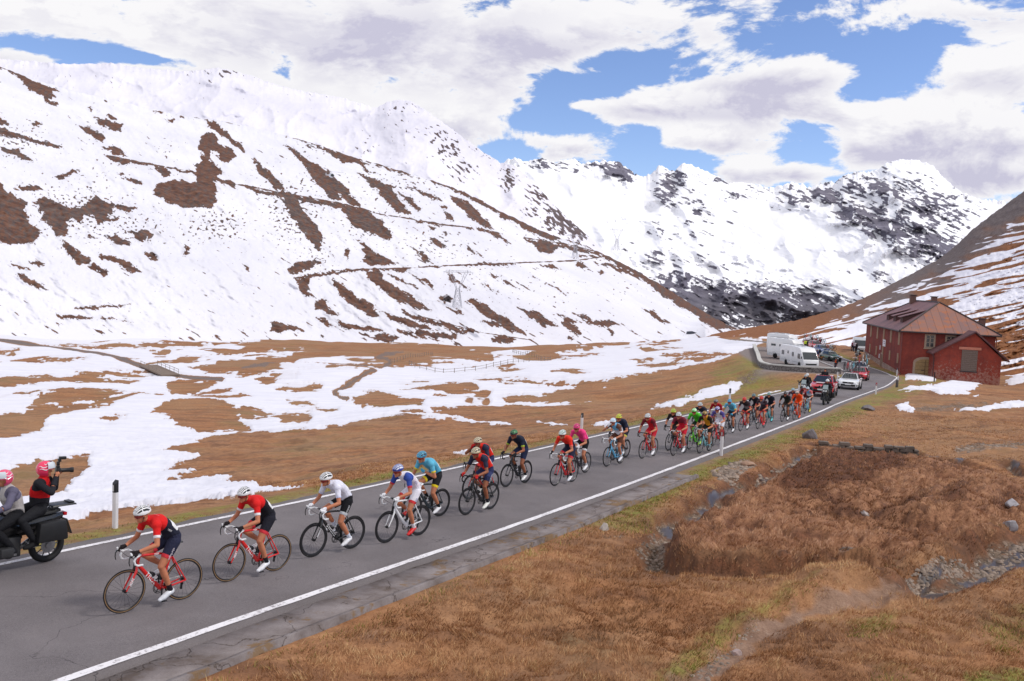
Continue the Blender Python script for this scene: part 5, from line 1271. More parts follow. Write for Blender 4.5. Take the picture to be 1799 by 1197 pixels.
def on_road(px, py):
    r = ray(px, py)
    Y = 8.0
    for _ in range(60):
        X = r[0]*Y; z = road_z(X, Y); Yn = (z-CAMZ)/r[2]; Y = Y*.5+Yn*.5
    return Vector((r[0]*Y, Y, z))
def road_dir(p):
    d = np.hypot(ROAD[:, 0]-p[0], ROAD[:, 1]-p[1]); i = int(np.argmin(d)); i = min(max(i, 2), len(ROAD)-3)
    t = ROAD[i-2]-ROAD[i+2]; return Vector((t[0], t[1], 0)).normalized()
def stand(px, py, front=.585, yaw=0.0, back=False):
    """matrix for something standing on the road, its front ground contact seen at the photo pixel, heading up the road"""
    p = on_road(px, py); d = road_dir(p); d = Matrix.Rotation(math.radians(yaw), 3, 'Z')@d
    q = p-d*front*2; q.z = road_z(q.x, q.y); f = (p-q).normalized(); o = p-f*front
    y = Vector((0,0,1)).cross(f).normalized(); z = f.cross(y)
    m = Matrix.Identity(4)
    for i in range(3): m[i][0] = f[i]; m[i][1] = y[i]; m[i][2] = z[i]; m[i][3] = o[i]
    return m
TM = M('white lettering', hexl(232,232,234), .5, var=.02)
TD = (("TREK", .105, 'down', TM), ("TREK", .055, 'fork', TM), ("TREK", .035, 'top', TM))
SW = (("S-WORKS", .075, 'down', TM), ("S-WORKS", .04, 'fork', TM))
B1 = dict(col=(206,26,26), gum=True, marks=TD); B2 = dict(col=(210,30,30), gum=True, marks=TD)
RIDERS = [  # x, y of the front wheel contact, yaw, kit, phase, pose, bike, description
 (217,1077,-4,TREK,'down','hoods',dict(B1),'leading cyclist in red and navy jersey with white helmet, first behind the motorcycle'),
 (401,1022,-3,TREK2,'down','look',dict(B2),'second cyclist in line, red and black jersey, orange lenses, white helmet with black vents'),
 (549,979,-3,WHT,'back','hoods',dict(col=(28,28,30), deep=True, marks=SW),'cyclist in all white jersey, black shorts, white gloves, on a black bicycle'),
 (678,954,-2,FDJ,'down','hoods',dict(col=(226,228,232), fork=(232,232,234), deep=True),'cyclist in white skinsuit with blue sleeve, blue white helmet and red shoes'),
 (722,918,-2,AST,'back','chest',dict(col=(40,52,60), deep=True),'cyclist in sky blue jersey with yellow short hems, hand held at chest'),
 (819,905,0,BAH,'down','hoods',dict(col=(34,32,34), tape='k', deep=True),'red jersey cyclist with dark sleeves and cream helmet, nearer of the pair'),
 (824,878,0,BAH,'mid','mouth',dict(col=(190,34,34), tape='k', deep=True),'red jersey cyclist with cream helmet, hand at mouth, half hidden behind his teammate'),
 (889,856,0,MOV,'back','hoods',dict(col=(28,30,36), tape='k', deep=True),'cyclist in dark navy jersey with lime cuffs and dark helmet on black bicycle'),
 (975,854,0,dict(TREK, helmet=[(226,236,232),(60,100,90),W_], jersey=[(224,50,36),(34,36,56),(224,50,36),(226,110,100)]),'down','hoods',dict(col=(212,34,40)),'cyclist in bright red and navy kit on red bicycle, just ahead of the pink jersey'),
 (1001,837,0,PNK,'back','hoods',dict(col=(44,34,44)),'cyclist in the pink jersey and pink helmet with black shorts'),
 (1066,820,0,AG2,'back','mouth',dict(col=(96,176,216)),'cyclist in sky blue and white jersey, brown shorts, on light blue bicycle'),
 (1077,809,0,ORI,'mid','hoods',dict(col=(44,44,52), tape='k', deep=True),'navy jersey cyclist with yellow helmet, directly behind the light blue bicycle'),
 (1128,806,0,KAT,'down','hoods',dict(col=(206,30,40), tape='k'),'cyclist in all red kit and white helmet riding alone on a red bicycle'),
 (1174,792,0,ORB,'mid','hoods',dict(col=(34,34,38), tape='k'),'cyclist in black jersey with lime yellow helmet at the front of the group'),
 (1183,801,0,KA2,'down','hoods',dict(col=(206,30,50)),'cyclist in maroon and crimson kit, white helmet, on red bicycle leading the bunch'),
 (1211,790,0,CAN,'back','hoods',dict(col=(96,206,50), tape='k'),'cyclist in bright green jersey, green helmet, on a green bicycle'),
 (1229,797,0,JUM,'down','hoods',dict(col=(120,184,196)),'cyclist in yellow and black jersey with dark helmet on turquoise bicycle'),
 (1252,784,0,FD2,'down','hoods',dict(col=(214,40,48)),'cyclist in white kit and purple blue helmet, beside the yellow black rider'),
 (1222,774,0,GRB,'mid','hoods',dict(col=(44,46,60), tape='k'),'cyclist with light grey helmet and navy white jersey behind the green rider'),
 (1250,765,0,REDK,'back','hoods',dict(col=(150,30,36), tape='k'),'red jersey cyclist with dark helmet at the far back of the bunch'),
 (1274.5,763.5,0,dict(AST, helmet=[(84,164,206),(50,110,150),(84,164,206)], shorts=[(40,44,60)]*3),'down','hoods',dict(col=(44,52,64), tape='k'),'sky blue jersey cyclist riding alone below the black topped marker post'),
 (1300.7,757.7,0,BMC,'down','hoods',dict(col=(196,34,44), tape='k'),'grey jersey cyclist with red helmet and red bicycle, leader of the small foursome'),
 (1317.8,748,0,DRK,'down','hoods',dict(col=(40,50,60), tape='k'),'dark jersey cyclist with grey blue helmet between two red helmets'),
 (1331,754,0,BM2,'mid','hoods',dict(col=(214,50,50), tape='k'),'cyclist with bright red helmet, grey jersey and red shoes'),
 (1345,744,0,DR2,'down','hoods',dict(col=(60,150,160), tape='k'),'navy jersey cyclist with pale green helmet and turquoise shoes'),
 (1373.7,741.4,0,SKYT,'down','hoods',dict(col=(32,32,34), tape='k'),'all black cyclist with black helmet riding alone ahead of the orange kit'),
 (1387.7,731,0,GRE,'mid','hoods',dict(col=(110,160,190), tape='k'),'cyclist in mauve jersey and pale blue helmet beside the orange kit'),
 (1394.7,738,0,ORA,'down','hoods',dict(col=(230,70,30), tape='k'),'cyclist in entirely orange kit on an orange bicycle'),
 (1408,724,0,RE3,'mid','hoods',dict(col=(140,40,48), tape='k'),'dark red jersey cyclist with white helmet behind the orange kit'),
 (1414,727,0,AG3,'down','hoods',dict(col=(120,190,220)),'last cyclist, light blue and white jersey, yellow shoes, before the red car'),
]
def rider_words(desc): return desc
def build_riders(which=None):
    for i, (px, py, yaw, kit, ph, pose, bk, desc) in enumerate(RIDERS):
        if which is not None and i not in which: continue
        m = stand(px, py, .585, yaw-5)
        near = i < 13
        marks = None
        if i == 0:
            marks = [("TREK", .036, (.0,.192,1.24), (-1,0,-.55), (-.4,0,1), (225,225,228)), ("segafredo", .05, (-.045,.206,.86), (-.45,0,.9), (-.9,-.05,-.45), (225,215,222)), ("TREK", .05, (.16,.06,1.485), (0,1,0), (1,0,.5), (230,228,230))]
        if i == 3: marks = [('FDJ', .075, (.0,.194,1.24), (-1,0,-.55), (-.4,0,1), (40,60,130)), ('FDJ', .06, (-.045,.207,.86), (-.45,0,.9), (-.9,-.05,-.45), (40,60,130))]
        if i == 2: marks = [("S-WORKS", .055, (-.045,.206,.86), (-.45,0,.9), (-.9,-.05,-.45), (225,225,228))]
        if i in (5, 6): marks = [("BAHRAIN", .055, (-.045,.206,.86), (-.45,0,.9), (-.9,-.05,-.45), (206,206,214))]
        who = desc.replace('leading cyclist', 'lead rider').replace('second cyclist in line', 'second rider')
        bikelabel = BIKEL[i]
        bicycle(m, bikelabel, bk['col'], bk.get('fork'), bk.get('tape', 'w'), bk.get('deep', False), bk.get('gum', False), ph, marks=bk.get('marks'), detail=i < 20)
        rider(m, desc, kit, ph, pose, .0075, marks=marks, num=i < 13)
BIKEL = ['red road bicycle with white bar tape and gum sidewalls under the leading rider', 'red road bicycle with gum sidewalls, second in line', 'black road bicycle with white bars under the white jersey rider',
 'white road bicycle with deep black rims under the white skinsuit rider', 'dark road bicycle under the sky blue jersey rider, fifth in line', 'black road bicycle with deep rims under the nearer red jersey rider', 'red framed bicycle half hidden behind a black bicycle',
 'black road bicycle under the dark navy rider with lime cuffs', 'bright red bicycle just ahead of the pink jersey', 'dark bicycle ridden by the pink jersey wearer', 'light blue bicycle with white bars beneath the brown shorts', 'dark bicycle under the navy rider in yellow helmet',
 'red bicycle with black bars ridden alone before the bunch', 'black bicycle under the lime helmeted rider in black', 'red bicycle at the front of the bunch under the maroon rider', 'green bicycle under the bright green rider', 'turquoise bicycle nearest the white edge line in the bunch',
 'red bicycle under the white kit rider with purple helmet', 'navy bicycle hidden behind the green rider', 'dark red bicycle at the far back of the bunch', 'dark bicycle under the lone sky blue rider', 'red bicycle leading the small foursome', 'dark grey bicycle between two red helmeted riders',
 'red bicycle under the rider with red helmet and shoes', 'teal bicycle under the rider with pale green helmet', 'black bicycle under the lone all black rider', 'pale blue bicycle beside the orange kit', 'orange bicycle under the entirely orange rider', 'dark red bicycle behind the orange rider', 'sky blue bicycle at the tail of the race line']
# ================================================================ other people
def outfit_meshes(key, J, voxel, build=1.0, heavy=False):
    if key in _fig: return _fig[key]
    me, S, H = body_from(J, voxel, build, heavy); co, cen, nm, t = classify(me, S); out = dict(body=me, H=H)
    up = np.isin(nm, ['uparm', 'forearm', 'delt', 'torso']) & ~((nm == 'forearm') & (t > .93) )
    def jm(c, idx):
        n = nm[idx]; m = np.zeros(len(idx), int); m[np.isin(n, ['uparm', 'forearm', 'delt'])] = 1; m[n == 'pelvis'] = 2; return m
    out['jacket'] = shell('jacket', me, co, up | ((nm == 'pelvis') & (t > .3)) | ((nm == 'neck') & (t < .4)), .018, jm, cen)
    out['trousers'] = shell('trousers', me, co, ((nm == 'pelvis') & (t <= .4)) | np.isin(nm, ['thigh', 'thigh2', 'shin']) | ((nm == 'shin2') & (t < .85)), .014)
    L_ = sidedness(S, cen)
    for q, s_ in enumerate((L_, ~L_)):
        out['shoe%d' % q] = shell('shoe', me, co, (np.isin(nm, ['foot', 'ankle']) | ((nm == 'shin2') & (t > .8))) & s_, .010)
        out['glove%d' % q] = shell('glove', me, co, (nm == 'hand') & s_, .004)
    b = MB(); b.ell(H['head']+H['hu']*.035-H['hf']*.008, (.15, .128, .15), H['R'], 28, 18)
    V = [Vector(v) for v in b.v]
    keep = []
    for f in b.f:
        c = sum((V[i] for i in f), Vector())/len(f)-H['head']; x, y, z = c.dot(H['hf']), c.dot(H['hs']), c.dot(H['hu'])
        if not (x > .035 and z < .035) and z > -.10: keep.append(f)
    b.f = keep; b.mi = [0]*len(keep)
    o = b.build('helmet', WHITE); out['helmet'] = o.data; bpy.data.objects.remove(o)
    b = MB()
    for s in (-1, 1):
        for q, (za, ln) in enumerate(((.10, .9), (.055, 1.2), (.01, .8))):
            pts = []
            for k in range(7):
                an = math.radians(70+ (110+20*q-70)*k/6*ln); y = math.sin(an)*math.sqrt(max(0, 1-(za/.15)**2)); x = math.cos(an)*math.sqrt(max(0, 1-(za/.15)**2))
                pts.append(H['head']+H['hu']*.035-H['hf']*.008+H['R']@Vector((.151*x, .129*y*s, za+.012*math.sin(k*1.3+q))))
            b.path(pts, [.002,.006,.008,.009,.008,.006,.002], 6)
    o = b.build('helmet_stripe', WHITE); out['helmet_stripe'] = o.data; bpy.data.objects.remove(o)
    b = MB(); V = []; Fc = []
    for i in range(13):
        a = math.radians(-80+160*i/12)
        for z, r in ((.15, .12), (.12, .158), (.08, .172), (.04, .174)): V.append(H['head']+H['R']@Vector((r*math.cos(a)-.01, r*.86*math.sin(a), z+.02)))
    for i in range(12):
        for k in range(3): Fc.append((i*4+k, i*4+k+1, (i+1)*4+k+1, (i+1)*4+k))
    b.add(V, Fc); o = b.build('visor', WHITE); out['visor'] = o.data; bpy.data.objects.remove(o)
    b = MB(); b.ell(H['head']+H['hu']*.035-H['hf']*.018, (.105, .086, .100), H['R'], 20, 14)
    V = [Vector(v) for v in b.v]; keep = []
    for f in b.f:
        c = sum((V[i] for i in f), Vector())/len(f)-H['head']; x, y, z = c.dot(H['hf']), c.dot(H['hs']), c.dot(H['hu'])
        if z > .03-(.06 if x < 0 else 0): keep.append(f)
    b.f = keep; b.mi = [0]*len(keep); o = b.build('hair', WHITE); out['hair'] = o.data; bpy.data.objects.remove(o)
    _fig[key] = out; return out
def person(mtx, label, key, J, jacket, trousers, shoe=(30,30,32), helmet=None, visor=None, glove=None, hair=(50,38,30), skin=None, voxel=.02, cat='person', group=None, build=1.0, heavy=False, beanie=None):
    f = outfit_meshes(key, J, voxel, build, heavy); root = empty('person', label=label, cat=cat, group=group, mat=mtx)
    def L(name, mats):
        if f.get(name) is None: return
        o = bpy.data.objects.new(name.rstrip('01'), f[name]); C.objects.link(o); o.parent = root
        if not f[name].materials: f[name].materials.append(None)
        slots(o, mats)
    L('body', [skin or SKIN]); j = jacket if isinstance(jacket, list) else [jacket]*3
    L('jacket', [cloth(c) for c in j]); L('trousers', [cloth(trousers)])
    for q in '01':
        L('shoe'+q, [cloth(shoe)])
        if glove: L('glove'+q, [cloth(glove)])
    if helmet:
        L('helmet', [paintm(helmet, .2, .8)])
        if visor: L('helmet_stripe', [paintm((232,222,228), .3, .5)])
        if visor: L('visor', [M('clear visor', hexl(200,206,212), .12, 0, spec=.7, var=.05)])
    else: L('hair', [cloth(beanie or hair)])
    return root
def stand_joints(arms='down', yaw=0):
    J = dict(pelvis=(0,0,.95), lumbar=(.0,0,1.12), chest=(.01,0,1.3), neck=(-.01,0,1.47), head=(.02,0,1.60), facing=(1,0,-.05), shL=(0,.19,1.42), shR=(0,-.19,1.42), hipL=(0,.09,.9), hipR=(0,-.09,.9),
             ankL=(.03,.13,.09), ankR=(-.05,-.12,.09), footL=(1,.2,0), footR=(1,-.15,0), handL=(.08,.27,.88), handR=(.08,-.27,.88), gripL=(.2,0,-1), gripR=(.2,0,-1), eploeL=(-1,0,0), epoleL=(-1,.2,0), epoleR=(-1,-.2,0))
    if arms == 'up': J.update(handL=(.25,.08,1.5), handR=(.25,-.08,1.5), gripL=(.3,-.3,.9), gripR=(.3,.3,.9))
    if arms == 'front': J.update(handL=(.3,.12,1.2), handR=(.3,-.12,1.2), gripL=(1,-.4,.3), gripR=(1,.4,.3), epoleL=(-.3,.5,-1), epoleR=(-.3,-.5,-1))
    return J
# motorcycle (x forward, origin between the wheels)
def motorcycle(mtx, label, col=(30,30,32), screen=True, group='race motorcycles', name='motorcycle'):
    r = empty(name, label=label, cat='motorcycle', group=group, mat=mtx); bm_ = M('satin black panels', hexl(30,30,33), .38, scale=8); pc = paintm(col)
    for hub, rr in ((Vector((.77,0,.32)), .115), (Vector((-.77,0,.32)), .125)):
        b = MB(); b.ring((0,0,0), .215, .014, n=36, m=6); 
        for k in range(10):
            a = 2*PI*k/10; b.tube((math.cos(a)*.05,.01,math.sin(a)*.05), (math.cos(a)*.21,0,math.sin(a)*.21), .012, .010, 6)
        b.disc((0,0,0), .06, .09, 16)
        w = b.build('wheel', M('dark wheel alloy', hexl(70,70,74), .35, .6), r, loc=hub)
        b = MB(); b.ring((0,0,0), .268, .055, n=40, m=10, flat=1.15); b.build('tyre', BLACK, w)
        b = MB(); b.disc((0,.06,0), .13, .006, 24); b.build('brake_disc', STEEL, w)
    b = MB(); b.disc((-.77,.075,.32), .05, .03, 16); b.build('hub_cap', STEEL, r)
    b = MB()
    for s in (-1, 1): b.path([(.77,.09*s,.32), (.66,.09*s,.62), (.52,.08*s,.98)], [.03,.032,.028], 10)
    b.build('fork', bm_, r)
    b = MB(); b.loft([[(.95,-.05,.60),(.95,.05,.60),(.95,.05,.63),(.95,-.05,.63)], [(.78,-.07,.66),(.78,.07,.66),(.78,.06,.70),(.78,-.06,.70)], [(.55,-.06,.62),(.55,.06,.62),(.55,.05,.66),(.55,-.05,.66)]]); b.build('mudguard', bm_, r)
    b = MB(); b.box((.08,0,.42), (.62,.34,.36)); b.disc((.05,.25,.38), .11, .16, 18); b.disc((.05,-.25,.38), .11, .16, 18); b.box((.1,.28,.40), (.22,.2,.16)); b.box((.1,-.28,.40), (.22,.2,.16)); b.build('engine', M('cast engine', hexl(66,66,68), .5, .5, scale=12), r, bevel=.03)
    b = MB(); secs = []
    for x, w, z0, z1 in [(.62,.06,.72,.98),(.5,.17,.62,1.04),(.3,.21,.6,1.06),(.08,.20,.6,1.0),(-.1,.15,.62,.88),(-.4,.14,.66,.86),(-.8,.13,.72,.9),(-1.02,.08,.78,.9)]:
        secs.append([(x,-w*.7,z0),(x,w*.7,z0),(x,w,z0+(z1-z0)*.5),(x,w*.7,z1),(x,-w*.7,z1),(x,-w,z0+(z1-z0)*.5)])
    b.loft(secs); b.build('tank_and_tail', pc, r, bevel=.02)
    b = MB(); secs = [[(x,-w,z-.05),(x,w,z-.05),(x,w*.9,z),(x,-w*.9,z)] for x, w, z in [(.05,.10,.88),(-.15,.17,.86),(-.4,.16,.88),(-.46,.16,.95),(-.8,.16,.97),(-.95,.12,.98)]]; b.loft(secs); b.build('seat', M('vinyl seat', hexl(28,27,28), .6, scale=30, bump=.2), r, bevel=.015)
    b = MB(); b.loft([[(.72,-.14,.86),(.72,.14,.86),(.68,.16,1.08),(.68,-.16,1.08)], [(.55,-.24,.84),(.55,.24,.84),(.5,.22,1.16),(.5,-.22,1.16)]]); b.build('fairing', pc, r, bevel=.02)
    b = MB(); b.ell((.735,.07,.97), (.03,.055,.05)); b.build('headlight', M('headlight glass', hexl(226,228,230), .1, spec=.9), r)
    b = MB(); b.ell((.735,-.07,.97), (.03,.055,.05)); b.build('headlight', M('headlight glass', hexl(226,228,230), .1, spec=.9), r)
    if screen:
        b = MB(); b.loft([[(.64,-.18,1.1),(.64,.18,1.1),(.63,.18,1.1),(.63,-.18,1.1)], [(.5,-.16,1.4),(.5,.16,1.4),(.49,.16,1.4),(.49,-.16,1.4)]]); b.build('windscreen', M('smoked screen', hexl(150,164,166), .15, spec=.7), r)
    b = MB(); b.path([(.38,-.40,1.12),(.46,-.25,1.13),(.5,0,1.08),(.46,.25,1.13),(.38,.40,1.12)], .014, 8); b.build('handlebar', DARK, r)
    for s in (-1, 1):
        b = MB(); b.path([(.46,.3*s,1.12),(.5,.38*s,1.24)], .008, 6); b.ell((.5,.42*s,1.26), (.03,.08,.05)); b.build('mirror', bm_, r)
        b = MB(); b.box((-.66,.34*s,.66), (.56,.22,.36), taper=.86); b.build('pannier', M('black pannier shell', hexl(30,30,32), .45, scale=10), r, bevel=.05)
    b = MB(); b.box((-1.0,0,1.04), (.46,.32,.03), taper=.9); b.box((-1.16,0,1.07), (.1,.2,.02)); b.path([(-.8,.12,.93),(-.9,.12,1.03)], .014, 6); b.path([(-.8,-.12,.93),(-.9,-.12,1.03)], .014, 6); b.build('luggage_rack', bm_, r, bevel=.008)
    b = MB(); b.box((-1.06,0,.86), (.06,.16,.06)); b.build('tail_light', M('red lens', hexl(190,30,40), .2), r, bevel=.01)
    b = MB(); b.box((-1.13,0,.62), (.02,.2,.3), rot=Matrix.Rotation(.35, 3, 'Y')); b.build('rear_mudguard', bm_, r)
    b = MB(); b.path([(.1,-.2,.2),(-.3,-.24,.22),(-.62,-.3,.36),(-.95,-.34,.5)], [.03,.035,.055,.06], 12); b.build('exhaust', STEEL, r)
    b = MB(); b.box((.0,.27,.34), (.14,.14,.03)); b.box((-.36,.27,.42), (.12,.12,.03)); b.path([(-.1,.16,.4),(0,.26,.34)], .012, 6); b.path([(-.3,.16,.5),(-.36,.26,.42)], .012, 6); b.build('footrest', STEEL, r)
    return r
def moto_joints(role='driver'):
    if role == 'driver':
        J = dict(pelvis=(-.16,0,.98), lumbar=(-.15,0,1.14), chest=(-.08,0,1.32), neck=(-.02,0,1.48), head=(.04,0,1.61), facing=(1,0,-.12), shL=(-.04,.19,1.42), shR=(-.04,-.19,1.42), hipL=(-.13,.11,.95), hipR=(-.13,-.11,.95),
                 handL=(.38,.33,1.13), handR=(.38,-.33,1.13), gripL=(.3,1,0), gripR=(.3,-1,0), palmL=(.6,0,-.8), palmR=(.6,0,-.8), ankL=(-.04,.28,.43), ankR=(-.04,-.28,.43), footL=(1,.1,-.1), footR=(1,-.1,-.1), kneeL=(.27,.24,.80), kneeR=(.27,-.24,.80))
    elif role == 'photographer':
        J = dict(pelvis=(-.60,0,1.06), lumbar=(-.60,.01,1.22), chest=(-.615,.03,1.40), neck=(-.63,.04,1.57), head=(-.66,.05,1.70), facing=(-.95,.32,.02), shL=(-.76,-.06,1.51), shR=(-.49,.15,1.50), hipL=(-.56,.12,1.02), hipR=(-.56,-.12,1.02),
                 handL=(-.87,.05,1.62), handR=(-.80,.16,1.60), gripL=(-.5,.35,.75), gripR=(-.6,.1,.75), palmL=(.2,.9,.1), palmR=(-.2,-.9,.1), elbL=(-.92,-.08,1.33), elbR=(-.62,.36,1.36), ankL=(-.40,.30,.50), ankR=(-.40,-.30,.50), footL=(1,.1,-.1), footR=(1,-.1,-.1), kneeL=(-.16,.27,.90), kneeR=(-.16,-.27,.90))
    else:
        J = dict(pelvis=(-.60,0,1.06), lumbar=(-.59,0,1.22), chest=(-.55,0,1.40), neck=(-.52,0,1.56), head=(-.47,0,1.69), facing=(1,.1,-.1), shL=(-.54,.19,1.50), shR=(-.54,-.19,1.50), hipL=(-.56,.12,1.02), hipR=(-.56,-.12,1.02),
                 handL=(-.3,.22,1.1), handR=(-.3,-.22,1.1), ankL=(-.40,.30,.50), ankR=(-.40,-.30,.50), footL=(1,.1,-.1), footR=(1,-.1,-.1), kneeL=(-.16,.27,.90), kneeR=(-.16,-.27,.90))
    return J
# ================================================================ cars
def car(mtx, label, col, kind='hatch', group='race convoy cars', stripe=None, bikes=0, roofhole=False, plate=True, name='car', cat='car'):
    r = empty(name, label=label, cat=cat, group=group, mat=mtx); pm = paintm(col, .22, 1.0); suv = kind == 'suv'
    dz = .10 if suv else 0; H = 1.66 if suv else 1.47; W = .93 if suv else .9
    st = [(2.16,.50,.36,.60),(2.12,.70,.30,.70),(1.98,.82,.24,.78),(1.7,W-.03,.22,.86),(1.3,W,.22,.93),(.95,W,.22,.98),(0,W,.22,.99),(-1.2,W,.22,1.0),(-1.8,W-.03,.24,1.02),(-2.05,.80,.30,1.0),(-2.14,.66,.38,.92)]
    secs = []
    for x, w, z0, z1 in st:
        z0 += dz; z1 += dz*1.3
        secs.append([(x,-w*.9,z0),(x,w*.9,z0),(x,w,z0+.14),(x,w+.012,z0+(z1-z0)*.55),(x,w-.03,z1-.06),(x,w*.78,z1),(x,0,z1+.02),(x,-w*.78,z1),(x,-w+.03,z1-.06),(x,-w-.012,z0+(z1-z0)*.55),(x,-w,z0+.14)])
    b = MB(); b.loft(secs); body = b.build('body', pm, r, bevel=.012, angle=35)
    zb = .99+dz*1.3; zr = H; rw = .60 if not suv else .64; bw = W-.07
    A = [(1.02,bw,zb),(.28,rw,zr-.03),(-1.35,rw,zr-.03 if suv else zr-.05),(-1.98,bw-.06,zb)]
    b = MB()
    lo = [(A[0][0],bw*.92),(.0,bw),(-1.3,bw),(A[3][0],bw*.88)]; hi = [(A[1][0],rw*.9),(-.3,rw),(-1.1,rw),(A[2][0],rw*.9)]
    V = [(x,-w,zb-.03) for x, w in lo]+[(x,w,zb-.03) for x, w in lo[::-1]]; V2 = [(x,-w,zr-.02) for x, w in hi]+[(x,w,zr-.02) for x, w in hi[::-1]]
    b.loft([V, V2]); b.build('cabin', pm, r, bevel=.02)
    def pane(nm, q, off, mat=GLASS, sc=.86):
        q = [Vector(p) for p in q]; c = sum(q, Vector())/len(q); n = (q[1]-q[0]).cross(q[2]-q[0]).normalized()
        if n.dot(c-Vector((-.4,0,1.1))) < 0: n = -n
        b = MB(); pts = [c+(p-c)*sc+n*off for p in q]; b.add(pts+[p-n*.02 for p in pts], [(0,1,2,3),(7,6,5,4),(0,4,5,1),(1,5,6,2),(2,6,7,3),(3,7,4,0)]); return b.build(nm, mat, r, smooth=False)
    pane('windscreen', [(lo[0][0],-lo[0][1],zb),(lo[0][0],lo[0][1],zb),(hi[0][0],hi[0][1],zr-.03),(hi[0][0],-hi[0][1],zr-.03)], .012, sc=.93)
    pane('rear_window', [(lo[3][0],-lo[3][1],zb),(lo[3][0],lo[3][1],zb),(hi[3][0],hi[3][1],zr-.03),(hi[3][0],-hi[3][1],zr-.03)], .012, sc=.85)
    for s in (-1, 1):
        def P(l, h): return (l[0], l[1]*s, zb), (h[0], h[1]*s, zr-.03)
        for (l0, h0), (l1, h1) in ((((.86,bw*.935),(.2,rw*.915)),((-.25,bw),(-.28,rw))), (((-.32,bw),(-.35,rw)),((-1.15,bw),(-1.05,rw)))):
            a_, b_ = P(l0, h0); c_, d_ = P(l1, h1); pane('side_window', [a_, c_, d_, b_], .012, sc=.88)
        b = MB(); b.ell((.72,(W+.08)*s,zb+.06), (.09,.10,.07)); b.build('mirror', pm, r)
        b = MB(); b.loft([[(1.93,.60*s,.66+dz),(1.93,.60*s,.78+dz),(1.78,.885*s,.82+dz),(1.82,.885*s,.70+dz)],[(2.09,.45*s,.66+dz),(2.06,.45*s,.76+dz),(1.99,.80*s,.77+dz),(2.02,.80*s,.69+dz)]]); b.build('headlight', M('headlight glass', hexl(226,228,230), .1, spec=.9), r, bevel=.01)
        b = MB(); b.box((-2.06,.68*s,.86+dz), (.12,.26,.14)); b.build('tail_light', M('red lens', hexl(190,30,40), .2), r, bevel=.02)
        for x in (1.36, -1.32):
            b = MB(); b.ring((0,0,0), .20, .012, n=28, m=6, flat=2); b.disc((0,0,0), .06, .16, 12)
            for k in range(5):
                a = 2*PI*k/5; b.tube((math.cos(a)*.05,.07*s,math.sin(a)*.05), (math.cos(a)*.2,.08*s,math.sin(a)*.2), .03, .022, 6, flat=.5)
            b.disc((0,.02*s,0), .19, .06, 24)
            w = b.build('wheel', M('wheel alloy', hexl(120,120,124), .3, .7), r, loc=(x,(W-.10)*s,.325))
            b = MB(); b.ring((0,0,0), .262, .063, n=32, m=8, flat=1.6); b.build('tyre', BLACK, w)
            b = MB(); b.disc((x,(W-.055)*s,.36), .385, .15, 28); b.build('wheel_arch', M('painted arch shadow', hexl(18,18,20), .9), r)  # near-black disc paints the shade inside the wheel arch
        b = MB(); b.box((-.1,(W+.008)*s,.30+dz), (1.9,.03,.10)); b.build('sill', DARK, r)
    b = MB(); b.box((2.10,0,.64+dz), (.13,.95,.15)); b.box((2.11,0,.42+dz), (.13,1.25,.17)); b.build('grille', M('dark grille', hexl(20,20,22), .5, scale=40), r, bevel=.02)
    for s in (-1, 1):
        b = MB(); b.box((2.02,.70*s,.44+dz), (.10,.22,.16), rot=Matrix.Rotation(-.5*s, 3, 'Z')); b.build('fog_light_bezel', DARK, r, bevel=.03)
    b = MB(); b.box((2.17,0,.50+dz), (.012,.5,.11)); b.build('number_plate', WHITE, r)
    b = MB(); b.box((2.165,0,.68+dz), (.02,.13,.09)); b.build('badge', CHROME, r, bevel=.01)
    if stripe:
        b = MB(); b.box((1.45,0,.985+dz*1.3), (.5,.9,.006), rot=Matrix.Rotation(.10, 3, 'Y')); b.build('bonnet_panel', paintm(stripe, .3, .6), r)
        for s in (-1, 1):
            b = MB(); b.box((-.2,(W+.016)*s,.66+dz), (2.3,.006,.16)); b.build('door_panel', paintm(stripe, .3, .6), r)
    if bikes:
        b = MB()
        for x in (.1, -1.05): b.tube((x,-rw,zr+.08), (x,rw,zr+.08), .018, n=8); b.tube((x,-rw,zr-.02), (x,-rw,zr+.08), .015, n=6); b.tube((x,rw,zr-.02), (x,rw,zr+.08), .015, n=6)
        n = bikes
        for k in range(n):
            y = -rw*1.05+2.1*rw*k/(n-1) if n > 1 else 0; b.box((-.45,y,zr+.105), (1.5,.03,.02))
        b.build('roof_rack', DARK, r)
    if roofhole:
        b = MB(); b.box((-.35,0,zr+.004), (.8,.75,.02)); b.build('sunroof_opening', M('dark opening', hexl(14,14,16), .8), r)
    return r, zr
BIKECOLS = [(40,42,46),(206,40,44),(226,228,230),(90,180,200),(40,42,46),(60,70,90),(210,60,60),(230,230,232),(36,120,60),(44,44,48)]
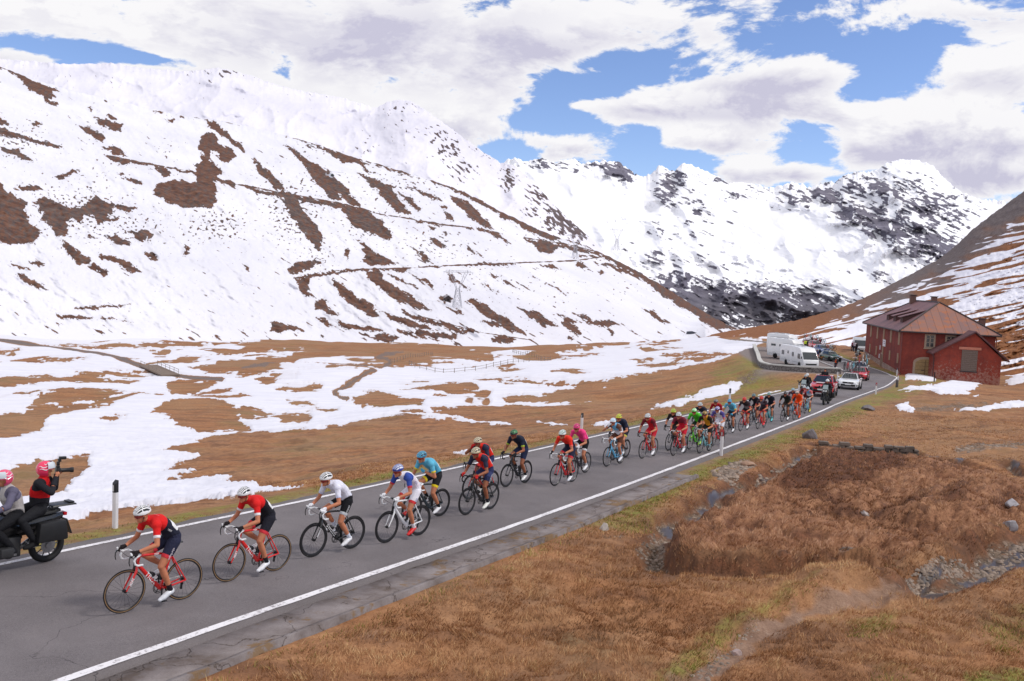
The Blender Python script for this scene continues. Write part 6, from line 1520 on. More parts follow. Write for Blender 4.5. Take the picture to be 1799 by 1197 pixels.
def roof_bikes(mtx, zr, n, carname, cols=None, suv=False, group='team bicycles carried on car roofs'):
    B = bike_meshes(); rw = .60
    for k in range(n):
        y = -rw*1.05+2.1*rw*k/(n-1) if n > 1 else 0
        col = (cols or BIKECOLS)[k % len(cols or BIKECOLS)]
        flip = k % 2
        m = mtx@Matrix.Translation((-.52 if flip else -.38, y, zr+.115))@Matrix.Rotation(PI if flip else 0, 4, 'Z')
        root = empty('team_bicycle', label='spare bicycle on the roof rack of the '+carname, cat='bicycle', group='spare bicycles on the '+carname, mat=m)
        fr = link_mesh('frame', B['frame'], root, [paintm(col)]); link_mesh('fork', B['fork'], root, [paintm(col)])
        for hub in (FHUB, RHUB):
            w = link_mesh('wheel', B['low_rim'], root, [DARK], loc=hub); link_mesh('tyre', B['low_tyre'], w, [BLACK])
        link_mesh('handlebar', B['bar_tape'], root, [WHITE if k % 3 == 0 else DARK]); link_mesh('saddle', B['saddle'], root, [DARK]); link_mesh('seatpost', B['seatpost'], root, [DARK]); link_mesh('crank', B['crank_up'], root, [STEEL])
# ================================================================ motorhomes
def motorhome(A, Bp, label, Hh=2.85, Wd=2.25, big=False, alcove=False):
    """A = front near ground corner, Bp = rear near ground corner"""
    A = Vector(A); Bp = Vector(Bp); f = (A-Bp); f.z = 0; L = f.length; f.normalize(); lft = Vector((0,0,1)).cross(f)
    mtx = Matrix.Identity(4); 
    side = -1   # near side is the right hand side of the vehicle
    o = (A+Bp)/2+lft*(Wd/2); o.z = (A.z+Bp.z)/2
    for i in range(3): mtx[i][0] = f[i]; mtx[i][1] = lft[i]; mtx[i][2] = (0,0,1)[i]; mtx[i][3] = o[i]
    r = empty('motorhome', label=label, cat='motorhome', group='motorhomes parked behind the low wall', mat=mtx); h = L/2; w = Wd/2
    wm = M('motorhome gelcoat', hexl(228,228,230), .35, var=.04, scale=2, coat=.4)
    prof = [(-h,.35),(-h-.03,1.2),(-h+.02,Hh-.15),(-h+.2,Hh),(h*.35,Hh),(h*.62,Hh-.10),(h*.76,Hh*.80),(h-.12,Hh*.43),(h,Hh*.36),(h+.02,.42),(h-.1,.33)]
    b = MB(); b.prism(prof, -w, w); body = b.build('body', wm, r, bevel=.06)
    x0, z0 = h*.76, Hh*.80; x1, z1 = h-.12, Hh*.44; nx, nz = (z0-z1), (x1-x0); l = math.hypot(nx, nz); nx /= l; nz /= l
    b = MB(); pts = [(x0+(x1-x0)*.06, -w*.88, z0+(z1-z0)*.06), (x0+(x1-x0)*.06, w*.88, z0+(z1-z0)*.06), (x1+(x0-x1)*.02, w*.95, z1+(z0-z1)*.02), (x1+(x0-x1)*.02, -w*.95, z1+(z0-z1)*.02)]
    pts = [Vector(p)+Vector((nx,0,nz))*.015 for p in pts]; b.add(pts+[p-Vector((nx,0,nz))*.03 for p in pts], [(0,1,2,3),(7,6,5,4),(0,4,5,1),(1,5,6,2),(2,6,7,3),(3,7,4,0)]); b.build('windscreen', GLASS, r, smooth=False)
    for s in (-1, 1):
        for x, ww, z, hh in ([(h*.60,.8,Hh*.56,.72),(h*.10,.7,Hh*.60,.62),(-h*.30,.45,Hh*.66,.42),(-h*.74,.85,Hh*.60,.62)] if not big else [(h*.55,.7,Hh*.56,.5),(-h*.05,.9,Hh*.66,.34),(-h*.6,.9,Hh*.66,.34)]):
            b = MB(); b.box((x,(w+.008)*s,z), (ww,.02,hh)); fr = b.build('window', M('window surround', hexl(120,122,126), .4), r, bevel=.02)
            b = MB(); b.box((x,(w+.016)*s,z), (ww-.09,.02,hh-.09)); b.build('pane', GLASS, fr)
        b = MB(); b.box((0,(w+.006)*s,.72), (L*.86,.014,.05)); b.build('trim_strip', M('grey trim', hexl(150,152,156), .4), r)
        b = MB(); b.box((-h*.55,(w+.006)*s,.9), (.5,.014,.3)); b.build('locker_hatch', M('hatch panel', hexl(205,205,208), .4), r)
        for x in (h*.66, -h*.45):
            b = MB(); b.ring((0,0,0), .24, .08, n=24, m=8, flat=1.3); ty = b.build('wheel', BLACK, r, loc=(x,(w-.14)*s,.34)); b = MB(); b.disc((0,.03*s,0), .2, .12, 18); b.build('rim', STEEL, ty)
            b = MB(); b.disc((x,(w-.05)*s,.42), .42, .12, 22); b.build('wheel_arch', M('painted arch shadow', hexl(18,18,20), .9), r)  # black disc stands for arch shade, painted on
        b = MB(); b.box((h-.02,(w-.3)*s,.78), (.08,.3,.16)); b.build('headlight', M('headlight glass', hexl(226,228,230), .1, spec=.9), r, bevel=.03)
        b = MB(); b.path([(h*.82,w*s,Hh*.6),(h*.92,(w+.2)*s,Hh*.58)], .02, 6); b.box((h*.92,(w+.22)*s,Hh*.52), (.06,.14,.3)); b.build('mirror', DARK, r, bevel=.02)
    b = MB(); b.box((-h*.02,-(w+.01),1.18), (.62,.02,1.75)); b.build('door', M('door panel white', hexl(222,222,226), .35), r, bevel=.01)
    for x, ww, ll in ((-h*.55,.5,.6), (0,.6,.9), (h*.3,.4,.5)):
        b = MB(); b.box((x,0,Hh+.06), (ll,ww,.12), taper=.9); b.build('roof_hatch', M('roof hatch plastic', hexl(196,196,200), .5), r, bevel=.03)
    b = MB(); b.box((h+.02,0,.62), (.04,Wd*.7,.2)); b.build('grille', M('dark grille', hexl(20,20,22), .5, scale=40), r)
    b = MB(); b.path([(-h*.9,w*.8,Hh+.1),(h*.1,w*.8,Hh+.1)], .02, 6); b.path([(-h*.9,-w*.8,Hh+.1),(h*.1,-w*.8,Hh+.1)], .02, 6)
    for x in (-h*.9,-h*.4,h*.1): b.path([(x,-w*.8,Hh-.03),(x,-w*.8,Hh+.1),(x,w*.8,Hh+.1),(x,w*.8,Hh-.03)], .018, 6)
    b.build('roof_rails', STEEL, r)
    return r
# ================================================================ the red house
def wall_material(name, base, dark, worn, wear=.62, bump=.4):
    if name in _mc: return _mc[name]
    m, t, b = newmat(name); P = t.node('ShaderNodeTexCoord').outputs['Object']; g = t.node('ShaderNodeSeparateXYZ'); t.l.new(P, g.inputs[0])
    n = t.noise(P, .5, 6, .65); n2 = t.noise(P, 3.0, 6, .7); n3 = t.noise(P, 18, 4, .7)
    mp = t.node('ShaderNodeMapping'); mp.inputs['Scale'].default_value = (1.6,1.6,.22); t.l.new(P, mp.inputs[0]); ns = t.noise(mp.outputs[0], 1.2, 5, .6)
    col = t.mix(t.rng(t.m('ADD', t.m('MULTIPLY', n, .6), t.m('MULTIPLY', n2, .4)), .40, .60), base, dark); col = t.mix(t.rng(ns, .5, .75, 0, .5), col, dark)
    low = t.rng(g.outputs[2], .3, 3.2, .13, 0)
    col = t.mix(t.rng(t.m('ADD', t.m('ADD', t.m('MULTIPLY', n2, .6), t.m('MULTIPLY', n3, .4)), low), wear, wear+.06), col, worn)
    t.put(b.inputs['Base Color'], col); b.inputs['Roughness'].default_value = .85
    bp = t.node('ShaderNodeBump'); bp.inputs['Strength'].default_value = bump; bp.inputs['Distance'].default_value = .03; t.put(bp.inputs['Height'], n3); t.l.new(bp.outputs[0], b.inputs['Normal'])
    _mc[name] = m; return m
def roof_material(name, cols, axis, pitch, rust):
    m, t, b = newmat(name); P = t.node('ShaderNodeTexCoord').outputs['Object']; g = t.node('ShaderNodeSeparateXYZ'); t.l.new(P, g.inputs[0])
    u = g.outputs[axis]; v = g.outputs[1-axis]
    cell = t.m('FLOOR', t.m('DIVIDE', u, pitch)); row = t.m('FLOOR', t.m('DIVIDE', v, pitch*1.9))
    cv = t.node('ShaderNodeCombineXYZ'); t.put(cv.inputs[0], cell); t.put(cv.inputs[1], row)
    wn = t.node('ShaderNodeTexWhiteNoise', noise_dimensions='3D'); t.l.new(cv.outputs[0], wn.inputs['Vector'])
    n = t.noise(P, 1.1, 6, .7); n2 = t.noise(P, 9, 5, .7)
    col = t.mix(wn.outputs[0], cols[0], cols[1]); col = t.mix(t.rng(t.m('ADD', n, t.m('MULTIPLY', t.m('SUBTRACT', n2, .5), .5)), rust, rust+.12), col, cols[2])
    fr = t.m('FRACT', t.m('DIVIDE', u, pitch)); seam = t.m('ADD', t.rng(fr, 0, .06, 1, 0), t.rng(fr, .94, 1, 0, 1), clamp=True)
    col = t.mix(t.m('MULTIPLY', seam, .5), col, hexl(60,40,42))
    t.put(b.inputs['Base Color'], col); b.inputs['Roughness'].default_value = .6; b.inputs['Metallic'].default_value = .15
    bp = t.node('ShaderNodeBump'); bp.inputs['Strength'].default_value = .6; bp.inputs['Distance'].default_value = .04; t.put(bp.inputs['Height'], seam); t.l.new(bp.outputs[0], b.inputs['Normal'])
    return m
def build_house():
    zb = -11.05+CAMZ
    mtx = Matrix(((.98,.2,0,52.6),(-.2,.98,0,119.6),(0,0,1,zb),(0,0,0,1)))
    RW = wall_material('weathered red render', hexl(142,64,52), hexl(108,50,46), hexl(156,112,100), .655); RA = wall_material('flaking red render', hexl(150,66,52), hexl(114,50,44), hexl(158,114,102), .58)
    PL = wall_material('bare plinth render', hexl(146,118,104), hexl(120,92,84), hexl(170,150,138), .6)
    RS_ = roof_material('rusted sheet roof', [hexl(146,104,90), hexl(122,96,96), hexl(164,100,66)], 0, 1.05, .50); RL = roof_material('dull purple sheet roof', [hexl(112,82,86), hexl(134,96,96), hexl(140,84,70)], 1, 1.0, .62)
    WD = M('weathered shutter boards', hexl(156,124,100), .8, scale=14, var=.2, bump=.3); ST = M('stone surround', hexl(160,138,120), .85, scale=8, var=.15, bump=.3); GR_ = M('dark gutter', hexl(56,44,46), .6)
    r = empty('red_house', label='long two storey red house with rusty hipped metal roof at the bend', cat='house', mat=mtx)
    Wd, Ln, He, Hr = 11.5, 26.0, 6.2, 10.1
    b = MB(); b.box((Wd/2, Ln/2, He/2-.6), (Wd, Ln, He+1.2)); b.build('wall', RW, r, smooth=False)
    b = MB(); b.prism([(-.03,-.9),(-.03,1.0),(-.03,1.4)] if False else [(0,-.9),(26.05,-.9),(26.05,1.5),(20,1.25),(12,.95),(5,.7),(0,.45)], -.05, .1, axis='x'); b.build('plinth', PL, r, smooth=False)
    o = .55
    e = [(-o,-o,He-.05),(Wd+o,-o,He-.05),(Wd+o,Ln+o,He-.05),(-o,Ln+o,He-.05)]; r0 = (Wd/2, 6.0, Hr); r1 = (Wd/2, Ln-6.0, Hr)
    def slab(pts, mat, nm='roof'):
        b = MB(); q = [Vector(p) for p in pts]; n = len(q); b.add([p for p in q]+[p-Vector((0,0,.14)) for p in q], [tuple(range(n)), tuple(range(2*n-1,n-1,-1))]+[(i,i+n,(i+1)%n+n,(i+1)%n) for i in range(n)]); return b.build(nm, mat, r, smooth=False)
    slab([e[0], e[1], r0], RS_); rl = slab([e[3], e[0], r0, r1], RL); slab([e[1], e[2], r1, r0], RL); slab([e[2], e[3], r1], RL)
    for a, c in ((e[0],r0),(e[1],r0),(r0,r1),(e[3],r1)):
        b = MB(); b.tube(Vector(a)+Vector((0,0,.03)), Vector(c)+Vector((0,0,.03)), .11, n=6); b.build('ridge_cap', GR_, rl)
    for a, c in ((e[0],e[1]),(e[0],e[3])):
        b = MB(); b.tube(Vector(a)-Vector((0,0,.12)), Vector(c)-Vector((0,0,.12)), .10, n=8); b.build('gutter', GR_, r)
    for x, y in ((-.1,-.12),(11.6,-.12)):
        b = MB(); b.path([(x-.2,y-.2,He-.2),(x,y,He-.7),(x,y,.2)], .06, 6); b.build('downpipe', M('red downpipe', hexl(120,70,66), .6), r)
    sl = (Hr-He)/(Wd/2+o)
    for y in (5.6, 10.2, 14.8):        # shed dormers on the slope above the road
        x0, x1 = .9, 3.6; za = He-.05+sl*(x0+o); zc = He-.05+sl*(x1+o)
        b = MB(); w = 1.6; T = za+.75
        V = [(x0,y-w/2,za-.1),(x0,y+w/2,za-.1),(x0,y+w/2,T),(x0,y-w/2,T),(x1,y-w/2,zc+.02),(x1,y+w/2,zc+.02)]
        b.add(V, [(0,1,2,3),(3,2,5,4),(0,3,4),(1,5,2)]); d = b.build('dormer', M('dark dormer boards', hexl(78,52,50), .8, scale=9), r, smooth=False)
        b = MB(); q = [Vector(p) for p in [(x0-.35,y-w/2-.2,T-.02),(x0-.35,y+w/2+.2,T-.02),(x1+.25,y+w/2+.2,zc+.16),(x1+.25,y-w/2-.2,zc+.16)]]; b.add(q+[p+Vector((0,0,.09)) for p in q], [(3,2,1,0),(4,5,6,7),(0,1,5,4),(1,2,6,5),(2,3,7,6),(3,0,4,7)]); b.build('dormer_roof', RL, d, smooth=False)
    for x, y, w, h in ((Wd/2-.6,19.0,.8,1.3),(Wd/2+.5,11.0,.7,1.2),(10.9,4.2,.7,1.5)):
        zc = Hr-.3 if x < 9 else He+.6
        b = MB(); b.box((x,y,zc+h/2-.2), (w,w,h)); c = b.build('chimney', M('sooty chimney render', hexl(110,84,78), .9, scale=6, var=.25), r, smooth=False); b = MB(); b.box((x,y,zc+h-.14), (w+.2,w+.2,.12)); b.build('chimney_cap', GR_, c)
    def win(x, y, z, w, h, face, kind):
        """face 'f' = front (y=0 plane), 's' = side (x=0 plane)"""
        def bx(c, d, off, mat, nm, par, bev=.0):
            b = MB(); b.box((c[0],-off,c[1]) if face == 'f' else (-off,c[0],c[1]), (d[0],.08,d[1]) if face == 'f' else (.08,d[0],d[1])); return b.build(nm, mat, par, smooth=False)
        p = x if face == 'f' else y
        if kind == 'glazed':
            f = bx((p,z), (w+.34,h+.3), .012, ST, 'window', r); bx((p,z-h/2-.2), (w+.5,.12), .09, ST, 'sill', f); bx((p,z), (w,h), .03, M('house window glass', hexl(36,34,38), .15, spec=.7), 'pane', f)
            WF = M('old white window frame', hexl(150,134,120), .7)
            for q in (-.5,0,.5): bx((p+q*(w-.06),z), (.07 if q else .12,h), .05, WF, 'frame', f)
            for q in (-.47,-.1,.25,.47): bx((p,z+q*h), (w,.06), .05, WF, 'frame', f)
        else:
            f = bx((p,z), (w,h), .02, WD, 'shutter', r)
            for q in (-.42,.0,.42): bx((p,z+q*h), (w*.94,.08), .045, WD, 'batten', f)
    for y in (1.9, 7.1, 12.0, 16.7, 21.8):
        win(0, y, 4.95, 1.0, 1.75, 's', 'shut')
        if y != 12.0: win(0, y, 2.25, .85, 1.35, 's', 'shut')
    win(0, 12.0, 2.75, .9, 1.2, 's', 'shut')
    b = MB(); b.box((-.03,12.4,.95), (.10,1.15,2.1)); d = b.build('door', M('weathered plank door', hexl(120,92,74), .8, scale=10, var=.2), r, smooth=False); b = MB(); b.box((-.02,12.4,1.02), (.08,1.5,2.35)); b.build('door_frame', ST, d, smooth=False)
    b = MB(); b.ell((-.11,12.0,.95), (.03,.03,.03)); b.build('handle', STEEL, d)
    b = MB(); b.box((-.06,11.2,3.75), (.05,1.9,1.0)); sg = b.build('sign', M('faded white sign', hexl(222,214,216), .6), r, smooth=False)
    b = MB(); b.box((-.09,11.2,3.95), (.01,.9,.10)); b.box((-.09,11.0,3.7), (.01,.5,.14)); b.build('sign_marks', M('grey sign print', hexl(120,104,120), .7), sg, smooth=False)
    for y, z in ((14.0,2.9),(14.2,1.6)):
        b = MB(); b.box((-.04,y,z), (.04,.55,.65)); b.build('notice', M('notice paper', hexl(206,196,200), .7), r, smooth=False)
    win(3.45, 0, 4.9, 1.0, 1.6, 'f', 'glazed'); win(6.0, 0, 4.9, 1.0, 1.6, 'f', 'glazed')
    # arched cart door
    def arch(w, h, rise): return [(-w/2,-.3),(w/2,-.3)]+[(w/2*math.cos(a), h-rise+rise*math.sin(a)) for a in [PI*k/12 for k in range(13)]]
    b = MB(); b.prism([(3.05+x,z) for x, z in arch(3.0,2.75,.8)], -.05, .05); fr = b.build('door', ST, r, smooth=False)
    b = MB(); b.prism([(3.05+x,z) for x, z in arch(2.45,2.45,.65)], -.08, .05); b.build('door_leaf', M('ochre plank gate', hexl(150,124,86), .8, scale=5, var=.15), fr, smooth=False)
    b = MB(); b.box((3.05,-.09,1.0), (.05,.03,2.6)); [b.box((3.05,-.09,z), (2.4,.02,.03)) for z in (.5,1.0,1.5,2.0)]; b.build('door_rail', M('dark board joint', hexl(90,70,50), .8), fr, smooth=False)  # dark strips mark the plank joints
    b = MB(); b.box((2.8,-.10,.95), (.35,.02,.08)); b.build('latch', GR_, fr)
    # gabled annex
    x0, x1, xa, yf, he0, he1, ha = 3.5, 11.6, 8.2, -2.6, 3.55, 3.3, 6.45
    b = MB(); b.prism([(x0,-1.2),(x1,-1.2),(x1,he1),(xa,ha-.1),(x0,he0)], yf, .05); b.build('annex_wall', RA, r, smooth=False)
    for nm, p0, p1 in (('l',(x0-.4,he0-.2),(xa,ha)),('r',(xa,ha),(x1+.85,he1-.45))):
        b = MB(); q = [Vector((p0[0],yf-.45,p0[1])),Vector((p1[0],yf-.45,p1[1])),Vector((p1[0],.6,p1[1])),Vector((p0[0],.6,p0[1]))]; b.add(q+[p+Vector((0,0,.2)) for p in q], [(3,2,1,0),(4,5,6,7),(0,1,5,4),(1,2,6,5),(2,3,7,6),(3,0,4,7)]); b.build('annex_roof', roof_material('annex roof '+nm, [hexl(92,62,66), hexl(104,72,74), hexl(112,70,62)], 0, .5, .66), r, smooth=False)
    b = MB(); b.box((7.75,yf-.03,2.75), (1.9,.1,2.75)); sh = b.build('window', M('grey boarded shutter', hexl(112,98,92), .85, scale=9, var=.3, bump=.3), r, smooth=False)
    for z in [1.55+.24*k for k in range(11)]:
        b = MB(); b.box((7.75,yf-.085,z), (1.86,.02,.03)); b.build('slat', M('dark board joint', hexl(90,70,50), .8), sh, smooth=False)
    b = MB(); b.box((7.75,yf-.08,1.32), (2.1,.16,.12)); b.build('sill', GR_, sh, smooth=False)
    b = MB(); b.box((7.75,yf-.05,4.35), (2.7,.12,.35)); b.build('lintel', M('salmon lintel', hexl(186,120,100), .8, scale=7, var=.2), sh, bevel=.04)
    b = MB(); b.path([(x0-.35,yf-.35,he0-.1),(x0-.05,yf-.08,he0-.6),(x0-.05,yf-.08,0)], .05, 6); b.build('downpipe', GR_, r)
    return mtx
# ================================================================ placing things
def on_lot(px, py, z=-10.886+CAMZ):
    d = ray(px, py); Y = (z-CAMZ)/d[2]; return Vector((d[0]*Y, Y, z))
def upright(p, ang): return Matrix.Translation(p)@Matrix.Rotation(ang, 4, 'Z')
build_riders()
HM_ = build_house()
# motorhomes
motorhome(on_lot(1411,648), on_lot(1369,638), 'nearest white integrated motorhome with big windscreen, beside the low wall')
motorhome(on_lot(1400,634), on_lot(1347,627.5), 'larger cream white motorhome with narrow side windows, middle of the three', Hh=3.15, big=True)
motorhome(on_lot(1392,621), on_lot(1346,616), 'motorhome with cluttered roof behind the larger one, mostly hidden', Hh=3.1, big=True)
# cars
CARS = [(1441,698,(188,24,40),'suv','crimson red race support car with a man standing in its sunroof',0,(226,206,210),True),
 (1489,685,(226,227,230),'hatch','white hatchback team car with black grille and loaded bicycle rack',6,None,False),
 (1507,669,(200,26,40),'hatch','red team car half hidden behind the white hatchback',4,None,False),
 (1511,657,(222,224,228),'hatch','white team car in the bend, furthest forward beside the house',4,None,False),
 (1470,636,(40,62,56),'hatch','dark green and black team car in front of the blue one',5,(90,150,130),False),
 (1452,623,(70,96,150),'hatch','pale blue and white team car behind the dark green one',4,(220,224,230),False),
 (1437,614.5,(196,30,38),'hatch','bright red team car beside the blue car, with bicycles on top',4,None,False),
 (1424,611.5,(180,28,38),'hatch','darker red team car behind the motorhomes, bicycles upright on roof',4,None,False)]
CN = ['red support car','white hatchback','half hidden red car','white car in the bend','dark green car','pale blue car','bright red car','darker red car']
YAWS = [4, 3, 0, -8, 14, 12, 10, 8]
for k, (px, py, col, kd, lab, nb_, stp, hole) in enumerate(CARS):
    m = stand(px, py, 2.1, YAWS[k])
    r_, zr_ = car(m, lab, col, kd, stripe=stp, bikes=nb_, roofhole=hole)
    if nb_: roof_bikes(m, zr_, nb_, CN[k])
# man standing in the sunroof
J = stand_joints('front'); m0 = stand(1441,698,2.1,4)
person(m0@Matrix.Translation((-.35,0,.42)), 'man in dark jacket standing up through the sunroof of the red car', 'stand_front', J, (34,32,38), (40,40,46), voxel=.018, hair=(60,36,28))
# motorcycles on the road
mm = stand(80, 987, -.77, -4)
mm = stand(80, 987, .0001, -4)@Matrix.Translation((.77,0,0))
motorcycle(mm, 'black touring motorcycle with panniers ahead of the leading cyclist', (28,28,30))
person(mm, 'motorcycle rider in grey and cream jacket with pink and white helmet', 'm_driver', moto_joints('driver'), [(176,170,168),(96,92,112),(176,170,168)], (26,26,30), (30,30,34), (222,74,112), (226,216,222), glove=(34,34,38), voxel=.011, cat='motorcyclist', heavy=True)
person(mm, 'photographer in red vest and pink helmet, sitting twisted backwards on the pillion', 'm_photo', moto_joints('photographer'), [(200,24,30),(34,34,40),(34,34,40)], (30,30,34), (28,28,30), (226,50,92), (214,196,190), voxel=.010, cat='photographer')
ck = empty('camera', label='black photo camera with flash and long lens held up by the photographer', cat='camera', mat=mm@Matrix.Translation((-.86,.10,1.69))@Matrix.Rotation(math.radians(163), 4, 'Z'))
b = MB(); b.box((0,0,0), (.075,.15,.11)); b.box((0,0,.07), (.06,.07,.04)); b.build('camera_body', DARK, ck, bevel=.01)
b = MB(); b.path([(.03,0,0),(.12,0,0),(.20,0,0),(.21,0,0),(.26,0,0)], [.038,.036,.038,.046,.048], 20); b.build('lens', DARK, ck)
b = MB(); b.box((0,0,.13), (.05,.06,.07)); b.box((.02,0,.19), (.05,.07,.06), rot=Matrix.Rotation(-.3,3,'Y')); b.box((.07,0,.23), (.12,.075,.05)); b.build('flash', DARK, ck, bevel=.008)
HJ = {}
for (px, py, yaw, d1, hl1, d2, hl2, lab, col) in [
   (1447,712,-3,(40,40,46),(206,210,212),(150,34,46),(70,30,36),'dark',(44,46,48)),
   (1409,700,-2,(34,34,38),(150,156,156),(34,34,38),(206,208,210),'far',(60,62,64))]:
    m = stand(px, py, .77, yaw)
    nm_ = {'dark': 'beside the red support car, near the edge line', 'far': 'behind the last cyclists, left of the red support car'}[lab]
    motorcycle(m, 'dark race motorcycle with tall screen '+nm_, col)
    person(m, 'motorcycle driver with %s helmet %s' % ('white' if lab == 'dark' else 'grey', nm_), 'm_driver_s', moto_joints('driver'), d1, (34,34,38), (30,30,34), hl1, glove=(34,34,36), voxel=.017, cat='motorcyclist', heavy=True)
    person(m, 'pillion passenger in %s jacket %s' % ('red' if lab == 'dark' else 'black', nm_), 'm_pass_s', moto_joints('pillion'), d2, (34,34,38), (30,30,34), hl2, voxel=.017, cat='motorcyclist')
m = upright(on_lot(1507,629), math.radians(-112)); motorcycle(m, 'black and white motorcycle standing by the grey van and red house', (40,42,44))
person(m, 'motorcyclist with white helmet on the motorcycle by the grey van', 'm_driver_s', moto_joints('driver'), (50,50,56), (34,34,38), (30,30,34), (206,210,214), voxel=.017, cat='motorcyclist', heavy=True)
# the grey van beyond the house corner
vn = upright(on_lot(1509,622), math.radians(-108))
v = empty('van', label='silver grey box van parked beyond the red house with dark windscreen', cat='van', mat=vn)
b = MB(); b.prism([(-3,.4),(-3,2.7),(-2.8,2.85),(1.3,2.85),(1.9,2.6),(2.5,1.55),(3.0,1.25),(3.05,.45)], -1.05, 1.05); b.build('body', M('silver van paint', hexl(176,178,182), .35, coat=.5), v, bevel=.08)
b = MB(); b.add([(1.97,-.95,2.5),(1.97,.95,2.5),(2.53,.98,1.6),(2.53,-.98,1.6)], [(0,1,2,3)]); b.add([(1.92,-.95,2.5),(1.92,.95,2.5),(2.48,.98,1.6),(2.48,-.98,1.6)], [(3,2,1,0)]); o_ = b.build('windscreen', GLASS, v, smooth=False)
for s in (-1, 1):
    b = MB(); b.box((1.7,1.06*s,1.75), (.9,.03,.7)); b.build('side_window', GLASS, v)
    b = MB(); b.box((3.03,.75*s,.95), (.06,.3,.2)); b.build('headlight', M('headlight glass', hexl(226,228,230), .1, spec=.9), v, bevel=.02)
    for x in (2.1,-2.0):
        b = MB(); b.ring((0,0,0), .25, .09, n=24, m=8, flat=1.3); b.build('wheel', BLACK, v, loc=(x,.95*s,.36))
b = MB(); b.box((3.04,0,.75), (.05,1.0,.3)); b.build('grille', DARK, v)
# spectators
SP = [(1468,651,'down',100,[(206,84,40),(40,36,46),(40,36,46)],(70,60,70),'spectator in orange and black jacket standing at the road edge by the wall end'),
 (1434.5,634,'down',60,[(60,64,96)]*3,(196,70,40),'spectator in blue top and orange trousers beside the near motorhome'),
 (1414.5,614,'down',30,[(196,214,60)]*3,(50,54,40),'marshal in yellow vest standing behind the motorhomes'),
 (1418,614.5,'down',-40,[(34,40,36)]*3,(30,30,34),'spectator in dark clothes next to the yellow vested marshal'),
 (1497,623,'down',200,[(110,40,56)]*3,(40,40,46),'person in maroon jacket standing left of the grey van'),
 (1500.5,624,'front',220,[(190,186,196)]*3,(46,46,56),'person in pale jacket between the two spectators near the van'),
 (1504,626,'down',180,[(34,34,40)]*3,(30,30,36),'person in black jacket closest to the parked motorcycle'),
 (1519,604,'down',160,[(50,60,110)]*3,(40,44,60),'person in blue standing on the bank behind the van'),
 (1426,606,'front',90,[(60,50,56)]*3,(50,40,44),'onlooker in brown jacket behind the red cars'),
 (1441,605,'down',70,[(44,44,48)]*3,(40,44,60),'onlooker in black jacket among the bicycles behind the convoy'),
 (1433,605.5,'up',80,[(170,40,46)]*3,(50,50,60),'onlooker in red jacket taking a picture behind the convoy')]
for (px, py, arms, ang, jc, tr, lab) in SP:
    p = on_lot(px, py)
    p.z = gz(p.x, p.y) if abs(float(road_coord(np.array([p.x]), np.array([p.y]))[0])) > 3.2 else road_z(p.x, p.y)
    person(upright(p, math.radians(-ang-60)), lab, 'stand_'+arms, stand_joints(arms), jc, tr, voxel=.018, cat='spectator' if 'marshal' not in lab else 'marshal', heavy=True, hair=random.choice([(40,30,26),(90,60,40),(30,28,30),(60,60,66)]))
# brown dog by the spectator
p = on_lot(1440,634.5); dg = empty('dog', label='brown dog standing beside the spectator in orange trousers', cat='dog', mat=upright(p, math.radians(-20)))
b = MB(); b.path([(-.32,0,.52),(-.25,0,.54),(0,0,.52),(.22,0,.54),(.32,0,.58),(.42,0,.70),(.5,0,.76),(.6,0,.72),(.68,0,.70)], [.08,.12,.115,.14,.11,.075,.085,.05,.035], 12)
for x, y in ((.24,.08),(.24,-.08),(-.26,.08),(-.26,-.08)):
    bk = x < 0
    b.path([(x,y,.5),(x+(.06 if bk else -.02),y,.34),(x-(.08 if bk else 0),y,.2),(x-(.04 if bk else 0),y,.05),(x+.05,y,.025)], [.075 if bk else .06,.055,.03,.026,.03], 8)
for s in (-1, 1): b.path([(.46,.05*s,.8),(.44,.075*s,.84),(.45,.085*s,.76)], [.03,.02,.012], 6)
b.path([(-.36,0,.58),(-.5,0,.66),(-.6,0,.62)], [.03,.025,.012], 6)
o_ = b.build('body', M('brown dog fur', hexl(120,80,40), .9, scale=20, var=.3), None)
md = o_.modifiers.new('r','REMESH'); md.mode = 'VOXEL'; md.voxel_size = .018
bpy.context.view_layer.update(); me_ = bpy.data.meshes.new_from_object(o_.evaluated_get(bpy.context.evaluated_depsgraph_get())); bpy.data.objects.remove(o_); link_mesh('body', me_, dg)
# low stone wall round the lay-by
def wall_run(pts, h, th, name, label, capm, matw, zf):
    r = empty(name, label=label, cat='wall', mat=Matrix.Translation((pts[0][0], pts[0][1], 0)))
    L = smooth_line(pts, 1.2) if len(pts) > 2 else np.array(pts); L = np.array(L)
    T = np.gradient(L, axis=0); T /= np.linalg.norm(T, axis=1)[:, None]; N = np.stack([-T[:,1], T[:,0]], -1)
    def sweep(w, z0, z1, nm, mat, jit=0):
        secs = []
        for i, p in enumerate(L):
            zz = zf(p); a = p-N[i]*w/2-np.array(pts[0]); c = p+N[i]*w/2-np.array(pts[0]); j = jit*random.uniform(-1, 1)
            secs.append([(a[0],a[1],zz+z0),(c[0],c[1],zz+z0),(c[0],c[1],zz+z1+j),(a[0],a[1],zz+z1+j)])
        b = MB(); b.loft(secs); return b.build(nm, mat, r, smooth=False)
    sweep(th, -1.6, h, 'masonry', matw, .01 if h > .4 else .05); sweep(th+.12, h-.04, h+.12, 'coping', capm, .008 if h > .4 else .06); return r
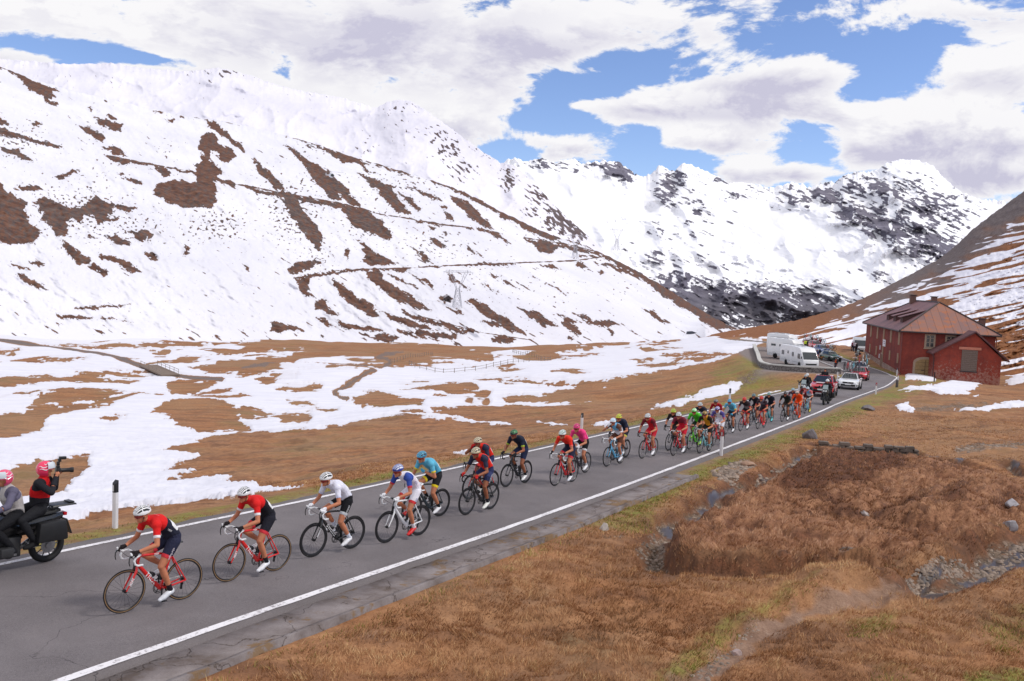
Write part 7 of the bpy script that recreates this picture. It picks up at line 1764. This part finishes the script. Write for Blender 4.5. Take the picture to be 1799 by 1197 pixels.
def rubble(name, c0, c1, c2, scale):
    m, t, b = newmat(name); P = t.node('ShaderNodeTexCoord').outputs['Object']
    v1 = t.node('ShaderNodeTexVoronoi'); v1.inputs['Scale'].default_value = scale; v2 = t.node('ShaderNodeTexVoronoi', feature='DISTANCE_TO_EDGE'); v2.inputs['Scale'].default_value = scale
    t.l.new(P, v1.inputs['Vector']); t.l.new(P, v2.inputs['Vector'])
    c = t.mix(t.vm('DOT_PRODUCT', v1.outputs['Color'], (.4,.3,.3), 1), c0, c1); c = t.mix(t.rng(v2.outputs[0], .02, .09, 1, 0), c, c2); c = t.mix(t.rng(t.noise(P, 12, 5, .7), .4, .8, 0, .4), c, c2)
    t.put(b.inputs['Base Color'], c); b.inputs['Roughness'].default_value = .9
    bp = t.node('ShaderNodeBump'); bp.inputs['Strength'].default_value = .8; bp.inputs['Distance'].default_value = .06; t.put(bp.inputs['Height'], t.rng(v2.outputs[0], 0, .12)); t.l.new(bp.outputs[0], b.inputs['Normal']); return m
RUB = rubble('grey rubble masonry', hexl(112,106,104), hexl(150,144,142), hexl(82,76,74), 2.2); COP = M('pale coping stone', hexl(186,184,180), .8, scale=4, var=.12, bump=.2)
wall_run([tuple(p) for p in WALL_W], .62, .45, 'stone_wall', 'low rubble stone wall with pale coping round the motorhome lay-by', COP, RUB, lambda p: float(Pz(p[1])))
# dry stone retaining wall in the bog
pw = w2(z13((985,172),(1080,178),(1180,184),(1280,188),(1375,196)))
rw_ = empty('retaining_wall', label='low dry stone retaining wall crossing the boggy ground', cat='wall', mat=Matrix.Translation((pw[0][0], pw[0][1], 0)))
b = MB(); b2 = MB(); rq = random.Random(11); d = Vector((pw[-1][0]-pw[0][0], pw[-1][1]-pw[0][1], 0)); Lw = d.length; d.normalize(); a_ = math.atan2(d.y, d.x)
for course in range(4):
    x = rq.uniform(0, .2)
    while x < Lw:
        wl = rq.uniform(.22, .6); hh = rq.uniform(.09, .15); p = d*(x+wl/2); z = float(Pz(pw[0][1]+p.y))-.40+course*.125+rq.uniform(-.015, .015)
        if course < 3 or rq.random() < .6: b.box((p.x, p.y, z), (wl*.96, rq.uniform(.26, .36), hh), rot=Matrix.Rotation(a_+rq.uniform(-.06, .06), 3, 'Z'), taper=.9)
        x += wl
b.build('stonework', M('dark stacked field stones', hexl(104,92,84), .9, scale=2.2, var=.5, bump=.5), rw_, smooth=False, bevel=.02)
# edge marker posts
WP = M('white post plastic', hexl(222,220,224), .5, var=.06, scale=5); BP_ = M('black post cap', hexl(38,38,42), .5); RP = M('red post band', hexl(140,34,40), .45); RF = M('reflector glass', hexl(196,196,200), .25, spec=.8)
def marker(px, py, label, h=1.02, red=False, facing=0, lean=0.0, onroad=False):
    p = unproject([px], [py])[0]; x, y = p[0], p[1]; z = gz(x, y)
    d = road_dir((x, y)); a = math.atan2(d.y, d.x)
    r = empty('marker_post', label=label, cat='marker post', group='edge marker posts along the road', mat=Matrix.Translation((x, y, z))@Matrix.Rotation(a, 4, 'Z')@Matrix.Rotation(lean, 4, 'X'))
    s1 = [(-.035,-.06),(.03,-.06),(.05,-.03),(.05,.03),(.03,.06),(-.035,.06)]
    def sec(z0, z1, mat, nm, par, gsc=1.0, slope=0):
        b = MB(); b.loft([[(x_*gsc, y_*gsc, z0) for x_, y_ in s1], [(x_*gsc, y_*gsc, z1+slope*x_) for x_, y_ in s1]]); return b.build(nm, mat, par, smooth=False, bevel=.004)
    sec(-.15, h*.78, WP, 'post', r); c = sec(h*.775, h, RP if red else BP_, 'cap', r, 1.02, -1.0)
    b = MB(); b.box((.055,0,h*.87), (.012,.04,h*.13)); b.build('reflector', RF, c); b = MB(); b.box((-.038,0,h*.87), (.012,.04,h*.13)); b.build('reflector', RF, c)
    return r
marker(202, 928, 'white marker post with black cap behind the leading cyclist, nearest post')
marker(1021.5, 757, 'white marker post with black cap directly behind the pink jersey rider', h=.88)
marker(1281, 716, 'white marker post with black cap above the lone sky blue rider', h=1.2)
marker(1403, 693, 'white marker post beside the far motorcycle and orange kit')
marker(1471, 667, 'white marker post beside the spectator at the end of the low wall', h=1.1)
marker(1266.5, 801, 'white marker post with dark red band on the near road edge', h=1.0, red=True)
marker(1538.5, 693, 'white marker post with dark cap at the outer bend', red=True, h=.98)
marker(1577.5, 671, 'white marker post in front of the house corner, right one of the pair', red=True, h=.9)
marker(1575.5, 660, 'white marker post against the house corner, set furthest back', h=.95)
p = unproject([1575.5], [681])[0]; b = MB(); b.tube((0,0,-.2), (0,0,.72), .14, .12, 12); b.ell((0,0,.72), (.12,.12,.06)); o_ = b.build('stone_bollard', M('dark bollard stone', hexl(84,78,76), .85, bump=.3), None, loc=(p[0],p[1],gz(p[0],p[1]))); prop(o_, 'short dark grey stone bollard at the bend beside the marker posts', 'bollard')
# dark fence post by the garage snow
p = unproject([1641], [672])[0]; b = MB(); b.tube((0,0,-.2), (0,0,1.3), .07, n=8); o_ = b.build('wooden_post', M('dark wooden post', hexl(50,40,42), .8), None, loc=(p[0],p[1],gz(p[0],p[1]))); prop(o_, 'dark wooden post in front of the red annex corner', 'post')
# boulders
def boulder(px, py, sx, sy, sz, seed, label, col=(110,104,106)):
    p = unproject([px], [py])[0]; bm = bmesh.new(); bmesh.ops.create_icosphere(bm, subdivisions=3, radius=1)
    rnd = random.Random(seed); pl = [Vector((rnd.uniform(-1,1), rnd.uniform(-1,1), rnd.uniform(-.4,1))).normalized() for _ in range(9)]
    for v in bm.verts:
        for n in pl:
            d = v.co.dot(n)-rnd.uniform(.62,.64)
            if d > 0: v.co -= n*d
    for v in bm.verts: v.co = Vector((v.co.x*sx, v.co.y*sy, v.co.z*sz))
    me = bpy.data.meshes.new('boulder'); bm.to_mesh(me); bm.free(); me.materials.append(M('rock %d %d %d' % col, hexl(*col), .85, scale=5, var=.3, bump=.5))
    o = link_mesh('boulder', me, loc=(p[0], p[1], gz(p[0], p[1])+sz*.3)); o.rotation_euler = (0, 0, rnd.uniform(0, 6)); prop(o, label, 'boulder'); return o
boulder(1424,771,.48,.35,.38,1,'grey angular boulder at the left end of the mossy retaining wall')
boulder(1523,721,.55,.35,.3,2,'grey boulder on the grass bank near the outer bend')
boulder(1777,898,.28,.2,.18,3,'pale stone in the bog near the right picture edge', (160,156,160))
boulder(1776,937,.25,.2,.16,4,'small pale stone beside the lower stream', (150,146,150))
boulder(1518,902,.2,.16,.12,5,'small light stone on the turf in the middle of the bog', (170,160,156))
boulder(1062,931,.18,.14,.12,6,'small pale stone on the grass near the gutter slabs', (168,158,150))
boulder(1311,817,.35,.25,.15,7,'flat brown stone slab beside the roadside ditch', (150,120,100))
boulder(1294,1137,.10,.08,.07,8,'pale pebble sized stone on the dirt footpath', (170,150,146))
# ---- things on the far hillside
hill_o = bpy.data.objects['snowy_hillside']; bpy.context.view_layer.update()
def on_hill(px, py):
    d = Vector(ray(px, py)).normalized(); ok, loc, n, i = hill_o.ray_cast(Vector(CAM), d); return loc if ok else Vector(CAM)+d*700
PYM = M('galvanised pylon steel', hexl(176,176,184), .6, .3)
def pylon(px, py, top, label, par_w=1.0):
    p = on_hill(px, py); dist = p.y; H = (py-top)/F*dist; r = empty('pylon', label=label, cat='pylon', group='lattice pylons on the snowy slope', mat=Matrix.Translation(p)@Matrix.Rotation(.25, 4, 'Z')); t_ = H*.006
    w0, w1 = H*.16, H*.06; zt = H*.62
    b = MB(); cor = lambda z, w: [Vector((sx*w, sy*w, z)) for sx, sy in ((-1,-1),(1,-1),(1,1),(-1,1))]
    lv = [(0, H*.11), (H*.2, H*.085), (H*.38, H*.06), (H*.5, H*.045)]
    for (z0, a), (z1, c) in zip(lv[:-1], lv[1:]):
        A, B_ = cor(z0, a), cor(z1, c)
        for i in range(4): b.tube(A[i], B_[i], t_, n=4); b.tube(A[i], B_[(i+1)%4], t_*.6, n=4); b.tube(B_[i], A[(i+1)%4], t_*.6, n=4); b.tube(B_[i], B_[(i+1)%4], t_*.6, n=4)
    b.build('lattice_body', PYM, r)
    b = MB()
    for s in (-1, 1):
        b.tube((s*H*.045,0,H*.5), (s*H*.25,0,H*.93), t_, n=4); b.tube((s*H*.02,0,H*.5), (s*H*.17,0,H*.93), t_, n=4)
        for k in range(5):
            f0, f1 = k/5, (k+1)/5; P0 = Vector((s*H*.045,0,H*.5)).lerp(Vector((s*H*.25,0,H*.93)), f0); P1 = Vector((s*H*.02,0,H*.5)).lerp(Vector((s*H*.17,0,H*.93)), f1); b.tube(P0, P1, t_*.6, n=4)
        b.tube((s*H*.25,0,H*.93), (s*H*.23,0,H*1.0), t_, n=4)
    b.tube((-H*.40,0,H*.93), (H*.40,0,H*.93), t_, n=4); b.tube((-H*.34,0,H*.97), (H*.34,0,H*.97), t_*.7, n=4)
    for k in range(11): b.tube((-H*.34+H*.068*k,0,H*.93), (-H*.31+H*.062*k,0,H*.97), t_*.5, n=4)
    for x in (-.38,0,.38): b.tube((x*H,0,H*.93), (x*H,0,H*.88), t_*.8, n=4)
    b.build('crossarm', PYM, r)
pylon(803, 541, 474, 'tallest looking lattice pylon beside the small hut on the lower snow slope')
pylon(1010, 455, 412, 'faint lattice pylon against the dark ridge patch')
pylon(1083, 440, 402, 'lattice pylon on the ridge shoulder silhouetted against the far snow')
p = on_hill(786, 529); s_ = p.y/F
r = empty('hut', label='small dark wooden hut beside the pylon on the snow slope', cat='hut', mat=Matrix.Translation(p)@Matrix.Rotation(.3, 4, 'Z'))
HD = M('dark hut boards', hexl(66,56,56), .85, scale=2, var=.25)
b = MB(); b.prism([(-5*s_,-3),(5*s_,-3),(5*s_,6*s_),(0,9*s_),(-5*s_,6*s_)], -5*s_, 5*s_); b.build('wall', HD, r, smooth=False)
b = MB(); b.prism([(-6*s_,5.6*s_),(0,9.6*s_),(6*s_,5.6*s_),(6*s_,6.4*s_),(0,10.6*s_),(-6*s_,6.4*s_)], -6*s_, 6*s_); b.build('roof', M('pale hut roof', hexl(150,146,150), .7), r, smooth=False)
b = MB(); b.box((0,-5.05*s_,2*s_), (3*s_,.2*s_,4*s_)); b.build('door', M('dark opening', hexl(14,14,16), .8), r)
# small avalanche shed where the road leaves the valley
p = on_hill(1214, 587); s_ = p.y/F
r = empty('shed', label='small dark grey shed roof at the foot of the slope by the valley exit', cat='shed', mat=Matrix.Translation(p))
b = MB(); b.prism([(-9*s_,-3),(12*s_,-3),(12*s_,1.5*s_),(2*s_,5*s_),(-7*s_,4*s_)], -4*s_, 4*s_); b.build('roof', M('slate grey roofing', hexl(70,72,82), .7), r, smooth=False)
b = MB(); b.box((9*s_,-4.1*s_,-1.5*s_), (6*s_,.3*s_,3*s_)); b.build('wall', HD, r)
# helicopter
hp = Vector(CAM)+Vector(ray(582,309))*430
h = empty('helicopter', label='white helicopter flying low in front of the brown streaked slope', cat='helicopter', mat=Matrix.Translation(hp)@Matrix.Rotation(-.9, 4, 'Z'))
HMT = paintm((206,208,214), .3, .6)
b = MB(); b.path([(1.9,0,-.2),(1.6,0,-.1),(.9,0,.05),(0,0,.15),(-1.0,0,.25),(-1.7,0,.4),(-3.5,0,.55),(-5.6,0,.75)], [.15,.6,1.0,1.08,.9,.45,.22,.12], 16); b.build('fuselage', HMT, h)
b = MB(); b.ell((1.1,0,.1), (1.0,.93,.8)); b.build('canopy', GLASS, h)
b = MB(); b.box((-.2,0,1.2), (1.8,.8,.5), taper=.8); b.tube((-.1,0,1.3), (-.1,0,1.9), .1); b.build('engine_housing', HMT, h, bevel=.1)
for k, an in enumerate((.25,.25+PI)):
    b = MB(); b.box((2.9,0,0), (5.8,.28,.05)); o_ = b.build('rotor_blade', DARK, h, loc=(-.1,0,1.9)); o_.rotation_euler = (0,.0,an+.9)
b = MB(); b.box((-5.6,0,1.2), (.5,.06,1.2)); b.box((-5.5,.1,.8), (.12,.04,1.5)); b.build('tail_fin', HMT, h)
for s in (-1, 1):
    b = MB(); b.path([(-1.4,.9*s,-1.5),(1.5,.9*s,-1.5),(1.8,.9*s,-1.35)], .05, 6); b.tube((.7,.9*s,-1.5), (.6,.4*s,-.8), .04, n=6); b.tube((-.6,.9*s,-1.5), (-.5,.4*s,-.6), .04, n=6); b.build('skid', DARK, h)
# plank footbridge on the valley track
q0, q1 = unproject([262,298], [644,657]); q0[2] = gz(q0[0], q0[1]); q1[2] = gz(q1[0], q1[1]); d = Vector(q1-q0); Ln = d.length
fb = empty('footbridge', label='small plank footbridge with rails where the gravel track crosses the stream', cat='bridge', mat=Matrix.Translation(Vector((q0+q1)/2)+Vector((0,0,.3)))@Matrix.Rotation(math.atan2(d.y, d.x), 4, 'Z'))
b = MB(); b.box((0,0,0), (Ln*1.1,3.2,.25)); b.build('deck', M('weathered planks', hexl(120,104,92), .8, scale=3), fb)
for s in (-1, 1):
    b = MB(); b.tube((-Ln/2,1.5*s,.95), (Ln/2,1.5*s,.95), .035, n=6); b.tube((-Ln/2,1.5*s,.55), (Ln/2,1.5*s,.55), .03, n=6)
    for k in range(6): b.tube((-Ln/2+Ln*k/5,1.5*s,0), (-Ln/2+Ln*k/5,1.5*s,1.0), .04, n=6)
    b.build('railing', M('grey rail wood', hexl(140,128,120), .8), fb)
# paddock fences in the valley
def fence(px_pts, label, step=3.2):
    W_ = np.array([unproject([a], [c])[0][:2] for a, c in px_pts]); L = smooth_line([tuple(q) for q in W_], step) if len(W_) > 2 else W_
    r = empty('paddock_fence', label=label, cat='fence', mat=Matrix.Translation((L[0][0], L[0][1], gz(*L[0]))))
    o = Vector((L[0][0], L[0][1], gz(*L[0]))); wm = M('grey fence wood', hexl(134,120,112), .85, scale=4, var=.2); P = [Vector((x, y, gz(x, y)))-o for x, y in L]
    P = P[:100]
    for k, q in enumerate(P): b = MB(); b.tube(q-Vector((0,0,.2)), q+Vector((0,0,1.15)), .075, .06, 6); b.build('post', wm, r)
    for hh in (.45, .95): b = MB(); b.path([q+Vector((0,0,hh)) for q in P], .032, 4); b.build('rail', wm, r)
fence(z12((285,193),(330,203),(430,214),(520,211),(610,205),(700,196),(790,186),(880,178)), 'long post and rail fence along the near side of the snowy paddock')
fence(z12((205,188),(260,176),(330,160),(385,148)), 'post and rail fence beside the winding stream')
fence(z12((720,146),(790,158),(840,168),(880,176)), 'short post and rail fence closing the paddock on the far side')
# ---------------------------------------------------------------- loose stones in the ditches (uncountable)
rs = np.random.RandomState(5); Vv = []; Ff = []
def scatter_stones(n, poly, smin, smax):
    P = np.array(poly); x0, y0 = P.min(0); x1, y1 = P.max(0); cnt = 0
    while cnt < n:
        a = rs.uniform(x0, x1, 400); c = rs.uniform(y0, y1, 400); ok = poly_sdf(a, c, poly) > -1
        a, c = a[ok], c[ok]
        if len(a) == 0: return
        W3 = unproject(a, c, 6, 90, ns=160); zz = zg(W3[:, 0], W3[:, 1])
        for q, z in zip(W3, zz):
            s = rs.uniform(smin, smax)*rs.uniform(.6, 1.3); an = rs.uniform(0, 6.28); b0 = len(Vv)
            for k in range(6):
                t_ = an+k*PI/3; rr = s*rs.uniform(.7, 1.1); Vv.append((q[0]+math.cos(t_)*rr, q[1]+math.sin(t_)*rr*.7, z-.01))
            for k in range(6):
                t_ = an+k*PI/3; rr = s*rs.uniform(.35, .7); Vv.append((q[0]+math.cos(t_)*rr, q[1]+math.sin(t_)*rr*.7, z+s*rs.uniform(.3, .5)))
            for k in range(6): Ff.append((b0+k, b0+(k+1) % 6, b0+6+(k+1) % 6, b0+6+k))
            Ff.append(tuple(b0+6+k for k in (0,1,2,3))); Ff.append(tuple(b0+6+k for k in (0,3,4,5)))
            cnt += 1
            if cnt >= n: return
scatter_stones(330, GRAVEL[0], .02, .07); scatter_stones(130, GRAVEL[3], .02, .06); scatter_stones(300, GRAVEL[2], .04, .12); scatter_stones(300, GRAVEL[5], .03, .08)
scatter_stones(160, GRAVEL[1], .03, .11); scatter_stones(120, z13((480,1080),(620,980),(700,890),(760,900),(640,1010),(540,1119)), .015, .045); scatter_stones(120, z13((740,310),(870,240),(960,190),(980,200),(880,260),(760,330)), .04, .12)
scatter_stones(150, z13((1580,640),(1720,590),(1799,560),(1799,590),(1700,640)), .03, .1)
st_me = mesh_np('loose_stones', Vv, Ff, [M('ditch stones', hexl(134,118,106), .8, scale=3.5, var=.6)], smooth=False)
prop(link_mesh('loose_stones', st_me), 'loose grey and brown stones lying in the ditches and stream beds', 'stones', kind='stuff')
# ---------------------------------------------------------------- dry grass (uncountable)
def grass(n, seed, ulo, uhi, ylo, yhi, name, label):
    g = np.random.RandomState(seed); uu = g.uniform(ulo, uhi, n*2); yy = np.exp(g.uniform(math.log(ylo), math.log(yhi), n*2)); xx = uu*yy
    s = road_coord(xx, yy, ROAD[::6]); o = np.abs(s)-HALF
    gx, gy, _ = project(np.stack([xx, yy, Pz(yy)], -1))
    keep = (o > np.where(s < 0, np.interp(yy, [17, 26, 31], [1.28, .75, .5]), .55)+.35*g.rand(len(xx)))
    clump = fbm(xx/.35, yy/.35, 3, 301); keep &= g.rand(len(xx)) < np.clip(.55+.8*clump, .08, 1)
    stx = np.full(xx.shape, 9.0)
    for ln_, wd in zip(STREAMS_W, STW): stx = np.minimum(stx, line_dist(xx, yy, ln_)/wd)
    keep &= (stx > 1.15+.5*g.rand(len(xx))); keep &= line_dist(xx, yy, PATH_W) > .14+.4*g.rand(len(xx))**2
    for p in GRAVEL+POOLS: keep &= poly_sdf(gx, gy, p) < -1
    for p in SNOW_G[1:]: keep &= poly_sdf(gx, gy, p) < -1
    if ulo < -.3: keep &= ~((s > 0) & (poly_sdf(gx, gy, SNOW_G[0]) > -14.5))
    idx = np.nonzero(keep)[0][:n]; xx, yy, gx, gy, s, clump = xx[idx], yy[idx], gx[idx], gy[idx], s[idx], clump[idx]; n = len(xx)
    zz = zg(xx, yy); dist = yy
    mar = sstep(-8, 10, poly_sdf(gx, gy, MARSH, 20)); gr = np.zeros(n); o = np.abs(s)-HALF
    gr = np.maximum(gr, (1-sstep(.8, 2.0, o)))
    for p, a in GREENS: gr = np.maximum(gr, a*sstep(-6, 8, poly_sdf(gx, gy, p)+5*fbm(xx/1.4, yy/1.4, 3, 77)))
    mud_shade = np.zeros(n)
    for p in DARKM: mud_shade = np.maximum(mud_shade, sstep(-9, 9, poly_sdf(gx, gy, p, 20)+9*fbm(xx, yy, 3, 78)))  # dark marsh patches alone
    cv0 = mar*cavity(xx, yy); H = (.03+.045*g.rand(n)+.03*mar)*(1-.75*cv0)*(1+.5*clump)*np.where(o < 1.2, .7, 1.0)*(1-.35*sstep(15, 40, dist)); wd = .0016+.00034*dist
    ang = g.uniform(0, 6.28, n); la = fbm(xx/1.2, yy/1.2, 2, 311)*3+g.normal(0, 1.1, n); lean = H*(.5+.7*g.rand(n))
    dx, dy = np.cos(ang)*wd, np.sin(ang)*wd; lx, ly = np.cos(la)*lean, np.sin(la)*lean
    V = np.empty((n, 3, 3)); V[:, 0] = np.stack([xx-dx, yy-dy, zz-.01], -1); V[:, 1] = np.stack([xx+dx, yy+dy, zz-.01], -1); V[:, 2] = np.stack([xx+lx, yy+ly, zz+H], -1)
    cv_ = np.maximum(.75*mar*cavity(xx, yy), .5*(1-mar)*cavity2(xx, yy)); tone = np.clip(g.rand(n)*.65+.35*(clump+.5)-.35*mud_shade-.45*cv_+.25*fbm(xx/4, yy/4, 3, 320), 0, 1); grn = (g.rand(n) < gr*.62).astype(float)  # blades in the hollows toned down as painted shade
    m, t, b = newmat(name)
    c = t.ramp(t.attr('tone'), [(0, hexl(84,58,38)), (.35, hexl(150,106,72)), (.7, hexl(188,140,100)), (1, hexl(212,178,132))])
    c = t.mix(t.attr('marsh'), c, t.ramp(t.attr('tone'), [(0, hexl(70,46,34)), (.4, hexl(144,100,72)), (.75, hexl(180,136,100)), (1, hexl(206,164,136))]))
    lt = t.rng(t.noise(t.node('ShaderNodeTexCoord').outputs['Object'], .45, 3, .5), .45, .62, 0, .3)
    c = t.mix(lt, c, t.mix(.5, c, hexl(206,164,132)))
    c = t.mix(t.attr('green'), c, t.ramp(t.attr('tone'), [(0, hexl(70,72,30)), (.5, hexl(116,118,50)), (1, hexl(158,154,80))]))
    t.put(b.inputs['Base Color'], c); b.inputs['Roughness'].default_value = .9; b.inputs['Specular IOR Level'].default_value = .1
    me = mesh_np(name, V.reshape(-1, 3), np.arange(n*3).reshape(-1, 3), [m], smooth=False, attrs=dict(tone=np.repeat(tone, 3), green=np.repeat(grn, 3), marsh=np.repeat(mar, 3)))
    prop(link_mesh(name, me), label, 'grass', kind='stuff')
grass(420000, 1, -.42, .66, 7.5, 60, 'dry_grass', 'dry brown and green grass blades covering the bank and bog')
grass(70000, 2, -.66, .5, 13, 62, 'verge_grass', 'short green and brown grass on the far verge of the road')
